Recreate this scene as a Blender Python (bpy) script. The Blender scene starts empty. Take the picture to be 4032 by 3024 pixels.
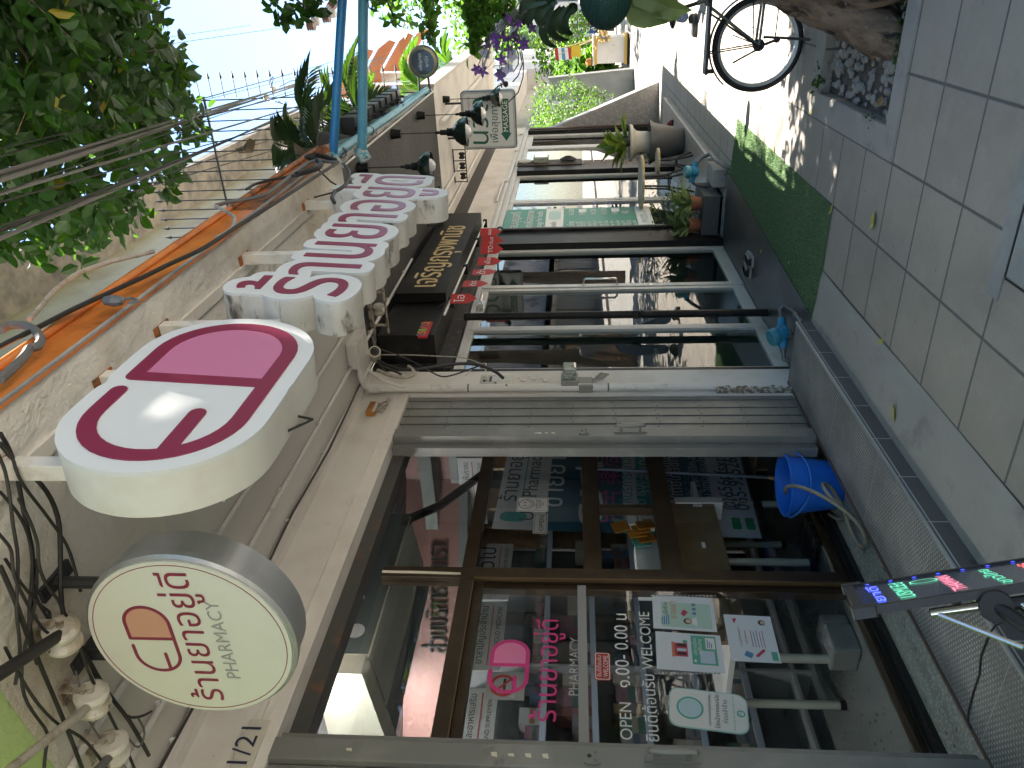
import bpy, math, random
import numpy as np
from mathutils import Vector, Matrix, geometry
random.seed(7); RNG = np.random.default_rng(7)
SC = bpy.context.scene; COL = SC.collection
PI = math.pi; rad = math.radians

# ---------------------------------------------------------------- camera, sky, sun, exposure
H = 1.5; FOC = 3000.0                       # eye height (m), focal length in photo pixels (photo 4032 x 3024)
YAW, PITCH, ROLL = rad(28.16), rad(4.74), rad(-0.39)
_f = np.array([math.cos(YAW)*math.cos(PITCH), math.sin(YAW)*math.cos(PITCH), math.sin(PITCH)])
_r = np.array([math.sin(YAW), -math.cos(YAW), 0.0]); _u = np.cross(_r, _f)
RT = math.cos(ROLL)*_r + math.sin(ROLL)*_u; UP = -math.sin(ROLL)*_r + math.cos(ROLL)*_u
ROT = np.array([RT, UP, _f]); CAM = np.array([0.0, 0.0, H])
cd = bpy.data.cameras.new('camera'); cam = bpy.data.objects.new('camera', cd); COL.objects.link(cam)
cd.sensor_fit = 'HORIZONTAL'; cd.sensor_width = 36.0; cd.lens = FOC/4032*36.0; cd.clip_start = 0.05; cd.clip_end = 500
cx, cy, cz = -UP, RT, -_f                   # the phone was held on its side: picture right = world down
cam.matrix_world = Matrix(((cx[0], cy[0], cz[0], 0), (cx[1], cy[1], cz[1], 0), (cx[2], cy[2], cz[2], H), (0, 0, 0, 1)))
SC.camera = cam
SUN = Vector((0.32, -0.15, 0.935)).normalized()   # towards the sun
W = bpy.data.worlds.new('World'); SC.world = W; W.use_nodes = True
_nt = W.node_tree; _bg = _nt.nodes['Background']
_sky = _nt.nodes.new('ShaderNodeTexSky'); _sky.sky_type = 'NISHITA'; _sky.sun_disc = False
_sky.sun_elevation = math.asin(SUN.z); _sky.sun_rotation = math.atan2(SUN.x, SUN.y); _sky.dust_density = .6; _sky.air_density = 1.0; _sky.ozone_density = 3.0
_nt.links.new(_sky.outputs[0], _bg.inputs[0]); _bg.inputs[1].default_value = 0.051
_l = bpy.data.lights.new('sun', 'SUN'); _l.energy = 3.7; _l.angle = rad(0.5); _l.color = (1.0, 0.93, 0.82)
_so = bpy.data.objects.new('sun', _l); COL.objects.link(_so); _so.rotation_euler = SUN.to_track_quat('Z', 'Y').to_euler()
SC.view_settings.view_transform = 'Standard'; SC.view_settings.look = 'None'; SC.view_settings.gamma = 1.0
SC.view_settings.use_curve_mapping = False; SC.view_settings.exposure = 3.12
SC.render.engine = 'CYCLES'; SC.cycles.max_bounces = 8; SC.cycles.transparent_max_bounces = 24
SC.cycles.use_denoising = True; SC.cycles.caustics_reflective = False; SC.cycles.caustics_refractive = False
SC.cycles.sample_clamp_indirect = 6.0

# ---------------------------------------------------------------- photo pixel -> point on a real plane
def ray(p):
    u, v = 1512 - p[1], p[0] - 2016
    return ROT.T @ np.array([u, -v, FOC])
def onZ(p, z=0.0):
    d = ray(p); return CAM + d*(z-H)/d[2]
def onY(p, y):
    d = ray(p); return CAM + d*y/d[1]
def onX(p, x):
    d = ray(p); return CAM + d*x/d[0]
def onPl(p, p0, n):
    d = ray(p); n = np.array(n, float); return CAM + d*(np.dot(np.array(p0)-CAM, n)/np.dot(d, n))
def ZM(ox, oy, s=1008/1659): return lambda x, y: (ox+x*s, oy+y*s)
D = ZM(0, 0, 4032/2212)

# ---------------------------------------------------------------- object helpers
def link(o): COL.objects.link(o); return o
def tag(o, label=None, cat=None, group=None, kind=None):
    if label: o['label'] = label
    if cat: o['category'] = cat
    if group: o['group'] = group
    if kind: o['kind'] = kind
    return o
def adopt(o, p):
    o.parent = p
    if p.parent is None and p.type == 'EMPTY': o.matrix_parent_inverse = Matrix.Translation(p.location).inverted()
def thing(name, label, cat, loc=(0, 0, 0), group=None):
    o = link(bpy.data.objects.new(name, None)); o.empty_display_size = 0.1; o.location = loc
    return tag(o, label, cat, group)
def dup(root, delta=(0, 0, 0), label=None, rotz=0.0, scale=1.0, group=None):
    r = link(root.copy()); r.location = Vector(root.location) + Vector(delta)
    if rotz: r.rotation_euler.z += rotz
    if scale != 1.0: r.scale = Vector(root.scale)*scale
    if label: r['label'] = label
    if group: r['group'] = group
    for ch in root.children:
        c = link(ch.copy()); c.parent = r; c.matrix_parent_inverse = ch.matrix_parent_inverse.copy()
        for g in ch.children:
            q = link(g.copy()); q.parent = c
    return r

class B:
    def __init__(s): s.v = []; s.f = []; s.m = []; s.n = 0
    def add(s, V, F, m=0):
        V = np.asarray(V, float).reshape(-1, 3); s.v.append(V); k = s.n; s.n += len(V)
        for f in F: s.f.append([i+k for i in f]); s.m.append(m)
        return s
    def box(s, x0, x1, y0, y1, z0, z1, m=0):
        V = [(x, y, z) for z in (z0, z1) for y in (y0, y1) for x in (x0, x1)]
        return s.add(V, [(0, 2, 3, 1), (4, 5, 7, 6), (0, 1, 5, 4), (2, 6, 7, 3), (0, 4, 6, 2), (1, 3, 7, 5)], m)
    def obox(s, c, ax, ay, az, m=0):        # centre and three half-axis vectors
        c, ax, ay, az = (np.array(q, float) for q in (c, ax, ay, az))
        V = [c + i*ax + j*ay + k*az for k in (-1, 1) for j in (-1, 1) for i in (-1, 1)]
        return s.add(V, [(0, 2, 3, 1), (4, 5, 7, 6), (0, 1, 5, 4), (2, 6, 7, 3), (0, 4, 6, 2), (1, 3, 7, 5)], m)
    def bar(s, p0, p1, w, h, up=(0, 0, 1), m=0):
        p0, p1, up = (np.array(q, float) for q in (p0, p1, up)); d = p1-p0; L = np.linalg.norm(d); d /= L
        a = np.cross(d, up); a /= np.linalg.norm(a); b = np.cross(a, d)
        return s.obox((p0+p1)/2, d*L/2, a*w/2, b*h/2, m)
    def quad(s, *P, m=0): return s.add(P, [tuple(range(len(P)))], m)
    def tube(s, P, r, n=8, m=0, caps=True):
        P = [np.array(p, float) for p in P]; N = len(P); rs = r if hasattr(r, '__len__') else [r]*N
        V = []; t0 = None
        for i in range(N):
            t = P[min(i+1, N-1)]-P[max(i-1, 0)]; t = t/(np.linalg.norm(t)+1e-12)
            if t0 is None:
                a = np.cross(t, (0, 0, 1) if abs(t[2]) < .9 else (1, 0, 0)); a /= np.linalg.norm(a)
            else:
                a = a - t*np.dot(a, t); a /= (np.linalg.norm(a)+1e-12)
            b = np.cross(t, a); t0 = t
            for k in range(n):
                q = 2*PI*k/n; V.append(P[i]+rs[i]*(math.cos(q)*a+math.sin(q)*b))
        F = [(i*n+k, i*n+(k+1) % n, (i+1)*n+(k+1) % n, (i+1)*n+k) for i in range(N-1) for k in range(n)]
        if caps: F += [tuple(range(n-1, -1, -1)), tuple((N-1)*n+k for k in range(n))]
        return s.add(V, F, m)
    def lathe(s, o, prof, n=24, ax=(0, 0, 1), m=0, a0=0, a1=2*PI, wob=None):
        ax = np.array(ax, float); ax /= np.linalg.norm(ax); o = np.array(o, float)
        a = np.cross(ax, (0, 0, 1) if abs(ax[2]) < .9 else (1, 0, 0)); a /= np.linalg.norm(a); b = np.cross(ax, a)
        full = abs(a1-a0-2*PI) < 1e-6; K = n if full else n+1; V = []
        for (r, z) in prof:
            for k in range(K):
                q = a0+(a1-a0)*k/n; rr = r*(wob(q, r, z) if wob else 1)
                V.append(o+ax*z+rr*(math.cos(q)*a+math.sin(q)*b))
        F = []
        for i in range(len(prof)-1):
            for k in range(n):
                k2 = (k+1) % K; F.append((i*K+k, i*K+k2, (i+1)*K+k2, (i+1)*K+k))
        return s.add(V, F, m)
    def ball(s, c, r, n=12, m=0, sx=1, sy=1, sz=1):
        V = []; F = []; R = n//2
        for i in range(R+1):
            t = PI*i/R
            for k in range(n):
                q = 2*PI*k/n; V.append((c[0]+r*sx*math.sin(t)*math.cos(q), c[1]+r*sy*math.sin(t)*math.sin(q), c[2]+r*sz*math.cos(t)))
        for i in range(R):
            for k in range(n): F.append((i*n+k, (i+1)*n+k, (i+1)*n+(k+1) % n, i*n+(k+1) % n))
        return s.add(V, F, m)
    def shape(s, sh, fr, d=0.0, m=0, lift=0.0, side=None):   # flat shape in a frame (origin, ux, uz, normal), d thick behind its face
        V2, T, E = sh; o, ux, uz, n = (np.array(q, float) for q in fr)
        Fv = [o+ux*p[0]+uz*p[1]+n*lift for p in V2]; s.add(Fv, T, m)
        if d > 0:
            s.add([q-n*d for q in Fv], [t[::-1] for t in T], m if side is None else side)
            N = len(V2); s.add(Fv+[q-n*d for q in Fv], [(b, a, a+N, b+N) for a, b in E], m if side is None else side)
        return s
    def build(s, name, mats, parent=None, smooth=False, bevel=0.0):
        me = bpy.data.meshes.new(name); V = np.concatenate(s.v) if s.v else np.zeros((0, 3))
        me.from_pydata(V.tolist(), [], s.f)
        for q in (mats if isinstance(mats, (list, tuple)) else [mats]): me.materials.append(q)
        me.polygons.foreach_set('material_index', np.array(s.m, dtype=np.int32))
        if smooth:
            me.polygons.foreach_set('use_smooth', [True]*len(me.polygons)); me.set_sharp_from_angle(angle=rad(40))
        me.update(); o = link(bpy.data.objects.new(name, me))
        if parent is not None: adopt(o, parent)
        if bevel > 0:
            b = o.modifiers.new('bevel', 'BEVEL'); b.width = bevel; b.segments = 2; b.limit_method = 'ANGLE'; b.angle_limit = rad(50)
        return o

def arc(c, r, a0, a1, n=14): return [(c[0]+r*math.cos(rad(a0+(a1-a0)*i/n)), c[1]+r*math.sin(rad(a0+(a1-a0)*i/n))) for i in range(n+1)]
def circ(c, r, n=16): return [(c[0]+r*math.cos(2*PI*i/n), c[1]+r*math.sin(2*PI*i/n)) for i in range(n)]
def rrect(x0, x1, y0, y1, r, n=5):
    return arc((x1-r, y1-r), r, 0, 90, n)+arc((x0+r, y1-r), r, 90, 180, n)+arc((x0+r, y0+r), r, 180, 270, n)+arc((x1-r, y0+r), r, 270, 360, n)
def _area(l):
    a = np.array(l); x, y = a[:, 0], a[:, 1]; return 0.5*np.sum(x*np.roll(y, -1)-np.roll(x, -1)*y)
def flat(loops, grow=0.0):
    """union (non-zero winding) of closed loops, optionally grown with round corners -> (verts, tris, boundary edges)"""
    L = [list(l) for l in loops if len(l) > 2]
    if grow > 0:
        ex = []
        for l in L:
            for i, p in enumerate(l):
                q = l[(i+1) % len(l)]; dx, dy = q[0]-p[0], q[1]-p[1]; n = math.hypot(dx, dy)
                if n < 1e-9: continue
                nx, ny = -dy/n*grow, dx/n*grow
                ex.append([(p[0]-nx, p[1]-ny), (q[0]-nx, q[1]-ny), (q[0]+nx, q[1]+ny), (p[0]+nx, p[1]+ny)])
                ex.append(circ(p, grow, 14))
        L = L+ex
    V = []; E = []
    for l in L:
        k = len(V); V += [Vector((float(a), float(b))) for a, b in l]; E += [(k+i, k+(i+1) % len(l)) for i in range(len(l))]
    sc = max(max(abs(v.x), abs(v.y)) for v in V)
    ov, oe, of, *_ = geometry.delaunay_2d_cdt(V, E, [], 0, 1e-6*max(sc, .01))
    A = np.array([[v.x, v.y] for v in ov]); T = np.array([list(f) for f in of])
    c = A[T].mean(1); w = np.zeros(len(T))
    for l in L:
        p = np.array(l); q = np.roll(p, -1, 0)
        for (a, b) in zip(p, q):
            if a[1] == b[1]: continue
            lo, hi = min(a[1], b[1]), max(a[1], b[1]); msk = (c[:, 1] >= lo) & (c[:, 1] < hi)
            xx = a[0]+(c[:, 1]-a[1])*(b[0]-a[0])/(b[1]-a[1]); msk &= c[:, 0] < xx
            w[msk] += 1 if b[1] > a[1] else -1
    K = T[np.abs(w) > 0.5]; S = set(); edges = {}
    for t in K:
        for i in range(3): edges[(int(t[i]), int(t[(i+1) % 3]))] = 1
    bd = [e for e in edges if (e[1], e[0]) not in edges]
    tris = []
    for t in K:
        p, q, r = A[t]; tris.append(tuple(int(i) for i in (t if (q[0]-p[0])*(r[1]-p[1])-(q[1]-p[1])*(r[0]-p[0]) > 0 else t[::-1])))
    edges = set((t[i], t[(i+1) % 3]) for t in tris for i in range(3)); bd = [e for e in edges if (e[1], e[0]) not in edges]
    return ([tuple(p) for p in A], tris, bd)
def clean(sh, step, smooth=2):
    """the same flat shape with its outline resampled evenly, so its edge shades smoothly"""
    V2, T, E = sh; nx = dict(E); left = set(nx); loops = []
    while left:
        st = left.pop(); l = [st]; c = nx[st]
        while c != st and c in left: left.discard(c); l.append(c); c = nx[c]
        P = np.array([V2[i] for i in l]); Q = np.vstack([P, P[:1]]); d = np.r_[0, np.cumsum(np.linalg.norm(np.diff(Q, axis=0), axis=1))]
        if d[-1] < step*4: continue
        n = max(12, int(d[-1]/step)); u = np.linspace(0, d[-1], n, endpoint=False); R = np.column_stack([np.interp(u, d, Q[:, k]) for k in (0, 1)])
        for _ in range(smooth): R = (np.roll(R, 1, 0)+2*R+np.roll(R, -1, 0))/4
        loops.append([tuple(p) for p in R])
    return flat(loops)
def stroke(pts, r, closed=False):
    out = []; n = len(pts)
    for i in range(n if closed else n-1):
        p, q = pts[i], pts[(i+1) % n]; dx, dy = q[0]-p[0], q[1]-p[1]; k = math.hypot(dx, dy)
        if k < 1e-9: continue
        nx, ny = -dy/k*r, dx/k*r; out.append([(p[0]-nx, p[1]-ny), (q[0]-nx, q[1]-ny), (q[0]+nx, q[1]+ny), (p[0]+nx, p[1]+ny)])
    return out+[circ(p, r, 12) for p in pts]
_TC = {}
def text_loops(s, bold=0.0, res=3):
    k = (s, bold, res)
    if k in _TC: return _TC[k]
    c = bpy.data.curves.new('t', 'FONT'); c.body = s; c.size = 1.0; c.resolution_u = res; c.fill_mode = 'NONE'; c.offset = bold
    o = bpy.data.objects.new('t', c); me = o.to_mesh(); nb = {}
    co = [(v.co.x, v.co.y) for v in me.vertices]
    for e in me.edges:
        a, b = e.vertices; nb.setdefault(a, []).append(b); nb.setdefault(b, []).append(a)
    loops = []; seen = set()
    for st in sorted(nb):
        if st in seen: continue
        l = [st]; seen.add(st); cur = nb[st][1] if len(nb[st]) > 1 and nb[st][1] == st+1 else nb[st][0]; prev = st
        while cur != st and cur not in seen:
            l.append(cur); seen.add(cur); nx = [q for q in nb[cur] if q != prev]; prev = cur; cur = nx[0] if nx else st
        loops.append([co[i] for i in l])
    o.to_mesh_clear(); bpy.data.objects.remove(o); bpy.data.curves.remove(c)
    if loops:
        big = max(loops, key=lambda l: abs(_area(l)))
        if _area(big) < 0: loops = [l[::-1] for l in loops]
    _TC[k] = loops; return loops
def fit_loops(loops, w=None, h=None, at=(0, 0), bbox=False, align=0.0):
    P = np.concatenate([np.array(l) for l in loops]); lo, hi = P.min(0), P.max(0)
    sx = w/(hi[0]-lo[0]) if w else None; sy = (h/(hi[1]-lo[1]) if bbox else h) if h else None
    sx = sx or sy; sy = sy or sx; oy = lo[1] if bbox else 0.0
    ww = (hi[0]-lo[0])*sx
    return [[(at[0]-align*ww+(p[0]-lo[0])*sx, at[1]+(p[1]-oy)*sy) for p in l] for l in loops]
def words(b, s, A, Bp, fr, m=0, h=None, bold=0.0, lift=0.002, d=0.0, res=3, grow=0.0):
    """letter a line of text whose baseline runs from point A to point B inside the frame"""
    o, ux, uz, n = (np.array(q, float) for q in fr)
    a = np.array([np.dot(A-o, ux), np.dot(A-o, uz)]); c = np.array([np.dot(Bp-o, ux), np.dot(Bp-o, uz)])
    w = np.linalg.norm(c-a); t = (c-a)/w; L = fit_loops(text_loops(s, bold, res), w=w, h=h)
    L = [[(a[0]+p[0]*t[0]-p[1]*t[1], a[1]+p[0]*t[1]+p[1]*t[0]) for p in l] for l in L]
    b.shape(flat(L, grow), fr, d=d, m=m, lift=lift)
def FY(y): return ((0, y, 0), (1, 0, 0), (0, 0, 1), (0, -1, 0))          # faces the street
def FX(x): return ((x, 0, 0), (0, -1, 0), (0, 0, 1), (-1, 0, 0))         # faces along the street, towards the viewer
# ---------------------------------------------------------------- materials
def _pos(nt, stretch=None):
    g = nt.nodes.new('ShaderNodeNewGeometry').outputs['Position']
    if stretch:
        v = nt.nodes.new('ShaderNodeVectorMath'); v.operation = 'MULTIPLY'; nt.links.new(g, v.inputs[0]); v.inputs[1].default_value = stretch; g = v.outputs[0]
    return g
def _noise(nt, vec, scale, detail=5, rough=.6):
    n = nt.nodes.new('ShaderNodeTexNoise'); n.inputs['Scale'].default_value = scale; n.inputs['Detail'].default_value = detail; n.inputs['Roughness'].default_value = rough
    nt.links.new(vec, n.inputs['Vector']); return n.outputs['Fac']
def _ramp(nt, fac, lo, hi):
    n = nt.nodes.new('ShaderNodeMapRange'); n.inputs[1].default_value = lo; n.inputs[2].default_value = hi; n.clamp = True
    nt.links.new(fac, n.inputs[0]); return n.outputs[0]
def _mix(nt, fac, a, b):
    n = nt.nodes.new('ShaderNodeMix'); n.data_type = 'RGBA'
    if hasattr(fac, 'links'): nt.links.new(fac, n.inputs['Factor'])
    else: n.inputs['Factor'].default_value = fac
    for s, v in ((n.inputs['A'], a), (n.inputs['B'], b)):
        if hasattr(v, 'links'): nt.links.new(v, s)
        else: s.default_value = (*v, 1)
    return n.outputs['Result']
def _math(nt, op, a, b=None, c=None):
    n = nt.nodes.new('ShaderNodeMath'); n.operation = op
    for i, v in enumerate((a, b, c)):
        if v is None: continue
        if hasattr(v, 'links'): nt.links.new(v, n.inputs[i])
        else: n.inputs[i].default_value = v
    return n.outputs[0]
def M(name, c, rough=.6, metal=0.0, var=(), bump=(), spec=.5, coat=0.0, trans=0.0):
    """var: (colour, scale, lo, hi[, stretch]) layers of stain or wear; bump: (scale, strength[, stretch]) layers"""
    m = bpy.data.materials.new(name); m.use_nodes = True; nt = m.node_tree; p = nt.nodes['Principled BSDF']
    p.inputs['Roughness'].default_value = rough; p.inputs['Metallic'].default_value = metal; p.inputs['Specular IOR Level'].default_value = spec
    p.inputs['Coat Weight'].default_value = coat; p.inputs['Base Color'].default_value = (*c, 1)
    cur = c
    for v in var:
        f = _ramp(nt, _noise(nt, _pos(nt, v[4] if len(v) > 4 else None), v[1]), v[2], v[3]); cur = _mix(nt, f, cur, v[0])
    if var: nt.links.new(cur, p.inputs['Base Color'])
    last = None
    for q in bump:
        bn = nt.nodes.new('ShaderNodeBump'); bn.inputs['Strength'].default_value = q[1]; bn.inputs['Distance'].default_value = .02
        nt.links.new(_noise(nt, _pos(nt, q[2] if len(q) > 2 else None), q[0], 6), bn.inputs['Height'])
        if last: nt.links.new(last, bn.inputs['Normal'])
        last = bn.outputs[0]
    if last: nt.links.new(last, p.inputs['Normal'])
    return m
def glassy(name, tint=(.86, .9, .88), boost=1.0, rough=0.0, ior=1.5):
    m = bpy.data.materials.new(name); m.use_nodes = True; nt = m.node_tree; nt.nodes.remove(nt.nodes['Principled BSDF']); out = nt.nodes['Material Output']
    t = nt.nodes.new('ShaderNodeBsdfTransparent'); t.inputs[0].default_value = (*tint, 1)
    g = nt.nodes.new('ShaderNodeBsdfGlossy'); g.inputs['Roughness'].default_value = rough; g.inputs['Color'].default_value = (1, 1, 1, 1)
    f = nt.nodes.new('ShaderNodeFresnel'); f.inputs[0].default_value = ior
    k = _math(nt, 'MULTIPLY', f.outputs[0], boost); k = _math(nt, 'MINIMUM', k, 1.0); gb_ = nt.nodes.new('ShaderNodeNewGeometry'); k = _math(nt, 'MULTIPLY', k, _math(nt, 'SUBTRACT', 1.0, gb_.outputs['Backfacing']))   # the far face of a pane adds no second mirror
    x = nt.nodes.new('ShaderNodeMixShader'); nt.links.new(k, x.inputs[0]); nt.links.new(t.outputs[0], x.inputs[1]); nt.links.new(g.outputs[0], x.inputs[2])
    nt.links.new(x.outputs[0], out.inputs[0]); return m
def leafy(name, c1, c2, trans=.45, rough=.45, yellow=None):
    m = bpy.data.materials.new(name); m.use_nodes = True; nt = m.node_tree; p = nt.nodes['Principled BSDF']; out = nt.nodes['Material Output']
    g = nt.nodes.new('ShaderNodeNewGeometry'); r = g.outputs['Random Per Island']
    col = _mix(nt, r, c1, c2)
    if yellow: col = _mix(nt, _math(nt, 'GREATER_THAN', r, .985), col, yellow)
    nt.links.new(col, p.inputs['Base Color']); p.inputs['Roughness'].default_value = rough
    t = nt.nodes.new('ShaderNodeBsdfTranslucent'); tc = _mix(nt, .5, col, (.16, .36, .01)); nt.links.new(tc, t.inputs[0])
    x = nt.nodes.new('ShaderNodeMixShader'); x.inputs[0].default_value = trans
    nt.links.new(p.outputs[0], x.inputs[1]); nt.links.new(t.outputs[0], x.inputs[2]); nt.links.new(x.outputs[0], out.inputs[0]); return m
def lamp(name, c, e):
    m = bpy.data.materials.new(name); m.use_nodes = True; p = m.node_tree.nodes['Principled BSDF']
    p.inputs['Base Color'].default_value = (*c, 1); p.inputs['Emission Color'].default_value = (*c, 1); p.inputs['Emission Strength'].default_value = e; return m
def tiled(name, base, grout, px, py, x0, y0, gw, var=.25, stain=(.3, .28, .25), axes=(0, 1), rough=.75, bump=.4, noise=6.0):
    """slabs laid on a square grid with sunk joints, each slab its own tone"""
    m = bpy.data.materials.new(name); m.use_nodes = True; nt = m.node_tree; p = nt.nodes['Principled BSDF']; p.inputs['Roughness'].default_value = rough
    s = nt.nodes.new('ShaderNodeSeparateXYZ'); nt.links.new(_pos(nt), s.inputs[0]); ed = []; ids = []
    for k, per, o in ((axes[0], px, x0), (axes[1], py, y0)):
        q = _math(nt, 'DIVIDE', _math(nt, 'SUBTRACT', s.outputs[k], o), per); f = _math(nt, 'FRACT', q); ids.append(_math(nt, 'FLOOR', q))
        e = _math(nt, 'MULTIPLY', _math(nt, 'MINIMUM', f, _math(nt, 'SUBTRACT', 1.0, f)), per); ed.append(e)
    d = _math(nt, 'MINIMUM', ed[0], ed[1])
    wob = _math(nt, 'MULTIPLY', _math(nt, 'SUBTRACT', _noise(nt, _pos(nt), 30), .5), gw*.5)
    joint = _ramp(nt, _math(nt, 'ADD', d, wob), gw*.35, gw*.75)       # 0 in the joint, 1 on the slab
    cv = nt.nodes.new('ShaderNodeCombineXYZ'); nt.links.new(ids[0], cv.inputs[0]); nt.links.new(ids[1], cv.inputs[1])
    wn = nt.nodes.new('ShaderNodeTexWhiteNoise'); nt.links.new(cv.outputs[0], wn.inputs['Vector'])
    tone = _mix(nt, _math(nt, 'MULTIPLY', wn.outputs['Value'], var), base, tuple(q*.72 for q in base))
    tone = _mix(nt, _math(nt, 'MULTIPLY', _ramp(nt, _noise(nt, _pos(nt), 1.3, 8), .42, .72), .75), tone, stain)
    tone = _mix(nt, _math(nt, 'MULTIPLY', _ramp(nt, _noise(nt, _pos(nt), 3.1, 9, .7), .48, .70), .55), tone, tuple(q*.66 for q in base))
    tone = _mix(nt, _math(nt, 'MULTIPLY', _ramp(nt, _noise(nt, _pos(nt), 5.3, 7, .65), .52, .72), .35), tone, tuple(min(1, q*1.28) for q in base))
    tone = _mix(nt, _math(nt, 'MULTIPLY', _ramp(nt, _noise(nt, _pos(nt), noise*8, 3), .35, .8), .25), tone, tuple(q*.7 for q in base))
    tone = _mix(nt, _ramp(nt, _noise(nt, _pos(nt), 11, 2, .4), .74, .78), tone, tuple(q*.55 for q in base))
    nt.links.new(_mix(nt, joint, grout, tone), p.inputs['Base Color'])
    hgt = _math(nt, 'ADD', _math(nt, 'MULTIPLY', joint, 1.0), _math(nt, 'MULTIPLY', _noise(nt, _pos(nt), 90, 4), .12))
    bn = nt.nodes.new('ShaderNodeBump'); bn.inputs['Strength'].default_value = bump; bn.inputs['Distance'].default_value = .008
    nt.links.new(hgt, bn.inputs['Height']); nt.links.new(bn.outputs[0], p.inputs['Normal']); return m
def chips(name, base, cols, scale, rough=.4, dark=None):
    """terrazzo: voronoi chips in a cement matrix"""
    m = bpy.data.materials.new(name); m.use_nodes = True; nt = m.node_tree; p = nt.nodes['Principled BSDF']; p.inputs['Roughness'].default_value = rough
    v = nt.nodes.new('ShaderNodeTexVoronoi'); v.inputs['Scale'].default_value = scale; nt.links.new(_pos(nt), v.inputs['Vector'])
    s = nt.nodes.new('ShaderNodeSeparateColor'); nt.links.new(v.outputs['Color'], s.inputs[0])
    body = _math(nt, 'LESS_THAN', v.outputs['Distance'], .42); c = _mix(nt, s.outputs[0], cols[0], cols[1])
    c = _mix(nt, _math(nt, 'GREATER_THAN', s.outputs[1], .8), c, cols[2]); c = _mix(nt, _math(nt, 'MULTIPLY', body, .75), base, c)
    v2 = nt.nodes.new('ShaderNodeTexVoronoi'); v2.inputs['Scale'].default_value = scale*.28; nt.links.new(_pos(nt, (1, 1.6, 1)), v2.inputs['Vector'])
    s2 = nt.nodes.new('ShaderNodeSeparateColor'); nt.links.new(v2.outputs['Color'], s2.inputs[0])
    k = _math(nt, 'MULTIPLY', _math(nt, 'LESS_THAN', v2.outputs['Distance'], .17), _math(nt, 'GREATER_THAN', s2.outputs[2], .45))
    c = _mix(nt, k, c, (.02, .022, .025)); c = _mix(nt, _math(nt, 'MULTIPLY', _ramp(nt, _noise(nt, _pos(nt), 2.2), .4, .8), .5), c, (.2, .19, .17))
    nt.links.new(c, p.inputs['Base Color']); return m
def studded(name):
    """dark anti-slip tile with rows of small pale studs"""
    m = bpy.data.materials.new(name); m.use_nodes = True; nt = m.node_tree; p = nt.nodes['Principled BSDF']; p.inputs['Roughness'].default_value = .55
    s = nt.nodes.new('ShaderNodeSeparateXYZ'); nt.links.new(_pos(nt), s.inputs[0]); pit = .0165
    r = _math(nt, 'FLOOR', _math(nt, 'DIVIDE', s.outputs[1], pit)); off = _math(nt, 'MULTIPLY', _math(nt, 'MODULO', r, 2.0), .5)
    fx = _math(nt, 'SUBTRACT', _math(nt, 'FRACT', _math(nt, 'ADD', _math(nt, 'DIVIDE', s.outputs[0], pit*1.15), off)), .5)
    fy = _math(nt, 'SUBTRACT', _math(nt, 'FRACT', _math(nt, 'DIVIDE', s.outputs[1], pit)), .5)
    d = _math(nt, 'SQRT', _math(nt, 'ADD', _math(nt, 'MULTIPLY', fx, fx), _math(nt, 'MULTIPLY', fy, fy)))
    dot = _math(nt, 'SUBTRACT', 1.0, _ramp(nt, d, .17, .27)); wear = _ramp(nt, _noise(nt, _pos(nt), 5), .3, .6)
    base = _mix(nt, _ramp(nt, _noise(nt, _pos(nt), 3.5, 8), .35, .7), (.15, .142, .132), (.26, .248, .232))
    base = _mix(nt, _math(nt, 'MULTIPLY', _ramp(nt, _noise(nt, _pos(nt), 60, 3), .4, .7), .6), base, (.09, .088, .085))
    jx = _math(nt, 'LESS_THAN', _math(nt, 'FRACT', _math(nt, 'DIVIDE', _math(nt, 'ADD', s.outputs[0], 100.17), .6)), .006)
    base = _mix(nt, _math(nt, 'MULTIPLY', jx, .7), base, (.4, .4, .38))
    nt.links.new(_mix(nt, _math(nt, 'MULTIPLY', dot, _math(nt, 'MULTIPLY', wear, .8)), base, (.55, .56, .55)), p.inputs['Base Color'])
    bn = nt.nodes.new('ShaderNodeBump'); bn.inputs['Strength'].default_value = .6; bn.inputs['Distance'].default_value = .002
    nt.links.new(dot, bn.inputs['Height']); nt.links.new(bn.outputs[0], p.inputs['Normal']); return m

PAVE = tiled('paving_slab', (.33, .295, .255), (.10, .098, .095), .367, .397, 3.04-36.7, .46-39.7, .011, .55, (.30, .275, .235))
APRON = M('concrete_apron', (.31, .29, .265), .8, var=[((.34, .325, .3), 3, .45, .75), ((.15, .14, .13), 5, .55, .8)], bump=[(40, .25), (7, .3)])
STUD = studded('anti_slip_tile')
RISER = tiled('step_riser_tile', (.125, .115, .112), (.5, .5, .48), .308, .4, .05-30.8, .1, .005, .25, (.15, .14, .135), axes=(0, 2), rough=.45, bump=.1, noise=3)
TILE3 = tiled('shop_step_tile', (.42, .37, .32), (.2, .18, .16), .6, .3, .1, .05-30, .006, .2, (.35, .3, .26), rough=.35, bump=.1)
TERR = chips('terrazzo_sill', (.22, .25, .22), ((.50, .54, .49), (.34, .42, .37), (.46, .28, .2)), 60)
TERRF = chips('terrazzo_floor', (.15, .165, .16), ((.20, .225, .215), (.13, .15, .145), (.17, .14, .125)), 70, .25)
PLAST = M('rough_plaster', (.72, .675, .61), .85, var=[((.52, .44, .34), 1.6, .50, .70), ((.80, .77, .72), 4, .5, .7), ((.26, .22, .18), 6, .66, .78)], bump=[(7, .9), (30, .6)])
PAINT = M('cream_painted_beam', (.70, .665, .615), .75, var=[((.60, .55, .50), 2.3, .45, .7), ((.33, .29, .26), 14, .7, .78)], bump=[(8, .35), (45, .22)])
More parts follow.
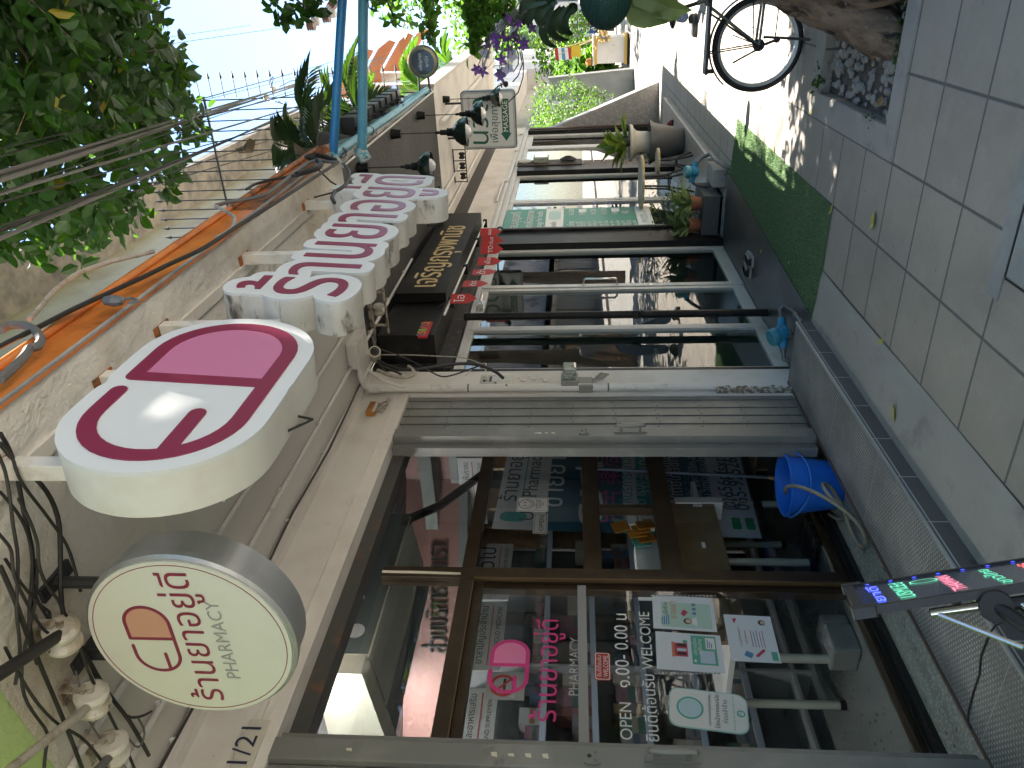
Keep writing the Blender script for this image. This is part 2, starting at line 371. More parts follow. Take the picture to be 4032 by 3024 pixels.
PANEL = M('ceiling_board', (.66, .63, .59), .7, var=[((.58, .54, .49), 1.2, .4, .75), ((.30, .26, .22), 3, .68, .85, (.3, 2, 1))], bump=[(5, .06)])
PVC = M('white_conduit', (.70, .68, .64), .5, var=[((.42, .38, .34), 12, .55, .8)])
ORANGE = M('orange_gutter_paint', (.62, .19, .035), .38, var=[((.30, .075, .02), 3.2, .45, .7), ((.07, .03, .018), 9, .62, .75), ((.70, .27, .06), 1.3, .55, .8)], bump=[(30, .15, (.3, 1, 1))])
RUST = M('rusty_orange_gutter', (.40, .13, .03), .6, var=[((.11, .045, .02), 14, .42, .62), ((.05, .03, .02), 5, .58, .75)], bump=[(50, .3)])
GREENW = M('lime_green_plaster', (.50, .66, .24), .85, var=[((.50, .62, .29), 3, .4, .7), ((.55, .5, .42), 5, .66, .72)], bump=[(10, .3), (40, .2)])
GATE = M('grey_gate_steel', (.205, .205, .19), .5, .25, var=[((.29, .285, .26), 4, .5, .75), ((.12, .1, .08), 9, .66, .8)], bump=[(60, .05)])
GATED = M('gate_shadow_gap', (.03, .028, .026), .7)
BROWN = M('brown_anodised_frame', (.058, .038, .022), .38, .35, var=[((.095, .062, .035), 6, .5, .8)])
BROWNL = M('bronze_edge', (.20, .125, .06), .35, .5)
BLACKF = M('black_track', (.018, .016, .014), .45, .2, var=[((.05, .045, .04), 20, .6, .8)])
GLASS = glassy('shop_glass', (.93, .95, .94), 1.1)
GLASSM = glassy('tinted_shop_glass', (.72, .79, .77), 1.15, .0, 1.5)
WFRAME = M('white_aluminium_frame', (.58, .575, .555), .42, .1, var=[((.44, .42, .38), 7, .55, .8)])
BLACK = M('black_paint', (.008, .008, .008), .45, var=[((.035, .033, .031), 6, .5, .8)], bump=[(12, .1)], spec=.25)
BLACKW = M('black_flaking_wall', (.022, .021, .021), .6, var=[((.07, .07, .068), 22, .56, .66), ((.13, .125, .12), 35, .66, .72)], bump=[(14, .4)])
SLATE = M('dark_slate_paint', (.036, .036, .037), .55, var=[((.065, .064, .062), 2.5, .45, .75), ((.05, .05, .05), 8, .5, .75)], bump=[(22, .5, (1, 1, 1)), (60, .3)])
SLATEF = M('wet_black_fascia', (.03, .031, .033), .22, var=[((.07, .07, .07), 4, .5, .8)], bump=[(18, .6, (.4, 1, 1))])
WHITEW = M('white_wall_paint', (.73, .70, .665), .7, var=[((.53, .49, .45), 2, .45, .75), ((.40, .36, .32), 12, .68, .76)], bump=[(20, .12)])
SIGNW = M('white_acrylic', (.69, .70, .70), .5, var=[((.64, .655, .66), 2.5, .5, .8)], spec=.15)
SIGNS = M('white_sign_return', (.72, .70, .66), .4, var=[((.58, .53, .45), 3, .48, .75)])
SIGND = M('dirty_sign_return', (.66, .64, .60), .5, var=[((.50, .47, .42), 5, .45, .7), ((.13, .11, .09), 11, .56, .66, (.5, .5, 1.6))])
SIGNP = M('round_sign_face', (.70, .70, .645), .35, var=[((.64, .63, .57), 4, .55, .8)])
MAROON = M('maroon_vinyl', (.25, .026, .07), .35)
PINK = M('pink_vinyl', (.60, .20, .35), .35)
PEACH = M('faded_peach_vinyl', (.60, .32, .235), .45)
STEEL = M('brushed_steel', (.46, .47, .475), .36, .55, var=[((.36, .365, .37), 4, .45, .7, (.3, .3, 4))])
CHROME = M('stainless_tube', (.62, .61, .58), .15, 1.0)
DGREY = M('dark_grey_metal', (.06, .062, .065), .45, .5)
RUBBER = M('black_rubber', (.014, .014, .015), .65)
CABLE = M('black_cable', (.022, .02, .019), .55)
CABLEG = M('grey_cable', (.13, .125, .12), .55)
CABLEW = M('dirty_white_cable', (.40, .36, .31), .6, var=[((.22, .19, .15), 25, .5, .7)])
PORC = M('dirty_white_porcelain', (.58, .55, .49), .35, var=[((.40, .34, .26), 14, .48, .64), ((.08, .06, .045), 26, .62, .68)])
RUSTM = M('rusty_painted_iron', (.40, .36, .30), .7, var=[((.16, .11, .07), 22, .5, .62)], bump=[(60, .3)])
SHOPIN = M('grey_green_room', (.16, .18, .175), .8, var=[((.24, .25, .24), 1.2, .4, .7)])
BUCKET = M('blue_plastic', (.018, .16, .68), .38, coat=.1)
HOSE = M('dirty_tan_hose', (.33, .28, .20), .45, var=[((.22, .18, .12), 18, .5, .7)])
BLUEP = M('faded_blue_pipe', (.08, .30, .42), .45, var=[((.16, .38, .47), 5, .45, .7), ((.05, .18, .24), 9, .66, .8)])
BLUEP2 = M('blue_pipe', (.02, .17, .38), .4, var=[((.06, .25, .44), 4, .5, .8)])
METER = M('blue_meter_paint', (.02, .22, .40), .5, var=[((.05, .3, .46), 16, .5, .7)])
GALV = M('grey_galvanised_pipe', (.16, .165, .165), .5, .4, var=[((.10, .07, .05), 20, .6, .72)])
CONC = M('grey_concrete', (.25, .25, .245), .85, var=[((.34, .34, .33), 4, .45, .7), ((.14, .14, .135), 9, .6, .8)], bump=[(60, .3)])
CONCD = M('dark_concrete', (.085, .088, .09), .8, var=[((.16, .16, .155), 7, .55, .75)], bump=[(40, .3)])
TURF0 = M('turf_backing', (.085, .14, .065), .9)
TURFB = leafy('turf_blades', (.13, .20, .10), (.18, .27, .13), .15, .6)
BARK = M('tree_bark', (.11, .078, .058), .9, var=[((.25, .175, .12), 7, .42, .66, (1, 1, .35)), ((.022, .018, .015), 12, .54, .64, (1, 1, .3)), ((.24, .21, .18), 26, .60, .70)], bump=[(9, 1.0, (1, 1, .35)), (30, 1.0, (1, 1, .5))])
SOIL = M('dry_soil', (.08, .07, .062), .95, var=[((.14, .125, .11), 20, .45, .7)], bump=[(40, .7)])
PEBBLE = M('grey_pebble', (.25, .24, .225), .7, var=[((.26, .25, .235), 18, .45, .65)], bump=[(120, .15)])
LEAF = leafy('tree_leaf', (.012, .052, .008), (.030, .10, .012), .36, .42, (.30, .24, .02))
LEAFB = leafy('bright_leaf', (.06, .17, .02), (.13, .27, .03), .5, .45)
LEAFD = leafy('dark_palm_leaf', (.012, .035, .012), (.03, .07, .018), .25, .45)
LEAFY = leafy('fallen_leaf', (.55, .45, .10), (.42, .40, .16), .2, .6)
FERN = leafy('staghorn_leaf', (.05, .11, .02), (.12, .19, .03), .3, .5)
SPIDER = leafy('variegated_blade', (.14, .22, .06), (.36, .43, .20), .3, .5)
SHRUB = leafy('shrub_leaf', (.05, .14, .02), (.16, .26, .04), .4, .5)
PURPLE = leafy('orchid_purple', (.10, .015, .22), (.20, .05, .34), .3, .5)
LILAC = leafy('orchid_white', (.62, .58, .66), (.45, .38, .55), .3, .5)
RED = M('red_vinyl', (.45, .02, .02), .5, var=[((.36, .05, .04), 20, .5, .7)])
WHITE = M('white_print', (.78, .78, .77), .5)
BLACKI = M('black_print', (.015, .015, .017), .5)
GREYI = M('grey_print', (.33, .33, .33), .5)
HOTPINK = M('pink_window_vinyl', (.62, .035, .22), .4)
LPINK = M('light_pink_window_vinyl', (.80, .23, .45), .4)
NAVY = M('navy_banner_print', (.016, .095, .17), .5)
TEAL = M('teal_print', (.03, .36, .38), .5)
MINT = M('mint_print', (.10, .42, .36), .5)
GREEN = M('green_sign_print', (.008, .10, .065), .45)
BANNERG = M('green_vinyl_banner', (.03, .25, .18), .45, bump=[(9, .3, (1, 1, .2))])
PAPER = M('white_paper', (.70, .73, .78), .55, bump=[(10, .05)])
GOLD = M('cream_gold_letter', (.66, .52, .28), .4)
YELLOWP = M('orange_blister_foil', (.55, .24, .03), .35, .3)
CARD = M('brown_hardboard', (.20, .135, .075), .7, var=[((.25, .175, .10), 9, .45, .7)])
WOOD = M('pine_shelf', (.34, .22, .12), .5, var=[((.26, .155, .08), 8, .45, .65, (1, 1, 6))])
IVORY = M('ivory_plastic', (.62, .585, .47), .4, var=[((.48, .42, .3), 10, .6, .8)])
ACW = M('cream_appliance', (.27, .26, .215), .45, var=[((.35, .33, .27), 3, .5, .8)])
ACD = M('grey_sheet_metal', (.05, .066, .068), .45, .2)
GRIL = M('grille_grey', (.36, .35, .32), .5, .2)
PINKW = M('dusty_pink_board', (.26, .135, .12), .6, var=[((.23, .115, .105), 2, .4, .7)])
GREYT = M('grey_trim', (.16, .18, .18), .5)
DARKIN = M('dark_interior', (.055, .055, .058), .8)
WAVE = M('woodgrain_ceiling', (.24, .245, .25), .5, var=[((.13, .135, .14), 3.2, .46, .54, (1, 7, 1))])
TUBE = lamp('fluorescent_tube', (1.0, 1.0, .97), 20.0)
NEONP, NEONG, NEONB, NEONR = (lamp('neon_'+n, c, e) for n, c, e in (('pink', (.9, .25, .36), .22), ('green', (.15, .75, .45), .16), ('blue', (.06, .09, .9), .5), ('red', (.9, .12, .12), .25)))
LEDB = M('dark_acrylic_board', (.14, .14, .19), .2, coat=.3)
TAPE = M('torn_tape', (.62, .58, .46), .7)
# ---------------------------------------------------------------- ground
def struct(name, b, m, **k): return tag(b.build(name, m, **k), kind='structure')
EDGE = -1.75
PX0, PX1, PY0, PY1 = 3.93, 5.05, -.35, .705         # tree pit opening
b = B()
for x0, x1, y0, y1 in ((-6, 15.2, PY1, 3.0), (-6, PX0, EDGE, PY1), (PX1, 15.2, EDGE, PY1), (PX0, PX1, EDGE, PY0)): b.box(x0, x1, y0, y1, -.14, 0)
struct('pavement', b, PAVE)
struct('far_pavement', B().box(15.2, 70, EDGE, 9, -.14, -.002), tiled('far_paving', (.26, .235, .205), (.25, .23, .2), .8, .8, 0, 0, .012, .2, (.4, .37, .32)))
struct('kerb', B().box(-6, 70, EDGE-.16, EDGE-.003, -.14, .004), CONC)
struct('road', B().box(-40, 120, -9, EDGE-.16, -.2, -.135), M('concrete_road', (.36, .345, .32), .85, var=[((.28, .27, .25), 2, .4, .7)], bump=[(80, .3)]))
struct('ground', B().box(-150, 150, -150, 150, -.5, -.21), M('pale_ground', (.34, .32, .29), .9))
struct('opposite_pavement', B().box(-40, 120, -13, -9, -.2, .0), tiled('opposite_paving', (.42, .39, .35), (.25, .23, .2), .6, .6, 0, 0, .012))
struct('soil_bed', B().box(PX0+.001, PX1-.001, PY0+.001, PY1-.001, -.14, -.055), SOIL)
b = B(); b.box(3.79, 5.24, PY1+.004, .852, .0005, .006); b.box(3.79, PX0-.004, PY0, PY1+.003, .0005, .006); b.box(PX1+.004, 5.24, PY0, PY1+.003, .0005, .006)
struct('pit_edging', b, APRON)
b = B(); xs = np.linspace(-2, 4.5, 27); ys = [1.648, 1.70, 1.85, 1.978]; zs = [.004, .012, .02, .028]
V = [(x, y, z+.003*math.sin(x*3+y*9)) for x in xs for y, z in zip(ys, zs)]; F = []
for i in range(26):
    for j in range(3): F.append((i*4+j, (i+1)*4+j, (i+1)*4+j+1, i*4+j+1))
F.append((104, 105, 106, 107)); b.add(V, F); b.quad((4.5, 1.648, -.01), (4.5, 1.978, -.01), (4.5, 1.978, .028), (4.5, 1.648, .004))
struct('concrete_apron', b, APRON)
b = B(); b.box(2.63, 2.637, -.6, 1.0, .0006, .003); b.box(1.5, 2.63, 1.0, 1.007, .0006, .003); struct('manhole_gap', b, BLACKF)
struct('manhole_cover', B().box(1.5, 2.622, -.6, .993, .0006, .007), CONC, bevel=.004)
struct('manhole_rim', B().box(2.637, 2.72, -.6, 1.09, .0006, .006), CONC)
# shop threshold of the pharmacy
t = thing('tiled_step', 'dark tiled step with studded top and bright metal nosing along the pharmacy front', 'step', (2, 2.2, 0))
B().box(-2, 4.5, 1.984, 2.40, .0, .115).build('step_block', CONCD, t)
B().box(-2, 4.5, 1.978, 1.9835, .0, .113).build('riser', RISER, t)
B().box(-2, 4.497, 1.992, 2.395, .1152, .118).build('tread', STUD, t)
b = B(); b.tube([(-2, 1.983, .115), (4.5, 1.983, .115)], .0065); b.box(-2, 4.5, 1.983, 1.992, .1152, .1215); b.build('nosing', STEEL, t, smooth=True)
b = B(); b.box(-2, 4.495, 2.3955, 2.412, .1152, .1225); b.build('edging_strip', M('brown_edging', (.10, .06, .045), .5), t)
struct('threshold', B().box(-2, 4.66, 2.41, 2.86, -.13, .001), TERR)
# turf and black tile floor of the second shop
Zs4 = ZM(2400, 850, 800/1770)
ti = onZ(Zs4(1050, 60)); tn = onZ(Zs4(1520, 900))
TURF = [(4.515, 1.256), (7.40, 1.228), (7.52, 1.745), (4.515, 1.975)]
b = B(); b.add([(x, y, .0045) for x, y in TURF]+[(x, y, .0005) for x, y in TURF], [(0, 1, 2, 3), (0, 4, 5, 1), (1, 5, 6, 2), (2, 6, 7, 3), (3, 7, 4, 0)])
mat_o = tag(b.build('artificial_turf', TURF0), 'green artificial turf strip lying in front of the black shop doors', 'turf mat')
def in_poly(P, poly):
    x, y = P[:, 0], P[:, 1]; r = np.zeros(len(P), bool); n = len(poly)
    for i in range(n):
        (x0, y0), (x1, y1) = poly[i], poly[(i+1) % n]
        if y0 == y1: continue
        m = ((y0 > y) != (y1 > y)) & (x < (x1-x0)*(y-y0)/(y1-y0)+x0); r ^= m
    return r
P = np.column_stack([RNG.uniform(4.5, 7.55, 60000), RNG.uniform(1.2, 2.0, 60000)]); P = P[in_poly(P, TURF)][:32000]
n = len(P); a = RNG.uniform(0, 2*PI, n); hgt = RNG.uniform(.008, .017, n); w = .0022
dx = np.column_stack([np.cos(a), np.sin(a)])*w; ln = RNG.normal(0, .006, (n, 2))
V = np.zeros((n, 3, 3)); V[:, 0, :2] = P-dx; V[:, 1, :2] = P+dx; V[:, 2, :2] = P+ln; V[:, :2, 2] = .004; V[:, 2, 2] = hgt+.004
me = bpy.data.meshes.new('blades'); me.from_pydata(V.reshape(-1, 3).tolist(), [], np.arange(n*3).reshape(-1, 3).tolist()); me.materials.append(TURFB)
o = link(bpy.data.objects.new('blades', me)); o.parent = mat_o; o['kind'] = 'stuff'
struct('black_shop_floor', B().add([(4.5, 1.98, .012), (7.52, 1.75, .012), (7.75, 2.6, .012), (4.5, 2.6, .012), (4.5, 1.98, -.02), (7.52, 1.75, -.02), (7.75, 2.6, -.02), (4.5, 2.6, -.02)], [(0, 1, 2, 3), (0, 4, 5, 1), (1, 5, 6, 2)]),
       M('black_floor_tile', (.05, .05, .052), .35, var=[((.10, .10, .10), 3, .45, .75)]))
t = thing('tiled_step', 'beige tiled step of the massage shop under the stacked pots', 'step', (10, 2, 0))
B().box(8.24, 12.68, 1.756, 2.62, -.0, .10).build('step_block', TILE3, t)
B().box(8.24, 12.69, 1.748, 1.757, .085, .1035).build('nosing', WFRAME, t)

# ---------------------------------------------------------------- pharmacy (first shophouse)
S1 = thing('pharmacy_shophouse', 'cream pharmacy shophouse with an orange gutter and brown framed glass front', 'building', (3, 3, 0))
YB = 2.42; GY = 2.98; SOF = 2.95
b = B()                                                # beam over the gates: face, ledge, groove ridge
b.box(1.36, 4.72, YB, 2.75, 2.60, 2.948); b.build('beam', PAINT, S1)
b = B(); b.box(1.462, 4.355, 2.505, 2.60, 2.525, 2.598); b.build('gate_rail', M('dark_gate_rail', (.075, .073, .068), .5, .3, var=[((.16, .09, .05), 9, .58, .7)]), S1)
b = B(); b.box(1.3, 4.68, YB-.012, YB+.001, 2.683, 2.694); b.box(1.3, 4.68, YB-.006, YB+.001, 2.60, 2.66); b.build('beam_moulding', PAINT, S1)
b = B(); b.box(1.3, 4.55, YB-.05, YB-.0005, 2.905, 2.9465); b.build('cornice', PAINT, S1)
b = B(); b.box(4.36, 4.70, YB-.005, 2.62, 0.0, 2.599); b.build('pillar', WHITEW, S1)
b = B(); b.box(1.33, 1.46, YB, 2.62, 0.0, 2.599); b.build('pillar', WHITEW, S1)
b = B(); b.box(1.3, 4.77, .90, 1.50, SOF, 3.12); b.build('canopy', PLAST, S1)
b = B(); b.box(1.3, 2.05, 1.50, 1.76, SOF, 3.12); b.build('canopy_patch', PLAST, S1)
b = B(); b.add([(2.05, 1.5, SOF), (4.77, 1.5, SOF), (4.77, 2.9, SOF), (1.3, 2.9, SOF), (1.3, 1.76, SOF), (2.05, 1.76, SOF)]+[(2.05, 1.5, 3.12), (4.77, 1.5, 3.12), (4.77, 2.9, 3.12), (1.3, 2.9, 3.12), (1.3, 1.76, 3.12), (2.05, 1.76, 3.12)],
      [(5, 4, 3, 2, 1, 0), (6, 7, 8, 9, 10, 11)]+[(i, (i+1) % 6, 6+(i+1) % 6, 6+i) for i in range(6)]); b.build('ceiling_board', PANEL, S1)
b = B(); b.box(1.3, 4.6, 1.055, 1.10, SOF-.013, SOF-.0003); b.build('batten', PAINT, S1)
def gutter(x0, x1, mlow, mtop, parent, y=.87):
    b = B(); b.box(x0, x1, y+.012, y+.03, 2.938, 3.07); b.build('gutter_face', mlow, parent)
    b = B(); b.tube([(x0, y+.003, 3.068), (x1, y+.003, 3.068)], .015, 10); b.build('gutter_lip', mlow, parent, smooth=True)
    b = B(); n = 18
    for i in range(n):
        xa, xb = x0+(x1-x0)*i/n, x0+(x1-x0)*(i+1)/n
        b.add([(xa, y+.004, 3.079), (xb, y+.004, 3.079), (xb, y+.055, 3.19), (xa, y+.055, 3.19), (xa, y+.10, 3.19), (xb, y+.10, 3.19)], [(0, 1, 2, 3), (3, 2, 5, 4)])
    b.build('gutter_cover', mtop, parent)
gutter(1.3, 3.35, ORANGE, ORANGE, S1); gutter(3.35, 4.72, RUST, ORANGE, S1)
B().tube([(1.3, .885, 2.943), (4.7, .885, 2.943)], .007, 6).build('drip_edge', CONC, S1)
# glazed front
b = B()
for x0, x1, z0, z1, dy in ((3.215, 3.30, .03, 2.6, .0), (1.5, 3.213, 2.07, 2.15, .003), (3.302, 4.62, 2.07, 2.15, .003), (1.5, 1.56, .03, 2.6, 0), (4.57, 4.62, .03, 2.6, 0),
                       (3.302, 4.568, 1.355, 1.46, .004), (3.302, 4.568, .905, 1.02, .004), (1.562, 3.213, .03, .06, .003), (3.302, 4.568, .03, .06, .003)):
    b.box(x0, x1, GY-.035+dy, GY+.035-dy, z0, z1)
b.box(3.86, 3.90, GY-.03, GY+.03, 1.022, 1.353)
b.box(1.56, 3.2, GY+.004, GY+.05, 2.02, 2.07); b.box(3.17, 3.213, GY+.002, GY+.05, .06, 2.02)
fr = b.build('shop_window', BROWN, S1, bevel=.003)
b = B(); b.box(3.204, 3.2135, GY-.042, GY-.02, .03, 2.07); b.box(1.56, 3.2, GY-.037, GY-.03, 2.068, 2.074); b.build('frame_edge', BROWNL, fr)
for x0, x1, z0, z1 in ((1.56, 3.17, .06, 2.02), (3.3, 4.57, .06, .905), (3.3, 4.57, 1.46, 2.07), (3.3, 3.86, 1.02, 1.355), (3.9, 4.57, 1.02, 1.355), (1.56, 3.215, 2.15, 2.6), (3.3, 4.57, 2.15, 2.6)):
    B().box(x0, x1, GY-.002, GY+.004, z0, z1).build('pane', GLASS, fr)
b = B(); b.box(1.5, 4.6, 2.86, 3.05, -.02, .03); b.box(1.5, 4.6, 2.90, 2.912, .03, .045); b.box(1.5, 4.6, 2.955, 2.963, .03, .05); b.build('door_track', BLACKF, S1)
b = B(); b.box(1.62, 3.165, GY-.035, GY-.012, 1.45, 1.495); b.build('push_rail', M('grey_rail', (.33, .33, .33), .4, .3), S1)
b = B(); b.tube([(3.245, GY-.028, 2.15), (3.25, GY-.032, 2.4), (3.252, GY-.03, 2.6)], .012, 6); b.build('sealant_bead', TAPE, S1)
# inside walls
b = B(); b.box(1.2, 1.3, 2.75, 7.0, -.1, 3.0); b.box(4.63, 4.70, 2.75, 3.02, -.1, 2.948); b.box(4.70, 5.40, 2.96, 3.02, -.1, 2.948); b.box(5.40, 5.45, 2.96, 7.1, -.1, 2.948); b.box(1.3, 5.40, 7.0, 7.1, -.1, 2.948); b.build('inner_wall', M('pharmacy_wall', (.34, .34, .35), .7), S1)
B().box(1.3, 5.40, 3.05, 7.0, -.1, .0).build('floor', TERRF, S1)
b = B(); b.box(1.3, 4.629, 2.9, 3.02, 2.87, 2.94); b.box(1.3, 5.40, 3.021, 7.0, 2.87, 2.94); b.build('ceiling', WAVE, S1)
# folding steel gates
def gate_stack(name, label, x0, x1, n, lock_side):
    t = thing(name, label, 'folding gate', ((x0+x1)/2, 2.47, .1), 'folding steel gates of the pharmacy')
    gap = .006
    lead = .09; xs0 = x0+lead if lock_side == 'L' else x0; xs1 = x1 if lock_side == 'L' else x1-lead; w = (xs1-xs0)/n
    for i in range(n):
        a = xs0+i*w; B().box(a+gap, a+w-gap*.2, 2.43+.006*(i % 2), 2.475, .12, 2.597).build('slat', GATE, t)
    b = B(); b.box(x0, x1, 2.477, 2.50, .12, 2.597); b.build('backing', GATED, t)
    la, lb = (x0, x0+lead-.004) if lock_side == 'L' else (x1-lead+.004, x1)
    B().box(la, lb, 2.40, 2.475, .119, 2.598).build('lead_post', GATE, t, bevel=.004)
    b = B(); f0 = la-.055 if lock_side == 'L' else lb+.004; b.box(f0, f0+.05, 2.452, 2.51, .119, 2.598); b.build('channel', GATE, t)
    b = B()
    for k in range(10):
        z = .2+k*.262
        for i in range(n): b.ball((xs0+(i+.5)*w, 2.43+.006*(i % 2), z+.012*(i % 2)), .0065, 6)
    b.build('rivets', GATE, t, smooth=True)
    hx = (la+lb)/2
    b = B(); b.box(hx-.012, hx+.012, 2.393, 2.40, 1.08, 1.27)
    for z in (1.12, 1.23): b.tube([(hx, 2.398, z), (hx, 2.36, z)], .008, 8)
    b.lathe((hx, 2.355, 1.085), [(.004, 0), (.013, .012), (.009, .02), (.013, .04), (.015, .09), (.013, .14), (.009, .16), (.013, .168), (.004, .18)], 12); b.build('handle', GATE, t, smooth=True)
    b = B(); zz = 1.45; c = rrect(hx-.03, hx+.03, zz-.03, zz+.03, .014); b.shape(flat([c]), FY(2.392), d=.007); b.shape(flat([circ((hx-.0, zz+.01), .008)]), FY(2.3915), m=1)
    b.ball((hx-.015, 2.39, zz-.012), .006, 8); b.ball((hx+.015, 2.39, zz-.012), .006, 8); b.build('padlock_hasp', [GATE, BLACKI], t)
    return t
g1 = gate_stack('folding_gate', 'grey folding steel gate stacked against the white pillar with the pipe', 3.83, 4.358, 9, 'L')
g2 = gate_stack('folding_gate', 'grey folding steel gate edge beside the white OPEN lettering', 1.40, 1.775, 5, 'R')
for t, x, zs in ((g1, 3.86, (1.62, 1.66, 1.7, 1.72)), (g2, 1.73, (1.60, 1.66, 1.72, 1.78, 2.3))):
    for z in zs:
        b = B(); w = random.uniform(.006, .014); b.add([(x-w, 2.3985, z), (x+w, 2.3985, z+.004), (x+w*.8, 2.3985, z+.025), (x-w*.7, 2.3985, z+.02)], [(0, 1, 2, 3)]); b.build('torn_tape', TAPE, t)
# neighbour with the lime paint
t = thing('green_shophouse', 'lime green painted canopy of the neighbouring shophouse overhead', 'building', (0, 2.5, 0))
B().box(-5, 1.295, .90, 3.0, SOF+.001, 3.12).build('canopy', GREENW, t)
b = B(); b.box(-5, 1.29, .87, .899, 2.94, 3.18); b.build('gutter_face', ORANGE, t)
b = B(); b.box(-5, 1.25, 2.45, 2.6, 0, 2.948); b.build('wall', GREENW, t)
b = B()
for a0, a1, y0, y1 in ((1.22, 1.30, 1.2, 1.9),): b.add([(1.20, .92, SOF-.002), (1.302, .92, SOF-.002), (1.302, 2.6, SOF-.002), (1.255, 2.4, SOF-.002), (1.27, 1.9, SOF-.002), (1.23, 1.5, SOF-.002), (1.16, 1.2, SOF-.002)], [(6, 5, 4, 3, 2, 1, 0)])
b.build('bare_plaster', PLAST, t)

# ---------------------------------------------------------------- black shop (second shophouse)
S2 = thing('black_shophouse', 'black painted shophouse with white framed glass doors and a dark canopy', 'building', (6, 3, 0))
b = B(); b.box(4.771, 8.36, 1.0, 2.42, SOF+.001, 3.1); b.build('canopy', SLATE, S2)
b = B(); n = 14
for i in range(n):
    xa, xb = 4.78+3.56*i/n, 4.78+3.56*(i+1)/n; ya, yb = .93+.02*math.sin(i*1.7)+.004*i, .93+.02*math.sin(i*1.7+1.7)+.004*(i+1)
    b.add([(xa, ya, 2.96), (xb, yb, 2.96), (xb, yb+.06, 3.21), (xa, ya+.06, 3.21), (xa, ya+.2, 3.22), (xb, yb+.2, 3.22), (xa, 1.0, 2.951), (xb, 1.0, 2.951)], [(0, 1, 2, 3), (3, 2, 5, 4), (6, 7, 1, 0)])
b.build('fascia', SLATEF, S2, smooth=True)
b = B(); b.box(4.78, 8.0, 2.425, 2.62, 2.385, 2.949); b.build('upper_wall', BLACKW, S2)
b = B(); b.box(4.85, 8.0, 2.2, 2.424, 2.49, 2.90); b.build('fascia_box', BLACK, S2, bevel=.004)
b = B(); b.box(4.705, 4.79, 2.44, 2.58, .0, 2.385); b.box(7.515, 7.93, 2.40, 2.6, .0, 2.42); b.box(7.93, 8.0, 2.38, 2.6, 0, 2.42); b.box(4.705, 7.515, 2.45, 2.58, 2.372, 2.384); b.build('door_surround', BLACK, S2, bevel=.003)
b = B(); b.box(7.935, 7.96, 2.366, 2.379, .2, 2.4); b.box(7.965, 7.985, 2.37, 2.379, .2, 2.4); b.build('stone_strip', M('dark_stone', (.10, .10, .095), .5, var=[((.2, .19, .17), 14, .6, .75)]), S2)
DY = 2.49
def glazed(parent, name, x0, x1, z0, z1, y, ws, wt, wb, mfr=WFRAME, mgl=GLASSM, handle=None):
    b = B(); b.box(x0, x0+ws, y-.025, y+.025, z0, z1); b.box(x1-ws, x1, y-.025, y+.025, z0, z1)
    b.box(x0+ws, x1-ws, y-.022, y+.022, z1-wt, z1); b.box(x0+ws, x1-ws, y-.022, y+.022, z0, z0+wb)
    o = b.build(name, mfr, parent, bevel=.003)
    b = B(); b.box(x0+ws, x1-ws, y-.003, y+.003, z0+wb, z1-wt); b.build('pane', mgl, o)
    if handle:
        hx, h0, h1 = handle; b = B(); b.tube([(hx, y-.025, h0), (hx, y-.07, h0), (hx, y-.085, h0+.02), (hx, y-.085, h1-.02), (hx, y-.07, h1), (hx, y-.025, h1)], .010, 10); b.build('handle', CHROME, o, smooth=True)
    return o
glazed(S2, 'fixed_window', 4.80, 5.555, .015, 2.37, DY, .045, .07, .10)
glazed(S2, 'door', 5.56, 6.44, .015, 2.33, DY+.01, .05, .06, .10)
glazed(S2, 'door', 6.445, 7.51, .015, 2.33, DY, .065, .06, .11, handle=(6.475, 1.12, 1.42))
b = B(); b.box(4.80, 7.51, DY-.03, DY+.03, 2.331, 2.371); b.build('door_head', WFRAME, S2)
b = B(); b.box(5.95, 6.05, DY-.07, DY-.03, 2.27, 2.31); b.tube([(6.0, DY-.08, 2.29), (6.2, DY-.06, 2.30)], .006); b.build('door_closer', CHROME, S2)
b = B(); b.tube([(5.58, 2.375, .012), (5.58, 2.375, 2.38)], .030, 14); b.build('post', BLACK, S2, smooth=True)
b = B(); b.lathe((5.545, 2.375, 1.02), [(.0, 0), (.02, .0), (.034, .01), (.036, .02)], 12, ax=(-.6, -.8, 0)); b.tube([(5.55, 2.35, .99), (5.55, 2.33, .97)], .008); b.build('bottle_opener', BLACK, S2)
b = B(); b.box(5.46, 7.95, 5.6, 5.7, 0, 3); b.box(5.46, 5.48, 2.95, 5.6, 0, 3); b.box(4.76, 4.78, 2.6, 2.93, 0, 3); b.box(4.78, 5.48, 2.92, 2.95, 0, 3); b.box(7.93, 7.95, 2.6, 5.6, 0, 3); b.box(4.78, 7.93, 2.6, 5.6, 2.6, 2.7); b.build('inner_wall', SHOPIN, S2)
b = B(); b.box(4.78, 7.93, 2.6, 5.6, -.1, .01); b.build('floor', SHOPIN, S2)
# ---------------------------------------------------------------- white massage shops (third and fourth shophouse)
S3 = thing('white_shophouse', 'white painted massage shophouse with a sloping stone fin at its end', 'building', (11, 3, 0))
b = B(); b.box(8.361, 15.0, .96, 3.0, SOF, 3.08); b.build('canopy', WHITEW, S3)
b = B(); b.box(8.3, 15.0, .93, .959, 2.93, 3.10); b.build('fascia', M('sunlit_white_fascia', (.62, .59, .56), .7, var=[((.45, .42, .38), 5, .55, .8)]), S3)
b = B(); b.box(8.035, 14.35, YB, 2.6, 2.385, 2.75); b.build('beam', WHITEW, S3)
b = B(); b.box(8.035, 14.35, YB+.06, 2.7, 2.751, 2.949); b.build('upper_wall', BLACKF, S3)  # black strip stands in for the shade of the gap above the beam
b = B(); b.box(8.1, 14.3, YB-.02, YB-.001, 2.36, 2.40); b.box(8.03, 14.3, YB+.02, 2.6, 2.30, 2.384)
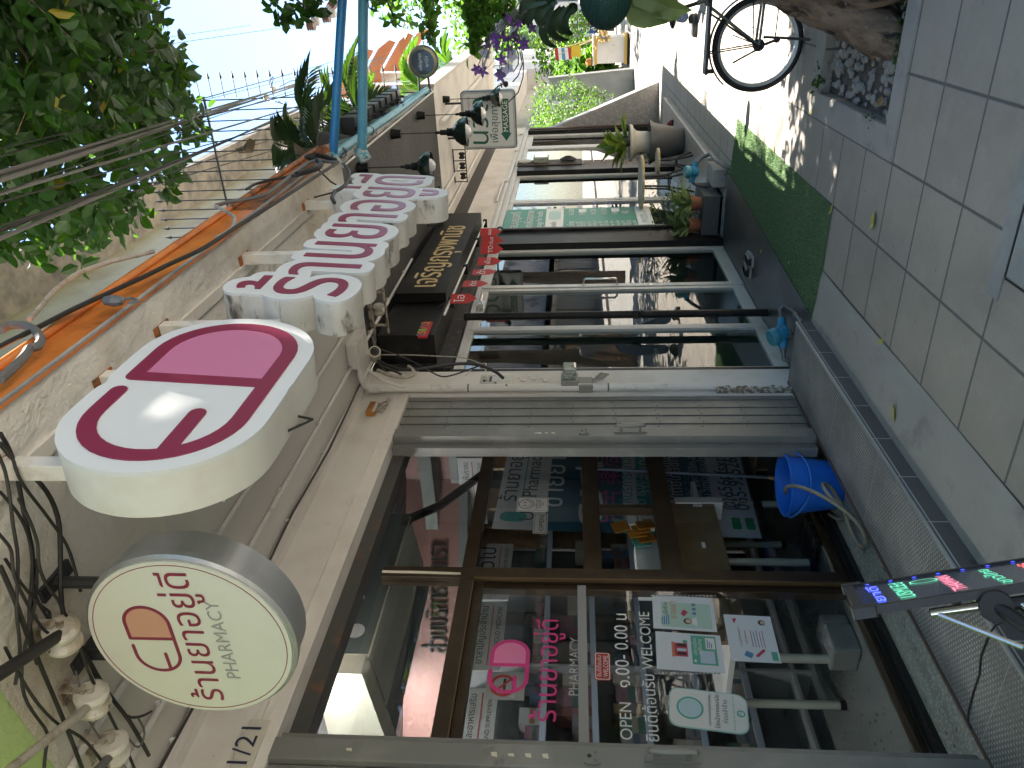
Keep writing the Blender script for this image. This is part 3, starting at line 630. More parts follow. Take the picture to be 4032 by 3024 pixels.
for x in (10.2, 12.2, 13.6): b.box(x, x+.16, YB-.035, YB-.021, 2.37, 2.42)
b.build('head_trim', WFRAME, S3)
for x0, x1 in ((10.86, 11.12), (14.0, 14.08)): B().box(x0, x1, YB-.01, 2.6, .1, 2.30).build('pillar', BLACK, S3)
b = B()
for k in range(14): b.box(11.121, 11.50, YB+.001, 2.5, .12+k*.156, .12+k*.156+.150)
b.build('brick_pier', M('dark_brick', (.13, .10, .085), .8, var=[((.2, .16, .13), 6, .5, .7)]), S3)
glazed(S3, 'window', 8.05, 9.42, .10, 2.30, 2.50, .05, .05, .06, handle=None)
glazed(S3, 'window', 9.44, 10.85, .10, 2.30, 2.50, .09, .05, .06)
glazed(S3, 'door', 11.52, 12.78, .02, 2.30, 2.50, .05, .06, .08, mgl=GLASS)
glazed(S3, 'door', 12.80, 13.98, .02, 2.30, 2.50, .16, .10, .1, mgl=GLASS)
b = B(); b.box(14.1, 14.2, YB-.03, 2.6, 0, 2.28); b.build('jamb', M('brown_paint', (.09, .05, .035), .5), S3)
b = B(); b.box(8.05, 14.3, 4.6, 4.7, 0, 2.9); b.box(14.2, 14.3, 2.6, 4.6, 0, 2.9); b.box(8.0, 8.05, 2.6, 4.6, 0, 2.9); b.build('inner_wall', M('room_wall', (.30, .28, .26), .8), S3)
b = B(); b.box(8.05, 14.3, 2.6, 4.6, 2.75, 2.8); b.build('ceiling', DARKIN, S3); B().box(8.05, 14.3, 2.6, 4.6, -.1, .06).build('floor', CONC, S3)
b = B()
for i in range(24):
    x = 10.05+.65*i/23; b.tube([(x, 2.60+.03*(i % 2), .9), (x-.0-.10*math.exp(-((x-10.4)/.3)**2), 2.60+.03*(i % 2), 1.35), (x, 2.60+.03*(i % 2), 2.25)], .02, 6)
b.build('curtain', M('patterned_grey_curtain', (.23, .20, .185), .8, var=[((.36, .33, .30), 18, .48, .55)]), S3, smooth=True)
b = B(); b.add([(14.35, 2.62, 2.36), (14.35, 1.72, .0), (14.35, 2.62, .0), (14.62, 2.62, 2.36), (14.62, 1.72, .0), (14.62, 2.62, .0)], [(0, 1, 2), (3, 5, 4), (0, 3, 4, 1), (0, 2, 5, 3)]); b.build('sloping_fin', M('grey_granite', (.30, .29, .28), .55, var=[((.42, .41, .40), 30, .5, .6)]), S3)
# set-back upper storey behind the canopies
t = thing('upper_storey_wall', 'tall beige upper wall with dark water stains behind the spiked fence', 'wall', (8, 3.2, 3.1))
b = B(); b.box(-6, 17.5, 3.0, 3.3, 3.0, 7.60); b.build('wall', M('stained_beige_wall', (.40, .34, .25), .9, var=[((.50, .45, .36), 1.2, .4, .7), ((.10, .09, .075), 2.3, .60, .72), ((.30, .22, .15), .8, .55, .75)], bump=[(8, .2)]), t)
b = B(); b.box(-6, 17.5, 2.42, 3.4, 7.601, 7.74); b.build('coping', M('dirty_shading_eave', (.25, .22, .18), .9, var=[((.10, .09, .08), 4, .4, .7)]), t)  # eave overhang added to keep the sun off the wall below
# ---------------------------------------------------------------- the big illuminated signs over the pharmacy
KS = 1.45/2.2                                    # (sign outlines below are in the photo's 2.2 m reference plane)
def sc(p): return (p[0]*KS, 1.5+(p[1]-1.5)*KS)
P0 = np.array([0, .9227, 2.752]); _uz = np.array([0, -.073, 1.0]); _uz /= np.linalg.norm(_uz); NS = np.array([0, -1, -.073]); NS = NS/np.linalg.norm(NS)
FS = (P0-_uz*2.752, np.array([1.0, 0, 0]), _uz, NS)
def scl(pts): return [sc(p) for p in pts]
zc, ro = 3.06, .283
ELINE = [(2.59, zc+ro)]+arc((2.43, zc), ro, 90, 270, 18)+[(2.70, zc-ro)]
DLINE = [(2.715, zc+ro)]+arc((2.97, zc), ro, 90, -90, 18)+[(2.715, zc-ro)]
EBAR = [(2.17, 2.955), (2.45, 2.955)]
DFILL = [(2.735, zc+ro-.02)]+arc((2.97, zc), ro-.02, 90, -90, 18)+[(2.735, zc-ro+.02)]
def pill_white(s=1.0):
    return flat([scl(l) for l in [arc((2.43, zc), ro, 90, 270, 18)+[(2.60, zc-ro), (2.66, zc-ro), (2.66, zc+ro-.05), (2.59, zc+ro)], DLINE]], grow=.105*KS)
PW = clean(pill_white(), .008)
t = thing('capsule_sign', 'large white capsule shaped sign with maroon outline and a pink half', 'sign', (1.8, 1.0, SOF))
b = B(); b.shape(PW, FS, d=.012); b.build('sign_face', SIGNW, t)
fr2 = (FS[0]-NS*.0121, FS[1], FS[2], FS[3]); b = B(); b.shape(PW, fr2, d=.115); b.build('sign_return', SIGNS, t, smooth=True)
b = B(); w = .034*KS
b.shape(flat([l for q, c in ((scl(ELINE), False), (scl(DLINE), True), (scl(EBAR), False)) for l in stroke(q, w, c)]), FS, lift=.0035, d=.003); b.build('logo_outline', MAROON, t)
b = B(); b.shape(flat([scl(DFILL)]), FS, lift=.0015); b.build('logo_fill', PINK, t)
def hanger(x, parent, zb=2.62, w=.045):
    y = 1.035; b = B(); b.box(x-w/2, x+w/2, y-w/2, y+w/2, zb, SOF-.006); b.build('hanger', PVC, parent, bevel=.002)
    b = B(); b.add([(x-.05, y-.02, SOF-.0005), (x+.05, y-.02, SOF-.0005), (x+.05, y+.02, SOF-.0005), (x-.05, y+.02, SOF-.0005), (x-.05, y-.02, SOF-.007), (x+.05, y-.02, SOF-.007), (x+.05, y+.02, SOF-.007), (x-.05, y+.02, SOF-.007)],
                   [(0, 1, 2, 3), (7, 6, 5, 4), (0, 4, 5, 1), (1, 5, 6, 2), (2, 6, 7, 3), (3, 7, 4, 0)]); b.ball((x+.03, y, SOF-.012), .012, 6); b.build('rusty_foot', RUST, parent)
hanger(1.50, t); hanger(1.98, t, 2.7)
b = B(); b.tube([(1.72, 1.07, 2.30), (1.735, 1.05, 2.245), (1.78, 1.06, 2.23), (1.82, 1.07, 2.30)], .004, 6); b.build('wire_loop', CABLE, t)
b = B(); b.bar((1.50, 1.06, 2.42), (1.50, 1.10, 2.36), .045, .045); b.build('hanger', PVC, t)

t = thing('letter_sign', 'row of white channel letters with maroon Thai lettering beside the capsule sign', 'sign', (3.3, 1.0, SOF))
L0 = fit_loops(text_loops('ร้านยาอยู่ดี', .032, 5), w=2.70*KS, h=(3.33-2.55)*KS, at=sc((3.69, 2.55)), bbox=True)
wsh = flat(fit_loops(text_loops('ร้านยาอยู่ดี', .018, 2), w=2.70*KS, h=(3.33-2.55)*KS, at=sc((3.69, 2.55)), bbox=True), grow=.072*KS); wsh = clean(wsh, .005, 3)
b = B(); b.shape(wsh, FS, d=.010); b.build('sign_face', SIGNW, t)
b = B(); b.shape(wsh, (FS[0]-NS*.0101, FS[1], FS[2], FS[3]), d=.12); b.build('sign_return', SIGND, t, smooth=True)
b = B(); b.shape(flat(L0), FS, lift=.0035, d=.003); b.build('lettering', MAROON, t)
for x in (2.36, 3.12, 4.0): hanger(x, t, 2.52)
b = B(); b.tube([(3.13, 1.06, SOF-.03), (3.15, 1.07, 2.8), (3.15, 1.06, 2.6)], .004, 5); b.tube([(4.02, 1.0, 2.90), (4.1, .98, 2.75), (4.16, .95, 2.84), (4.25, .9, 2.93)], .005, 5); b.build('feed_wire', CABLE, t)

# ---------------------------------------------------------------- round blade sign
XF = 1.45; a3 = ZM(0, 2016)
t = thing('round_sign', 'round cream blade sign with steel rim and small capsule emblem', 'sign', (1.5, 1.57, SOF))
YC, ZC, RR = 1.572, 2.562, .283
FR = ((XF, YC, ZC), (0, -1, 0), (0, 0, 1), (-1, 0, 0))
def pR(x, y):
    q = onX(a3(x, y), XF); return q
def uvR(x, y):
    q = pR(x, y); return (-(q[1]-YC), q[2]-ZC)
b = B(); b.shape(flat([circ((0, 0), RR, 64)]), FR, d=.006); b.build('sign_face', SIGNP, t)
b = B(); b.lathe((XF+.0061, YC, ZC), [(RR-.03, 0), (RR+.004, 0), (RR+.012, .008), (RR+.012, .028), (RR+.004, .032), (RR+.001, .033), (RR+.001, .118), (RR-.03, .118), (0, .118)], 64, ax=(1, 0, 0)); b.build('steel_rim', STEEL, t, smooth=True)
b = B(); b.shape(flat(stroke(circ((0, 0), RR-.013, 64), .0011, True)), FR, lift=.001, d=.001)
# emblem: scaled copy of the capsule
dr = uvR(880, 590); el = uvR(1080, 1045); s = (dr[0]-el[0])/1.23; top = uvR(795, 650); bot = uvR(1165, 960)
mu = (dr[0]+el[0])/2; mv = (top[1]+bot[1])/2-.0
def em(pts): return [((p[0]-2.70)*s+mu, (p[1]-zc)*s*1.02+mv) for p in pts]
b.shape(flat([l for q, c in ((em(ELINE), False), (em(DLINE), True), (em(EBAR), False)) for l in stroke(q, .022*s, c)]), FR, lift=.0018, d=.001)
words(b, 'ร้านยาอยู่ดี', pR(1458, 1218), pR(1205, 395), FR, bold=.012, lift=.0018)
words(b, 'PHARMACY', pR(1562, 1075), pR(1408, 575), FR, m=1, lift=.0018, bold=-.008)
b.build('lettering', [MAROON, GREYI], t)
b = B(); b.shape(flat([em(DFILL)]), FR, lift=.0008); b.build('logo_fill', PEACH, t)
for y in (YC-.15, YC+.13):
    b = B(); b.tube([(XF+.06, y, 2.80), (XF+.06, y, SOF-.004)], .017, 10); b.box(XF+.0, XF+.13, y-.022, y+.022, SOF-.012, SOF-.0004); b.build('hanger', DGREY, t, smooth=False)

# ---------------------------------------------------------------- spool insulators and their cables
def spool(b, c, ax, r=.045, h=.075):
    b.lathe(np.array(c)-np.array(ax)*h/2, [(.0, 0), (r*.75, 0), (r, h*.12), (r, h*.25), (r*.68, h*.42), (r*.68, h*.58), (r, h*.75), (r, h*.88), (r*.75, h), (0, h)], 20, ax=ax)
ins = thing('insulator_rack', 'dirty porcelain spool insulator nearest the round sign', 'insulator', (1.38, 1.51, SOF), 'spool insulators under the lime canopy')
x, y, z = 1.39, 1.50, 2.872; ax = (.10, .97, .22)
b = B(); spool(b, (x, y, z), ax, .046, .085); b.build('spool', PORC, ins, smooth=True)
b = B()
for k in (-.047, .047):
    b.bar((x+k*.1, y+k, z+.002), (x+k*.1, y+k, SOF-.004), .03, .007, up=(0, 1, 0))
b.box(x-.022, x+.022, y-.055, y+.055, SOF-.010, SOF-.0008); b.tube([np.array((x, y, z))-np.array(ax)*.065, np.array((x, y, z))+np.array(ax)*.065], .010, 8); b.build('bracket', RUSTM, ins)
for i, (dx, dy, lab) in enumerate(((.005, .255, 'dirty porcelain spool insulator in the middle of three on the lime boundary'), (.0, .46, 'dirty porcelain spool insulator lowest and nearest the house number'))): dup(ins, (dx, dy, 0), lab)
b = B(); b.tube([(1.38, 1.48, 2.86), (1.15, 1.38, 2.85), (.8, 1.22, 2.86), (-1, .5, 3.0)], [.016, .016, .016, .016], 10); tag(b.build('service_cable', CABLE, smooth=True), 'thick black cable running from the topmost insulator across the lime paint', 'cable')
b = B(); b.tube([(1.385, 1.75, 2.86), (1.32, 1.72, 2.855), (1.1, 1.62, 2.85), (-1, .9, 3.0)], .012, 10); tag(b.build('service_cable', CABLEW, smooth=True), 'pale taped cable running from the middle insulator', 'cable')
b = B(); b.tube([(1.39, 1.96, 2.86), (1.30, 1.92, 2.85), (1.0, 1.8, 2.85), (-1, 1.0, 3.0)], .012, 10); tag(b.build('service_cable', CABLEG, smooth=True), 'mottled cable running from the lowest insulator', 'cable')
# loose wires over the soffit: photographed paths dropped on the soffit plane
k_ = ZM(0, 2200, 600/1208); kk = ZM(0, 1600, 800/2212)
paths = [('drooping black wire under the soffit, outermost beside the capsule sign', [kk(0, 290), kk(90, 440), kk(170, 640), kk(230, 1000), kk(290, 1300), kk(380, 1659), k_(215, 560), k_(300, 800), k_(450, 1150), k_(560, 1420), k_(650, 1659)], .008),
         ('black wire crossing the soffit behind the topmost insulator', [kk(0, 400), kk(120, 560), kk(300, 700), kk(520, 920), kk(640, 1200), kk(660, 1500), k_(480, 420), k_(560, 560), k_(700, 800), k_(860, 1080), k_(1030, 1280), k_(1180, 1560)], .009),
         ('slack black wire looping over the lime paint', [k_(290, 0), k_(295, 300), k_(210, 640), k_(165, 860), k_(180, 1090), k_(290, 1260), k_(390, 1380), k_(360, 1530), k_(350, 1659)], .006),
         ('thin black wire running down to the rack brackets', [kk(0, 930), kk(150, 1100), kk(280, 1300), kk(360, 1600), k_(250, 200), k_(300, 350), k_(400, 500), k_(440, 590)], .006),
         ('short black wire hooked beside the round sign', [k_(40, 0), k_(180, 220), k_(330, 380), k_(400, 420), k_(390, 480), k_(440, 495), k_(520, 460)], .006),
         ('black wire sagging beneath the round sign', [k_(700, 790), k_(760, 960), k_(860, 1080), k_(1000, 1265), k_(1120, 1255), k_(1200, 1210)], .006),
         ('grey wire hanging between the two lower insulators', [k_(600, 890), k_(630, 1000), k_(640, 1090), k_(680, 1250), k_(800, 1440), k_(1000, 1659)], .004),
         ('thin grey lead along the lower rack', [k_(1000, 1400), k_(1100, 1530), k_(1160, 1380), k_(1100, 1270)], .005),
         ('black wire along the outer canopy corner', [k_(0, 60), k_(110, 300), k_(200, 560), k_(300, 830)], .009)]
paths += [('black wire fanning from the canopy edge, %s of the left hand tangle' % w, [kk(*q) if k == 0 else k_(*q) for k, q in pp], .006) for w, pp in (
    ('first', [(0, (-20, 520)), (0, (60, 700)), (0, (110, 1000)), (0, (140, 1300)), (0, (210, 1659)), (1, (120, 420)), (1, (170, 700)), (1, (120, 1000))]),
    ('second', [(0, (-20, 1380)), (0, (60, 1470)), (0, (130, 1560)), (1, (100, 130)), (1, (200, 330)), (1, (330, 560)), (1, (430, 620))]),
    ('third', [(0, (20, 400)), (0, (130, 520)), (0, (190, 760)), (0, (310, 940)), (0, (480, 1150)), (0, (640, 1370)), (0, (760, 1560)), (1, (640, 260))]),
    ('fourth', [(0, (200, 1000)), (0, (330, 1250)), (0, (420, 1500)), (1, (300, 60)), (1, (380, 240)), (1, (470, 330)), (1, (500, 430))]),
    ('fifth', [(1, (40, 700)), (1, (160, 940)), (1, (300, 1160)), (1, (470, 1330)), (1, (640, 1400)), (1, (780, 1560)), (1, (860, 1700))]),
    ('sixth', [(1, (520, 440)), (1, (600, 600)), (1, (700, 900)), (1, (800, 1100)), (1, (900, 1300)), (1, (1000, 1500)), (1, (1080, 1700))]))]
for i, (lab, pth, r) in enumerate(paths):
    pts = [onZ(p, SOF-.03-.004*i) for p in pth]; P3 = []
    for j in range(len(pts)-1):
        for q in np.linspace(0, 1, 4)[:-1]: P3.append(pts[j]*(1-q)+pts[j+1]*q)
    P3.append(pts[-1]); P3 = np.array(P3); Q = P3.copy()
    for _ in range(2): Q[1:-1] = (Q[:-2]+Q[1:-1]*2+Q[2:])/4
    tag(B().tube(list(Q), r*.72, 6).build('loose_wire', CABLE if i not in (6, 7) else CABLEG, smooth=True), lab, 'wire', 'loose wires under the pharmacy canopy')
# ceiling conduits and the tube run
for i, (y, lab) in enumerate(((1.925, 'upper white conduit along the pharmacy ceiling boards'), (2.165, 'middle white conduit along the pharmacy ceiling boards'), (2.36, 'lower white conduit with black cable beside the beam'))):
    tt = thing('conduit', lab, 'conduit', (3, y, SOF), 'white conduits on the ceiling')
    x1 = (6.6, 6.4, 4.45)[i]; b = B(); b.tube([(1.3, y, SOF-.014), (4.77, y, SOF-.014)]+([(x1, y, SOF-.014)] if x1 > 4.8 else []), .0115 if i < 2 else .010, 8); b.build('pipe', PVC, tt, smooth=True)
    if i == 2: B().tube([(1.3, y-.02, SOF-.013), (2.3, y-.012, SOF-.03), (3.0, y-.014, SOF-.016), (3.6, y-.012, SOF-.035), (4.4, y-.014, SOF-.02)], .006, 6).build('cable', CABLE, tt, smooth=True)
    for x in np.arange(1.7, x1, .62): B().box(x, x+.012, y-.022, y+.022, SOF-.018, SOF-.0005).build('saddle_clip', PVC, tt)
t = thing('junction_box', 'white painted junction box on the ceiling with round knockouts', 'box', (4.52, 2.05, SOF))
B().box(4.28, 4.52, 2.0, 2.18, SOF-.075, SOF-.0006).build('box_body', PVC, t, bevel=.004)
b = B()
for x in (4.33, 4.46): b.lathe((x, 2.06, SOF-.0751), [(.02, 0), (.022, -.003), (.018, -.003)], 14)
b.build('knockouts', PVC, t)
t = thing('security_camera', 'small cream dome camera hanging under the junction box', 'camera', (4.52, 2.05, 2.85))
b = B(); b.lathe((4.47, 2.16, 2.90), [(.03, .0), (.03, -.012), (.014, -.02), (.014, -.05), (.02, -.055)], 16); b.build('mount', IVORY, t, smooth=True)
b = B(); b.tube([(4.50, 2.20, 2.83), (4.40, 2.11, 2.80)], [.036, .040], 18); b.build('body', M('olive_grey_plastic', (.22, .21, .17), .4), t, smooth=True)
b = B(); cdir = np.array([-.1, -.09, -.03]); cdir /= np.linalg.norm(cdir); p = np.array([4.399, 2.109, 2.80]); b.tube([p, p+cdir*.004], .039, 18, m=0); b.tube([p+cdir*.0042, p+cdir*.006], .030, 18, m=1)
for q in range(14):
    a = 2*PI*q/14; e1 = np.array([.67, -.74, 0]); b.ball(p+cdir*.007+.021*(math.cos(a)*e1+math.sin(a)*np.array([0, 0, 1])), .0022, 5, m=0)
b.ball(p+cdir*.006, .010, 8, m=1); b.build('lens', [IVORY, BLACKI], t)
# ---------------------------------------------------------------- pillar fittings
t = thing('downpipe', 'white downpipe on the pillar between gate and black shop', 'pipe', (4.40, 2.39, .6))
b = B(); b.tube([(4.405, 2.385, .60), (4.402, 2.385, 2.86)], .026, 14); b.tube([(4.402, 2.385, 2.85), (4.402, 2.36, 2.90), (4.42, 2.30, 2.925), (4.44, 2.1, 2.925)], .026, 12); b.lathe((4.402, 2.385, 2.80), [(.026, 0), (.032, .0), (.032, .07), (.026, .07)], 14); b.build('pipe', PVC, t, smooth=True)
b = B(); b.lathe((4.404, 2.385, 1.28), [(.0262, 0), (.0275, .004), (.0262, .01)], 14); b.lathe((4.403, 2.385, 2.2), [(.0262, 0), (.0275, .004), (.0262, .01)], 14); b.ball((4.395, 2.362, 1.95), .008, 8); b.build('pipe_joint', M('pipe_gap', (.12, .11, .1), .7), t)
b = B()
for i in range(26):
    z0 = .02+.022*i; b.box(4.362, 4.40+random.uniform(.0, .035), 2.388+random.uniform(0, .01), 2.4145, z0, z0+.023)
tag(b.build('exposed_mortar', M('crumbled_mortar', (.20, .16, .12), .9, var=[((.5, .47, .43), 30, .5, .56)], bump=[(60, .6)])), 'crumbled bare mortar at the foot of the white pillar', 'mortar')
k3 = ZM(1750, 850, 700/1548)
def boxpx(p, q, y, dz=None):
    A = onY(p, y); Bq = onY(q, y); return min(A[0], Bq[0]), max(A[0], Bq[0]), min(A[2], Bq[2]), max(A[2], Bq[2])
t = thing('power_outlet', 'grey boxed power outlet with a plug high on the white pillar', 'outlet', (4.5, 2.38, 2.1))
x0, x1, z0, z1 = boxpx(k3(305, 1480), k3(450, 1400), 2.375); B().box(x0, x1, 2.36, 2.414, z0, z1).build('box', M('grey_white_plastic', (.46, .45, .42), .45), t, bevel=.004)
b = B()
for s in (.3, .7): b.box(x0+.03, x1-.03, 2.357, 2.3605, z0+(z1-z0)*s-.008, z0+(z1-z0)*s+.008)
b.build('sockets', BLACKI, t)
b = B(); b.box((x0+x1)/2-.014, (x0+x1)/2+.014, 2.33, 2.357, z1-.05, z1-.022); b.tube([((x0+x1)/2, 2.33, z1-.036), (x1+.05, 2.30, z1-.03), (x1+.12, 2.34, z1+.05), (x1+.06, 2.4, z1+.12)], .004, 6); b.build('plug', IVORY, t)
t = thing('power_outlet', 'ivory boxed switch panel just below the grey outlet', 'outlet', (4.5, 2.38, 2.0))
x0, x1, z0, z1 = boxpx(k3(455, 1480), k3(600, 1400), 2.375); B().box(x0, x1, 2.36, 2.414, z0, z1).build('box', IVORY, t, bevel=.004)
b = B()
for i in range(3): b.box(x0+.028, x1-.028, 2.357, 2.3605, z0+.022+i*.042, z0+.054+i*.042)
b.build('switches', WFRAME, t)
t = thing('electric_meter', 'glass covered electric meter on the white pillar', 'meter', (4.6, 2.3, 1.5))
x0, x1, z0, z1 = boxpx(k3(1015, 1475), k3(1165, 1400), 2.36); B().box(x0, x1, 2.33, 2.414, z0, z1).build('meter_base', M('old_meter_grey', (.30, .30, .27), .5, var=[((.2, .19, .16), 20, .5, .7)]), t, bevel=.006)
b = B(); b.box(x0+.01, x1-.01, 2.24, 2.329, z0+.012, z1-.012); b.build('glass_cover', M('frosted_meter_glass', (.40, .43, .38), .12, coat=.5, var=[((.18, .19, .16), 40, .45, .6)]), t, bevel=.015)
b = B(); b.box(x0-.01, x1, 2.36, 2.414, z0-.095, z0-.001); b.build('terminal_box', M('old_meter_grey_b', (.25, .24, .215), .6), t, bevel=.006)
b = B()
for k in range(3): b.tube([((x0+x1)/2-.02+.02*k, 2.36, z0-.09), ((x0+x1)/2-.03+.03*k, 2.33, z0-.16-.02*k), (x1+.01+.02*k, 2.36, z0-.15), (x1-.01, 2.40, z0-.08)], .006, 6)
b.build('tail_wire', CABLEW, t, smooth=True)
b = B()
for (z0, dx) in ((1.85, 0), (1.78, .02), (1.70, -.01), (1.32, .02)):
    b.ball((4.56+dx, 2.414, z0), .022, 7, sy=.4); b.ball((4.60+dx, 2.414, z0+.03), .015, 7, sy=.4)
tag(b.build('old_clips', PVC), 'painted over remains of clips on the white pillar', 'clips')
# cable bundle at the corner
kc = ZM(1008, 1008)
b6 = [('thick black cable swinging from the canopy corner to the outlets', [(790, 680), (900, 735), (1050, 740), (1250, 700), (1430, 695), (1560, 750), (1600, 790)], .011, CABLE),
      ('thin black cable drooping across the black box end', [(790, 600), (950, 650), (1100, 730), (1200, 790), (1290, 770), (1480, 700)], .005, CABLE),
      ('pale thin cable stretched along the black box end', [(790, 640), (1000, 640), (1200, 650), (1330, 655), (1450, 690), (1600, 780)], .004, CABLEW),
      ('dirty white conduit elbow hanging from the canopy corner', [(790, 740), (850, 770), (950, 790), (1010, 780), (1030, 750), (990, 715)], .012, CABLEW),
      ('white pvc hose from the camera to the pillar', [(730, 740), (790, 790), (880, 830), (960, 850)], .010, PVC),
      ('short black cable tangle under the camera', [(800, 690), (830, 750), (900, 780), (960, 770), (850, 730), (800, 700)], .007, CABLE)]
for lab, pth, r, m in b6:
    pts = np.array([onY(kc(*p), 2.16) for p in pth]); N = len(pts); tt_ = np.linspace(0, N-1, N*4); P3 = np.array([np.interp(tt_, range(N), pts[:, k]) for k in range(3)]).T
    for _ in range(4): P3[1:-1] = (P3[:-2]+2*P3[1:-1]+P3[2:])/4
    tag(B().tube(list(P3), r, 7).build('loose_cable', m, smooth=True), lab, 'cable', 'cables at the canopy corner')
t = thing('insulator_rack', 'dusty white spool insulators stacked on a rod at the black shop canopy corner', 'insulator', (4.85, 1.9, SOF))
for y in (1.52, 1.76, 2.02):
    b = B(); spool(b, (4.90, y, 2.875), (0, 1, 0), .040, .08); b.build('spool', PORC, t, smooth=True)
b = B(); b.box(4.89, 4.91, 1.35, 2.3, 2.82, 2.832); b.box(4.88, 4.92, 1.35, 2.3, 2.925, 2.9495)
for y in (1.45, 1.64, 1.89, 2.14): b.box(4.885, 4.915, y-.004, y+.004, 2.832, 2.925)
b.build('bracket', RUSTM, t)
t = thing('junction_box', 'rusty orange junction box on the cream beam above the gate', 'box', (4.05, 2.40, 2.8))
bx = ZM(800, 1400, 900/2133)
x0, x1, z0, z1 = boxpx(bx(1515, 545), bx(1640, 445), YB-.02); B().box(x0, x1, YB-.035, YB-.001, z0, z1).build('box_body', M('rust_orange_paint', (.42, .17, .03), .6, var=[((.20, .08, .025), 12, .5, .7)]), t, bevel=.003)
B().box(x0, x1, YB-.04, YB-.036, z0-.004, z0+.012).build('lid_edge', WFRAME, t)
b = B(); c = ((x0+x1)/2, YB-.02, z0-.03)
for k in range(5): b.tube([(c[0]+.04*math.cos(q+k)+.02*k, c[1]-.01*math.sin(3*q), c[2]+.03*math.sin(q+k*.7)) for q in np.linspace(0, 4.5, 12)], .004, 5)
b.build('wire_tangle', CABLEW, t)
# house number
nb = thing('number_plate', 'white house number plate on the beam at its near end', 'house number', (1.9, 2.4, 2.7))
kr = ZM(0, 2016)
q0 = onY(kr(1640, 1640), YB-.0); x0, x1, z0, z1 = 1.60, 2.02, q0[2]-.008, q0[2]+.075
x1 = onY(kr(1640, 1390), YB)[0]+.02; x0 = x1-.22
B().box(x0, x1, YB-.016, YB-.001, z0+.005, z1).build('plate', M('cream_plate', (.55, .52, .44), .5), nb, bevel=.003)
b = B(); words(b, '1/21', (x0+.035, YB-.017, z0+.025), (x1-.035, YB-.017, z0+.025), FY(YB-.0165), bold=-.006, lift=.001); b.build('lettering', M('blue_black_paint', (.02, .025, .06), .5), nb)

# ---------------------------------------------------------------- black shop boards
t = thing('name_board', 'black hanging name board with gold Thai lettering above the black shop doors', 'sign', (6.6, 2.1, 2.9))
BY = 2.12; BF = ((0, BY, 0), (1, 0, 0), (0, 0, 1), (0, -1, 0)); A0 = onY(ZM(1300, 400, 900/1659)(838, 1387), BY); A1 = onY(ZM(1300, 400, 900/1659)(470, 1390), BY); A2 = onY(ZM(1300, 400, 900/1659)(1060, 870), BY); A3 = onY(ZM(1300, 400, 900/1659)(800, 870), BY)
b = B(); pl = [(A0[0], A0[2]), (A2[0], A2[2]), (A2[0], A3[2]), (A0[0], A1[2])]; b.shape(flat([pl]), BF, d=.075); b.build('board', BLACK, t)
hz = ZM(1300, 400, 900/1659); b = B(); words(b, 'เจริญกรุงพานิช', onY(hz(760, 1345), BY), onY(hz(985, 905), BY), BF, h=.30, bold=.004, lift=.006, d=.005); b.build('lettering', GOLD, t)
hh = 0
t = thing('number_plate', 'small red house number plate with multicoloured figures on the black box', 'house number', (5.2, 2.19, 2.56))
pa = onY(kc(1125, 500), 2.195); x0, x1 = onY(kc(1120, 530), 2.195)[0], onY(kc(1120, 432), 2.195)[0]; z0 = onY(kc(1128, 480), 2.195)[2]; z1 = onY(kc(1070, 480), 2.195)[2]
B().box(x0, x1, 2.185, 2.1995, z0, z1).build('plate', RED, t, bevel=.002)
b = B()
for i, c in enumerate('251/22'): words(b, c, (x0+.012+(x1-x0-.02)*i/6, 2.184, z0+.02), (x0+.012+(x1-x0-.02)*(i+.85)/6, 2.184, z0+.02), FY(2.185), m=i % 4, h=.085, bold=.02, lift=.002, d=.002)
b.build('lettering', [M('fig_blue', (.12, .2, .35), .5), M('fig_yellow', (.6, .4, .1), .5), M('fig_green', (.2, .4, .1), .5), M('fig_orange', (.6, .2, .08), .5)], t)
t = thing('tube_light', 'slim white tube light strung under the black board front', 'light', (6.5, 2.15, 2.45))
ra, rb = onY(k3(0, 860), 2.14), onY(k3(360, 30), 2.14)
b = B(); b.tube([ra, rb], .009, 8); b.build('tube', M('unlit_tube', (.72, .72, .70), .3), t, smooth=True)
b = B()
for q in (.12, .42, .72, .97):
    p = ra+(rb-ra)*q; b.box(p[0]-.015, p[0]+.015, 2.12, 2.20, p[2]-.02, p[2]+.015)
b.build('clips', BLACK, t)
# string of red pennants
flags = [(k3(150, 720), 'ไอ', 285), (k3(255, 590), 'ติด', 355), (k3(335, 488), 'ต้า', 440), (k3(378, 395), 'เย็น', 480), (k3(400, 290), 'TO', 495), (k3(405, 217), 'ทันส', 495), (k3(388, 140), 'แบบ', 475)]
for i, (p, s, _) in enumerate(flags):
    c = onY(p, 2.10); w = .052; tw = .25*math.sin(i*2.1); u = np.array([math.cos(tw)*.9, -.35+.3*math.sin(i), 0]); u /= np.linalg.norm(u); n = np.cross(u, (0, 0, 1)); n = n if n[1] < 0 else -n
    fr = (c, u, (0, 0, 1), n); sh = [(-w, .085), (-w, -.05), (-w*.7, -.075), (0, -.115), (w*.7, -.075), (w, -.05), (w, .085)]
    t = thing('pennant', 'red pennant reading %s on the string under the black board' % s, 'flag', tuple(c), 'red pennants under the black board')
    B().shape(flat([sh]), fr, d=.0015).build('cloth', RED, t)
    b = B(); words(b, s, c-u*w*.75+np.array([0, 0, -.02]), c+u*w*.75+np.array([0, 0, -.02]), fr, bold=.02, lift=.002); b.build('lettering', WHITE, t)
cs = [onY(p, 2.10)+np.array([0, 0, .085]) for p, _, _ in flags]
tag(B().tube([cs[0]+np.array([-.12, .02, .08])]+cs+[cs[-1]+np.array([.1, 0, .06])], .002, 4).build('pennant_string', CABLE), 'thin cord carrying the red pennants', 'cord')
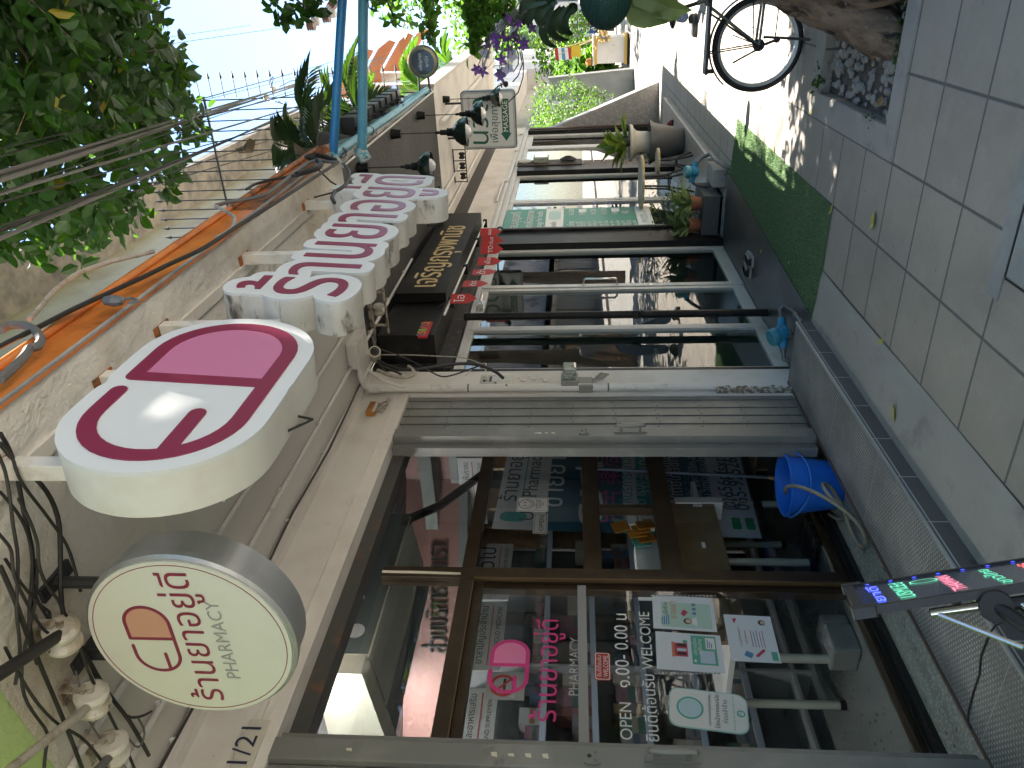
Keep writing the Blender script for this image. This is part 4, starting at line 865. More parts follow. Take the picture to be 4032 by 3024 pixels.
t = thing('security_camera', 'white bullet camera above the last pennant', 'camera', (7.6, 2.3, 2.45))
c = onY(k3(480, 125), 2.2); b = B(); b.tube([c+np.array([.10, .05, .03]), c], .028, 14); b.build('body', WHITE, t, smooth=True)
b = B(); dd = np.array([-.9, -.42, -.2]); dd /= np.linalg.norm(dd); b.tube([c, c+dd*.03], .034, 14); b.build('hood', BLACKI, t); b = B(); b.tube([c+dd*.0301, c+dd*.032], .016, 12); b.ball(c+dd*.03, .008, 8); b.build('lens', GREYI, t)
b = B(); b.tube([c+np.array([.1, .05, .03]), c+np.array([.13, .1, .05]), c+np.array([.13, .2, .05])], .010, 8); b.build('arm', WHITE, t)

# ---------------------------------------------------------------- lamps under the dark canopy
zz = ZM(1008, 0)
def pendant(cup, top, bot, lab, proto=None):
    c = onZ(cup, SOF); return c
lamps = [(zz(660, 1090), zz(895, 1075), zz(1105, 950), zz(1095, 1130)), (zz(880, 870), zz(1180, 857), zz(1330, 765), zz(1350, 950)), (zz(1045, 750), zz(1310, 752), zz(1440, 665), zz(1450, 830)), (zz(1212, 645), zz(1450, 630), zz(1555, 560), zz(1570, 690))]
ENAM = M('black_green_enamel', (.012, .022, .018), .15, coat=.6); GLOBE = M('white_globe_bulb', (.72, .70, .72), .25)
labs = ['black pendant lamp nearest the letter sign, with a white globe bulb', 'black pendant lamp hanging second from the letter sign, overlapping the massage sign corner', 'black pendant lamp hanging before the massage sign middle', 'glossy black pendant lamp farthest along, near the massage sign edge']
for i, (cup, bulb, k, lab) in enumerate(((zz(660, 1090), zz(1115, 1080), 1.0, labs[0]), (zz(880, 870), zz(1345, 855), 1.22, labs[1]), (zz(1045, 750), zz(1448, 750), 1.2, labs[2]), (zz(1212, 645), zz(1565, 625), 1.12, labs[3]))):
    c = onZ(cup, SOF); zb = onX(bulb, c[0])[2]; x, y = c[0], c[1]; z0 = zb+.185*k
    lt = thing('pendant_lamp', lab, 'lamp', tuple(c), 'black pendant lamps under the dark canopy')
    b = B(); b.lathe((x, y, SOF-.075), [(.0, 0), (.032, 0), (.040, .074), (0, .074)], 18); b.build('ceiling_cup', BLACK, lt, smooth=True)
    B().tube([(x, y, SOF-.075), (x, y, z0-.02)], .004, 6).build('flex', CABLE, lt)
    b = B(); b.lathe((x, y, z0), [(r*k, h*k) for r, h in ((.009, 0), (.009, -.03), (.017, -.032), (.017, -.075), (.026, -.077), (.026, -.105), (.03, -.112))], 18); b.build('lamp_holder', BLACK, lt, smooth=True)
    b = B(); b.lathe((x, y, z0-.105*k), [(r*k, h*k) for r, h in ((.024, 0), (.030, -.012), (.060, -.030), (.082, -.060), (.092, -.095), (.094, -.105), (.091, -.105), (.088, -.094), (.078, -.062), (.056, -.034), (.022, -.016))], 28); b.build('lamp_shade', ENAM, lt, smooth=True)
    b = B(); b.ball((x, y, zb), .052*k, 20); b.lathe((x, y, z0-.15*k), [(.02, 0), (.022, .03)], 12); b.build('bulb', GLOBE, lt, smooth=True)
# ---------------------------------------------------------------- leaves
def leaf_mesh(name, P, d, nrm, L, Wd, mat, parent=None, curl=.12, seed=0):
    """one folded six-face leaf per row: base point P, direction d, upper side nrm, length L, half width Wd"""
    P, d, nrm = (np.asarray(q, float) for q in (P, d, nrm)); n = len(P); L = np.broadcast_to(L, n)[:, None]; Wd = np.broadcast_to(Wd, n)[:, None]
    d = d/np.linalg.norm(d, axis=1)[:, None]; s = np.cross(d, nrm); s /= (np.linalg.norm(s, axis=1)[:, None]+1e-9); u = np.cross(s, d)
    pt = lambda a, w, h: P+d*L*a+s*Wd*w+u*L*h
    V = np.stack([pt(0, 0, 0), pt(.30, .9, .05), pt(.30, -.9, .05), pt(.68, .82, .03), pt(.68, -.82, .03), pt(1, 0, -curl), pt(.30, 0, -.02), pt(.68, 0, -.05)], 1)
    base = np.arange(n)[:, None]*8
    F4 = np.concatenate([base+np.array([[1, 3, 7, 6]]), base+np.array([[6, 7, 4, 2]])]); F3 = np.concatenate([base+np.array([q]) for q in ([0, 1, 6], [3, 5, 7], [0, 6, 2], [7, 5, 4])])
    me = bpy.data.meshes.new(name); me.from_pydata(V.reshape(-1, 3).tolist(), [], F4.tolist()+F3.tolist()); me.materials.append(mat)
    o = link(bpy.data.objects.new(name, me))
    if parent is not None: adopt(o, parent)
    return o
def rand_dirs(n, zb=0.0, zs=.5):
    a = RNG.uniform(0, 2*PI, n); z = RNG.normal(zb, zs, n); v = np.column_stack([np.cos(a), np.sin(a), z]); return v/np.linalg.norm(v, axis=1)[:, None]
def proj(P):
    q = (np.asarray(P)-CAM) @ ROT.T; return np.column_stack([2016-q[:, 1]/q[:, 2]*FOC, 1512-q[:, 0]/q[:, 2]*FOC]), q[:, 2]

# ---------------------------------------------------------------- the street tree over the pavement
tree = thing('street_tree', 'large street tree with rough dark bark rooted in the pebble bed', 'tree', (4.40, .15, -.05))
def bark_tube(b, pts, rs, n=16, seed=0):
    """a limb with a lumpy, ridged section"""
    pts = np.array(pts, float); N = len(pts); t = np.linspace(0, 1, N*5); P3 = np.array([np.interp(t, np.linspace(0, 1, N), pts[:, k]) for k in range(3)]).T; r = np.interp(t, np.linspace(0, 1, N), rs)
    for _ in range(5): P3[1:-1] = (P3[:-2]+2*P3[1:-1]+P3[2:])/4
    V = []; M_ = len(P3)
    for i in range(M_):
        tg = P3[min(i+1, M_-1)]-P3[max(i-1, 0)]; tg /= np.linalg.norm(tg); a = np.cross(tg, (0, 1, 0.2)); a /= np.linalg.norm(a); c = np.cross(tg, a)
        for k in range(n):
            q = 2*PI*k/n; rr = r[i]*(1+.10*math.sin(3*q+i*.35+seed)+.07*math.sin(7*q-i*.22+seed*2)+.055*math.sin(13*q+1.3*math.sin(i*.5)+seed)+.05*random.uniform(-1, 1)); V.append(P3[i]+rr*(math.cos(q)*a+math.sin(q)*c))
    F = [(i*n+k, i*n+(k+1) % n, (i+1)*n+(k+1) % n, (i+1)*n+k) for i in range(M_-1) for k in range(n)]
    b.add(V, F+[tuple((M_-1)*n+k for k in range(n))])
b = B()
bark_tube(b, [(4.43, -.08, -.10), (4.45, -.11, .12), (4.5, -.15, .45), (4.53, -.19, .9), (4.55, -.22, 1.5), (4.56, -.25, 2.3), (4.6, -.35, 3.2)], [.42, .34, .29, .275, .26, .24, .21], 40)
bark_tube(b, [(4.36, .04, .42), (4.27, .18, .18), (4.16, .30, .02), (4.06, .40, -.09)], [.13, .13, .11, .06], 14, 1)
bark_tube(b, [(4.52, .02, .42), (4.62, .17, .16), (4.74, .30, -.0), (4.86, .38, -.1)], [.14, .12, .09, .05], 14, 2)
bark_tube(b, [(4.3, .0, .45), (4.08, .03, .18), (3.96, .05, -.08)], [.16, .16, .12], 14, 3)
bark_tube(b, [(4.42, .02, .5), (4.42, .18, .2), (4.40, .32, -.0), (4.38, .44, -.1)], [.14, .13, .10, .05], 14, 4)
b.build('trunk', BARK, tree, smooth=True)
for i, (pts, rs) in enumerate((([(4.6, -.35, 3.1), (4.8, -.3, 3.9), (5.3, .0, 5.0), (5.9, .5, 6.0)], [.17, .10, .06, .02]), ([(4.6, -.35, 3.1), (4.1, -.9, 4.0), (3.4, -1.3, 5.0), (2.6, -1.4, 5.9)], [.17, .12, .08, .03]),
                              ([(4.6, -.35, 3.1), (5.2, -1.0, 4.2), (6.2, -1.6, 5.2)], [.17, .11, .03]), ([(4.6, -.35, 3.1), (4.5, -1.3, 4.3), (4.3, -2.4, 5.4)], [.16, .10, .03]))):
    b = B(); bark_tube(b, pts, rs, 10, i); b.build('limb', BARK, tree, smooth=True)
CROWN = [(5.0, -.7, 5.6, 2.9, 2.3, 1.75), (4.4, .2, 5.2, 1.9, 1.5, 1.3), (6.2, -.4, 5.0, 1.5, 1.5, 1.1), (3.6, -.4, 5.6, 1.8, 1.9, 1.4), (4.8, .6, 4.9, 1.4, .95, .95), (5.6, -1.8, 5.4, 2.4, 1.8, 1.6)]
def crown_pts(n, blobs, shell=.35):
    out = []
    vol = np.array([q[3]*q[4]*q[5] for q in blobs]); cnt = (n*vol/vol.sum()).astype(int)
    for q, c in zip(blobs, cnt):
        v = RNG.normal(size=(c, 3)); v /= np.linalg.norm(v, axis=1)[:, None]; r = RNG.uniform(shell**3, 1, c)**(1/3); out.append(np.array(q[:3])+v*r[:, None]*np.array(q[3:]))
    return np.concatenate(out)
sprig = crown_pts(5000, CROWN); sd = rand_dirs(len(sprig), -.15, .35); P = []; dd = []
for i in range(7):                                   # leaves stand in two rows along short twigs
    s = (i//2)*.07; side = np.cross(sd, (0, 0, 1)); P.append(sprig+sd*s); dd.append(sd*.5+side*(1 if i % 2 else -1)*.8+RNG.normal(0, .25, sd.shape)+np.array([0, 0, -.25]))
P = np.concatenate(P); dd = np.concatenate(dd)
OUT = [(-900, 1010), (60, 1040), (250, 1060), (330, 1075), (430, 960), (640, 800), (700, 790), (770, 700), (810, 560), (870, 500), (845, 430), (690, 360), (770, 270), (640, 110), (600, -100), (-900, -2000)]
px, dep = proj(P); keep = (in_poly(px+RNG.normal(0, 18, px.shape), [(x, y) for x, y in OUT]) | (dep < .5) | (px[:, 1] < -60)) & ((P[:, 0] > 3.7) | (px[:, 0] < -60) | (px[:, 1] < -60))
nn = np.tile(np.array([[0, 0, 1.0]]), (len(P), 1))+RNG.normal(0, .35, P.shape)
leaf_mesh('crown', P[keep], dd[keep], nn[keep], RNG.uniform(.085, .13, keep.sum()), RNG.uniform(.030, .046, keep.sum()), LEAF, tree)['kind'] = 'stuff'
tw = B(); sel = np.where((px[::1, 0] > -200) & keep)[0]
for j in RNG.choice(len(sprig), 420, replace=False):
    if keep[j]: tw.tube([sprig[j]-sd[j]*.12+np.array([0, 0, .04]), sprig[j]+sd[j]*.18], [.004, .002], 4)
for q in range(60):
    a = np.array([4.6, -.35, 3.6]); c = sprig[RNG.integers(len(sprig))]
    pq, _ = proj(np.array([c]));
    if in_poly(pq, OUT)[0] or pq[0, 1] < -60: tw.tube([a*.25+c*.75+np.array([0, 0, .3]), a*.1+c*.9+np.array([0, 0, .1]), c], [.012, .008, .004], 5)
tw.build('twigs', BARK, tree)['kind'] = 'stuff'
up = crown_pts(2500, [(5.0, -1.2, 8.0, 3.0, 2.8, 1.5), (3.2, -.8, 7.6, 2.4, 2.2, 1.3), (1.6, -.6, 7.0, 2.2, 2.0, 1.2)]); px, dep = proj(up); keep = in_poly(px, OUT) | (px[:, 1] < -150) | (px[:, 0] < -300)
up = up[keep]; leaf_mesh('crown', up, rand_dirs(len(up), -.1, .3), np.tile(np.array([[0, 0, 1.0]]), (len(up), 1))+RNG.normal(0, .3, up.shape), RNG.uniform(.16, .30, len(up)), RNG.uniform(.06, .10, len(up)), LEAF, tree)['kind'] = 'stuff'  # upper crown out of view, oversized leaves added to shade the pavement
# hanging sprays that show against the sky
def spray(lab, pixels, X, mat, L, W_, n, thick, name='hanging_vine', cat='vine', stem=BARK):
    pts = np.array([onX(p, X+.06*i) for i, p in enumerate(pixels)]); t = thing(name, lab, cat, tuple(pts[0]), 'bright vines hanging into the street')
    N = len(pts); q = RNG.uniform(0, N-1.001, n); i0 = q.astype(int); f = (q-i0)[:, None]; P = pts[i0]*(1-f)+pts[i0+1]*f; tap = 1-.6*(q/(N-1))**2
    P = P+RNG.normal(0, 1, P.shape)*thick*tap[:, None]; leaf_mesh('foliage', P, rand_dirs(n, -.5, .5), np.tile(np.array([[0, 0, 1.0]]), (n, 1))+RNG.normal(0, .5, (n, 3)), RNG.uniform(.7, 1.2, n)*L, RNG.uniform(.8, 1.1, n)*W_, mat, t)
    B().tube(list(pts), [.006]*(N-1)+[.002], 5).build('stem', stem, t); return t
z2 = ZM(1008, 0)
spray('leafy twig hanging from the crown above the blue pipes', [z2(40, -80), z2(120, 20), z2(170, 80), z2(200, 150)], 4.6, LEAF, .085, .03, 34, .05)
spray('broad leafy twig hanging across the sky left of the blue pipes', [z2(200, -60), z2(290, 20), z2(340, 60), z2(350, 110)], 4.4, LEAF, .085, .03, 46, .055)
spray('short leafy twig beside the first blue pipe top', [z2(380, -40), z2(420, 0), z2(440, 18)], 4.4, LEAF, .08, .028, 14, .03)
spray('thin pale twig hanging behind the second blue pipe', [z2(840, -80), z2(850, 10), z2(880, 80), z2(900, 130)], 4.8, LEAFB, .07, .018, 34, .035)
spray('small pale twig between the blue pipe and the thin twig', [z2(720, -40), z2(725, 20), z2(735, 60)], 4.8, LEAFB, .07, .018, 14, .03)
spray('slender bright vine hanging to the black round sign', [z2(1110, -120), z2(1118, 40), z2(1125, 150), z2(1120, 230), z2(1110, 275)], 4.6, LEAFB, .055, .017, 150, .030)
spray('longest bright vine dangling above the white wall top', [z2(1330, -120), z2(1370, 60), z2(1400, 180), z2(1410, 270), z2(1400, 345)], 4.5, LEAFB, .055, .017, 210, .030)
spray('thick bright vine beside the longest one', [z2(1440, -120), z2(1450, 30), z2(1480, 130), z2(1500, 200)], 4.5, LEAFB, .055, .018, 240, .050)
spray('bright vine nearest the orchid flowers', [z2(1610, -120), z2(1612, 20), z2(1618, 100), z2(1622, 135)], 4.4, LEAFB, .055, .018, 110, .040)
# ---------------------------------------------------------------- orchid, fern and pots tied to the trunk
s8 = lambda x, y: (1800+x*700/2212, y*700/2212)
orch = thing('orchid_plant', 'orchid with sprays of purple and white flowers hanging from the tree trunk', 'orchid', (4.3, .1, 1.9))
fl = [(450, 440), (640, 240), (745, 190), (540, 340), (715, 440), (650, 610), (555, 740), (350, 660), (240, 860), (315, 890), (525, 900), (640, 860), (745, 490), (930, 345), (840, 530), (700, 360), (470, 480), (600, 470), (370, 560), (330, 800), (540, 960), (820, 570), (500, 570), (690, 690), (760, 300), (560, 420)]
C4 = []
for i, p in enumerate(fl): C4.append(onX(s8(*p), 4.15+.25*RNG.random()))
C4 = np.array(C4); root = onX(s8(900, 40), 4.3)
P = []; d5 = []; n5 = []; m5_ = []
for i, c in enumerate(C4):
    f = np.array([-.8, .1, -.1])+RNG.normal(0, .35, 3); f /= np.linalg.norm(f); a = np.cross(f, (0, 0, 1)); a /= np.linalg.norm(a); bb = np.cross(f, a); ph = RNG.uniform(0, 2*PI)
    for k in range(6):
        q = ph+2*PI*k/5; v = math.cos(q)*a+math.sin(q)*bb if k < 5 else f
        P.append(c); d5.append(v+f*.2); n5.append(f); m5_.append(k)
P = np.array(P); d5 = np.array(d5); n5 = np.array(n5); pur = np.array([(i % 4 != 3) for i in range(len(fl)) for k in range(6)])
leaf_mesh('flowers', P[pur], d5[pur], n5[pur], RNG.uniform(.026, .04, pur.sum()), .009, PURPLE, orch); leaf_mesh('flowers', P[~pur], d5[~pur], n5[~pur], RNG.uniform(.03, .042, (~pur).sum()), .015, LILAC, orch)
b = B()
for i, c in enumerate(C4):
    mid = (root*.4+c*.6)+np.array([0, 0, .05]); b.tube([root+RNG.normal(0, .02, 3), mid, c+np.array([0, 0, .0])], .0022, 4)
b.build('stems', M('orchid_stem', (.10, .12, .08), .6), orch)
fern = thing('staghorn_fern', 'dark strap leaved staghorn fern hanging from the trunk over the green net pot', 'fern', (4.3, .0, 1.7))
strap = [[(1150, 60), (1040, 150), (1000, 230), (1060, 330), (1110, 290)], [(1200, 50), (1130, 180), (1070, 320), (1060, 440), (1130, 560), (1250, 590)], [(1300, 80), (1180, 230), (1140, 330), (1200, 440), (1270, 490), (1400, 500)], [(1350, 80), (1240, 230), (1250, 330), (1320, 400), (1360, 410)], [(1450, 90), (1330, 220), (1330, 330), (1380, 420), (1450, 430)],
         [(1150, 30), (950, 120), (850, 180), (800, 240), (840, 320)], [(1120, 10), (900, 40), (820, 60), (780, 170)], [(1100, -20), (1000, 90), (900, 200), (870, 290), (890, 330)], [(1400, 60), (1480, 80), (1400, 130), (1340, 180), (1400, 190)], [(1250, 10), (1100, 60), (1010, 160), (1000, 200)], [(1080, -60), (960, 20), (880, 30)]]
for i, pth in enumerate(strap):
    pts = np.array([onX(s8(*p), 4.05+.12*(i % 3)+.02*j) for j, p in enumerate(pth)]); N = len(pts); t_ = np.linspace(0, N-1, 16); C_ = np.array([np.interp(t_, range(N), pts[:, k]) for k in range(3)]).T
    for _ in range(3): C_[1:-1] = (C_[:-2]+2*C_[1:-1]+C_[2:])/4
    V = []; 
    for j in range(16):
        tg = C_[min(j+1, 15)]-C_[max(j-1, 0)]; s_ = np.cross(tg, (-.9, .2, .3)); s_ /= np.linalg.norm(s_)+1e-9; w = .024*math.sin(PI*min(.97, .1+.9*j/15))**.7; V += [C_[j]-s_*w, C_[j]+np.array([.010, 0, .006]), C_[j]+s_*w]
    F = [(j*3+k, j*3+k+1, j*3+k+4, j*3+k+3) for j in range(15) for k in (0, 1)]
    B().add(V, F).build('frond', M('fern_green', (.020, .042, .016), .4) if i == 0 else bpy.data.materials['fern_green'], fern, smooth=True)
np_ = thing('net_pot', 'dark green netted round pot tied to the tree trunk', 'pot', (4.45, .02, 1.33))
c = onX(s8(1850, -60), 4.42); b = B(); b.ball(c, .165, 24, sz=.82); b.build('net', M('dark_green_net', (.012, .055, .042), .7, bump=[(60, .8)]), np_, smooth=True)
b = B(); 
for i in range(18): b.lathe(c, [(.166*math.cos(-1.3+2.6*i/17), .136*math.sin(-1.3+2.6*i/17)), (.168*math.cos(-1.3+2.6*i/17), .136*math.sin(-1.3+2.6*i/17)+.003)], 24)
b.build('mesh_rings', M('net_edge', (.02, .09, .07), .6), np_)
P = c+np.array([0, 0, -.12])+RNG.normal(0, .03, (9, 3)); t = thing('hanging_leaf_plant', 'limp yellow green leaves drooping below the netted pot', 'plant', tuple(c+np.array([0, 0, -.15])))
leaf_mesh('foliage', P, np.column_stack([RNG.normal(0, .25, 9), RNG.normal(.25, .25, 9), -np.ones(9)]), np.tile(np.array([[-1., .3, .2]]), (9, 1)), RNG.uniform(.18, .3, 9), .06, leafy('limp_leaf', (.16, .22, .06), (.26, .33, .12), .4), t)
t = thing('plant_hanger', 'black wire rings with clips hanging beside the orchid', 'hanger', (4.4, .2, 1.8))
b = B()
for pth in ([(690, 1020), (760, 940), (810, 800), (780, 620), (700, 510), (600, 470)], [(700, 900), (760, 800), (765, 680), (720, 560)], [(640, 1270), (760, 1150), (820, 960), (825, 780), (800, 620)], [(600, 1030), (500, 1080), (420, 1160)], [(450, 470), (330, 520), (260, 590)]):
    pts = [onX(s8(*p), 4.35) for p in pth]; b.tube(pts, .0035, 6)
for p, q in (((560, 1010), (610, 1085)), ((545, 1030), (555, 1090))): b.tube([onX(s8(*p), 4.35), onX(s8(*q), 4.35)], .004, 6)
b.ball(onX(s8(605, 1045), 4.35), .016, 8); b.build('wire', BLACKI, t)
# weeds, pebbles, fallen leaves
P = []; 
while len(P) < 300:
    x, y = RNG.uniform(PX0+.03, PX1-.03), RNG.uniform(PY0, PY1-.02)
    if (x-4.45)**2/.30**2+(y+.08)**2/.40**2 < 1 and y < .30: continue
    P.append((x, y))
b = B()
for x, y in P: b.ball((x, y, -.045+RNG.uniform(-.01, .01)), RNG.uniform(.012, .028), 8, sx=RNG.uniform(.8, 1.4), sy=RNG.uniform(.8, 1.3), sz=.75)
o = tag(b.build('pebbles', PEBBLE, smooth=True), 'round grey pebbles set in the soil around the tree foot', 'pebbles', kind='stuff')
def weed(lab, x, y, n, r, L, name='weed'):
    t = thing(name, lab, 'weed', (x, y, 0), 'weeds in the pavement'); P = np.column_stack([RNG.normal(x, r, n), RNG.normal(y, r, n), RNG.uniform(-.03, .03, n)]); leaf_mesh('foliage', P, rand_dirs(n, .7, .4), np.tile(np.array([[0, 0, 1.0]]), (n, 1))+RNG.normal(0, .4, (n, 3)), RNG.uniform(.6, 1.3, n)*L, L*.28, LEAF, t); return t
weed('green weed growing beside the bicycle wheel at the far bed corner', 5.06, .62, 45, .035, .035); weed('small weed at the near edge of the pebble bed', 4.12, .70, 30, .022, .02)
t = thing('creeping_weed', 'creeping green weed along the near rim of the pebble bed', 'weed', (3.95, .2, 0), 'weeds in the pavement')
n = 170; P = np.column_stack([RNG.normal(3.965, .014, n), RNG.uniform(-.1, .46, n), RNG.uniform(-.04, .0, n)]); leaf_mesh('foliage', P, rand_dirs(n, .6, .4), np.tile(np.array([[0, 0, 1.0]]), (n, 1))+RNG.normal(0, .4, (n, 3)), RNG.uniform(.018, .032, n), .009, LEAF, t)
z4 = ZM(3024, 0); z8 = ZM(3024, 1008); z3 = ZM(2016, 0)
def fallen(lab, p, L, w, ang, mat=LEAFY, lift=.006, z=0.0):
    c = onZ(p, z); b = leaf_mesh('fallen_leaf', [c+np.array([0, 0, lift])], [(math.cos(ang), math.sin(ang), .05)], [(0.1, .1, 1)], L, w, mat, curl=-.12); return tag(b, lab, 'leaf', 'fallen leaves')
BROWNL_ = leafy('dry_brown_leaf', (.20, .10, .04), (.30, .2, .08), .1)
fallen('broad pale yellow leaf lying flat on the paving slabs', z4(700, 1365), .10, .036, 1.75); fallen('curled yellow leaf at the near corner of the turf', z4(430, 1320), .075, .018, 1.3)
fallen('mottled yellow brown leaf on the concrete apron', z8(825, 1085), .10, .022, -1.2, z=.02); fallen('rolled pale leaf at the apron groove', z8(760, 545), .06, .014, .6, z=.01)
fallen('yellow leaf on the pebbles', z4(395, 440), .055, .02, 1.0, z=-.03); fallen('brown curled leaf at the near bed corner', z4(760, 640), .07, .022, .5, BROWNL_, z=-.03); fallen('tan leaf by the creeping weed', z4(820, 570), .05, .016, 2.0, BROWNL_, z=-.02)
fallen('small yellow leaf on the turf near the shoe', ZM(2400, 850, 800/1770)(1355, 290), .05, .012, .9, lift=.02); fallen('small cream leaf in the middle of the turf', ZM(2400, 850, 800/1770)(1595, 385), .035, .013, 1.2, lift=.02)
for p, lab in ((z3(1615, 680), 'yellow leaf on the paving left of the bicycle tyre'), (z3(1335, 590), 'yellow leaf on the sunlit paving beyond the tyre'), (z3(1310, 800), 'yellow leaf by the shade line'), (z3(1195, 750), 'yellow leaf beside the tiled step'), (z3(1330, 985), 'pale leaf beside the water pipes'), (z4(300, 710), 'tiny green leaf near the bed edging'), (z4(40, 950), 'green yellow leaf at the far turf edge')):
    fallen(lab, p, .06, .016, RNG.uniform(0, 3))
# ---------------------------------------------------------------- potted plants in front of the massage shop
pot = thing('plant_pot', 'big dark grey pot with a wavy rim standing on the tiled step', 'pot', (10.2, 1.95, .10))
b = B(); b.lathe((10.2, 1.95, .10), [(.0, 0), (.155, 0), (.165, .02), (.20, .20), (.235, .36), (.262, .43), (.255, .435), (.22, .36), (.18, .2), (.0, .18)], 48, wob=lambda q, r, z: 1+(.06*math.sin(8*q) if z > .37 else 0)); b.build('bowl', M('dark_grey_pot', (.075, .075, .075), .6, var=[((.11, .11, .108), 6, .5, .8)], bump=[(14, .1)]), pot, smooth=True)
pot2 = thing('plant_pot', 'cream white flared pot stacked in the wavy grey pot', 'pot', (10.2, 1.95, .42))
b = B(); b.lathe((10.2, 1.95, .40), [(.0, 0), (.13, 0), (.135, .2), (.15, .30), (.19, .335), (.225, .35), (.232, .37), (.225, .385), (.21, .385), (.19, .36), (0, .35)], 40); b.build('bowl', M('cream_pot', (.48, .45, .39), .5, var=[((.36, .33, .27), 4, .5, .8)]), pot2, smooth=True)
t = thing('bird_nest_fern', 'yellow green broad leaved rosette plant growing in the cream pot', 'plant', (10.2, 1.95, .78))
n = 30; a = RNG.uniform(0, 2*PI, n); el = RNG.uniform(.1, 1.3, n); d_ = np.column_stack([np.cos(a)*np.cos(el), np.sin(a)*np.cos(el), np.sin(el)]); leaf_mesh('foliage', np.array([10.2, 1.95, .80])+d_*.05, d_, np.column_stack([-np.cos(a)*np.sin(el), -np.sin(a)*np.sin(el), np.cos(el)]), RNG.uniform(.26, .42, n), .062, leafy('nest_leaf', (.10, .17, .02), (.24, .30, .05), .35, .35), t, curl=.15)
b = B(); b.tube([(10.2, 1.95, .76), (10.2, 1.95, .84)], .04, 10); b.build('stem', BARK, t)
t = thing('small_green_plant', 'small drooping green sprig growing at the wavy pot rim', 'plant', (10.1, 2.05, .5)); n = 40; leaf_mesh('foliage', np.array([10.08, 2.12, .56])+RNG.normal(0, .06, (n, 3)), rand_dirs(n, .2, .5), np.tile(np.array([[0, 0, 1.]]), (n, 1)), .05, .013, SHRUB, t)
t = thing('planter_box', 'dark concrete planter box at the boundary of the black shop', 'planter', (7.9, 2.2, 0))
B().box(7.66, 8.22, 2.0, 2.40, .02, .215).build('box', CONCD, t, bevel=.006); b = B(); b.box(7.60, 8.3, 1.93, 2.40, .0, .02); b.box(7.66, 8.25, 2.0, 2.4, .02, .05); b.build('footing', CONC, t)
b = B(); b.box(7.70, 8.10, 1.755, 1.93, .0, .13); tag(b.build('concrete_stub', M('pale_render', (.34, .33, .31), .85, var=[((.22, .2, .18), 9, .5, .8)], bump=[(40, .3)]), bevel=.008), 'low pale concrete stub between the planter and the turf', 'block')
TERRA = M('terracotta', (.30, .105, .06), .8, var=[((.38, .17, .11), 8, .5, .8)])
for i, (x, y, lab, lp) in enumerate(((7.78, 2.10, 'terracotta pot at the far end of the planter box', 'spiky striped plant in the far terracotta pot'), (7.76, 2.32, 'terracotta pot at the doorway end of the planter box', 'striped plant sprawling from the doorway terracotta pot'))):
    t = thing('flower_pot', lab, 'pot', (x, y, .215), 'terracotta pots on the planter'); b = B(); b.lathe((x, y, .2155), [(0, 0), (.055, 0), (.075, .09), (.085, .09), (.085, .115), (.07, .115), (.06, .09), (0, .085)], 20); b.build('pot', TERRA, t, smooth=True)
    t = thing('striped_plant', lp, 'plant', (x, y, .30)); n = 46; a = RNG.uniform(0, 2*PI, n); el = RNG.uniform(.25, 1.35, n); d_ = np.column_stack([np.cos(a)*np.cos(el), np.sin(a)*np.cos(el), np.sin(el)]); leaf_mesh('foliage', np.array([x, y, .30])+d_*.02, d_, np.column_stack([-np.cos(a)*np.sin(el), -np.sin(a)*np.sin(el), np.cos(el)]), RNG.uniform(.18, .32, n), .012, SPIDER, t, curl=.35)
t = thing('small_leaved_shrub', 'straggly small leaved shrub rising between the striped plants', 'shrub', (7.85, 2.25, .25)); n = 260; P = np.column_stack([RNG.normal(7.86, .09, n), RNG.normal(2.20, .13, n), RNG.uniform(.28, .72, n)]); leaf_mesh('foliage', P, rand_dirs(n, .1, .5), np.tile(np.array([[0, 0, 1.]]), (n, 1))+RNG.normal(0, .4, (n, 3)), RNG.uniform(.03, .05, n), .014, leafy('olive_leaf', (.09, .12, .03), (.19, .21, .09), .3), t)
b = B()
for k in range(14): p = P[k*17]; b.tube([(7.85, 2.22, .22), (p+np.array([7.85, 2.22, .25]))/2, p], .003, 4)
b.build('twigs', BARK, t)
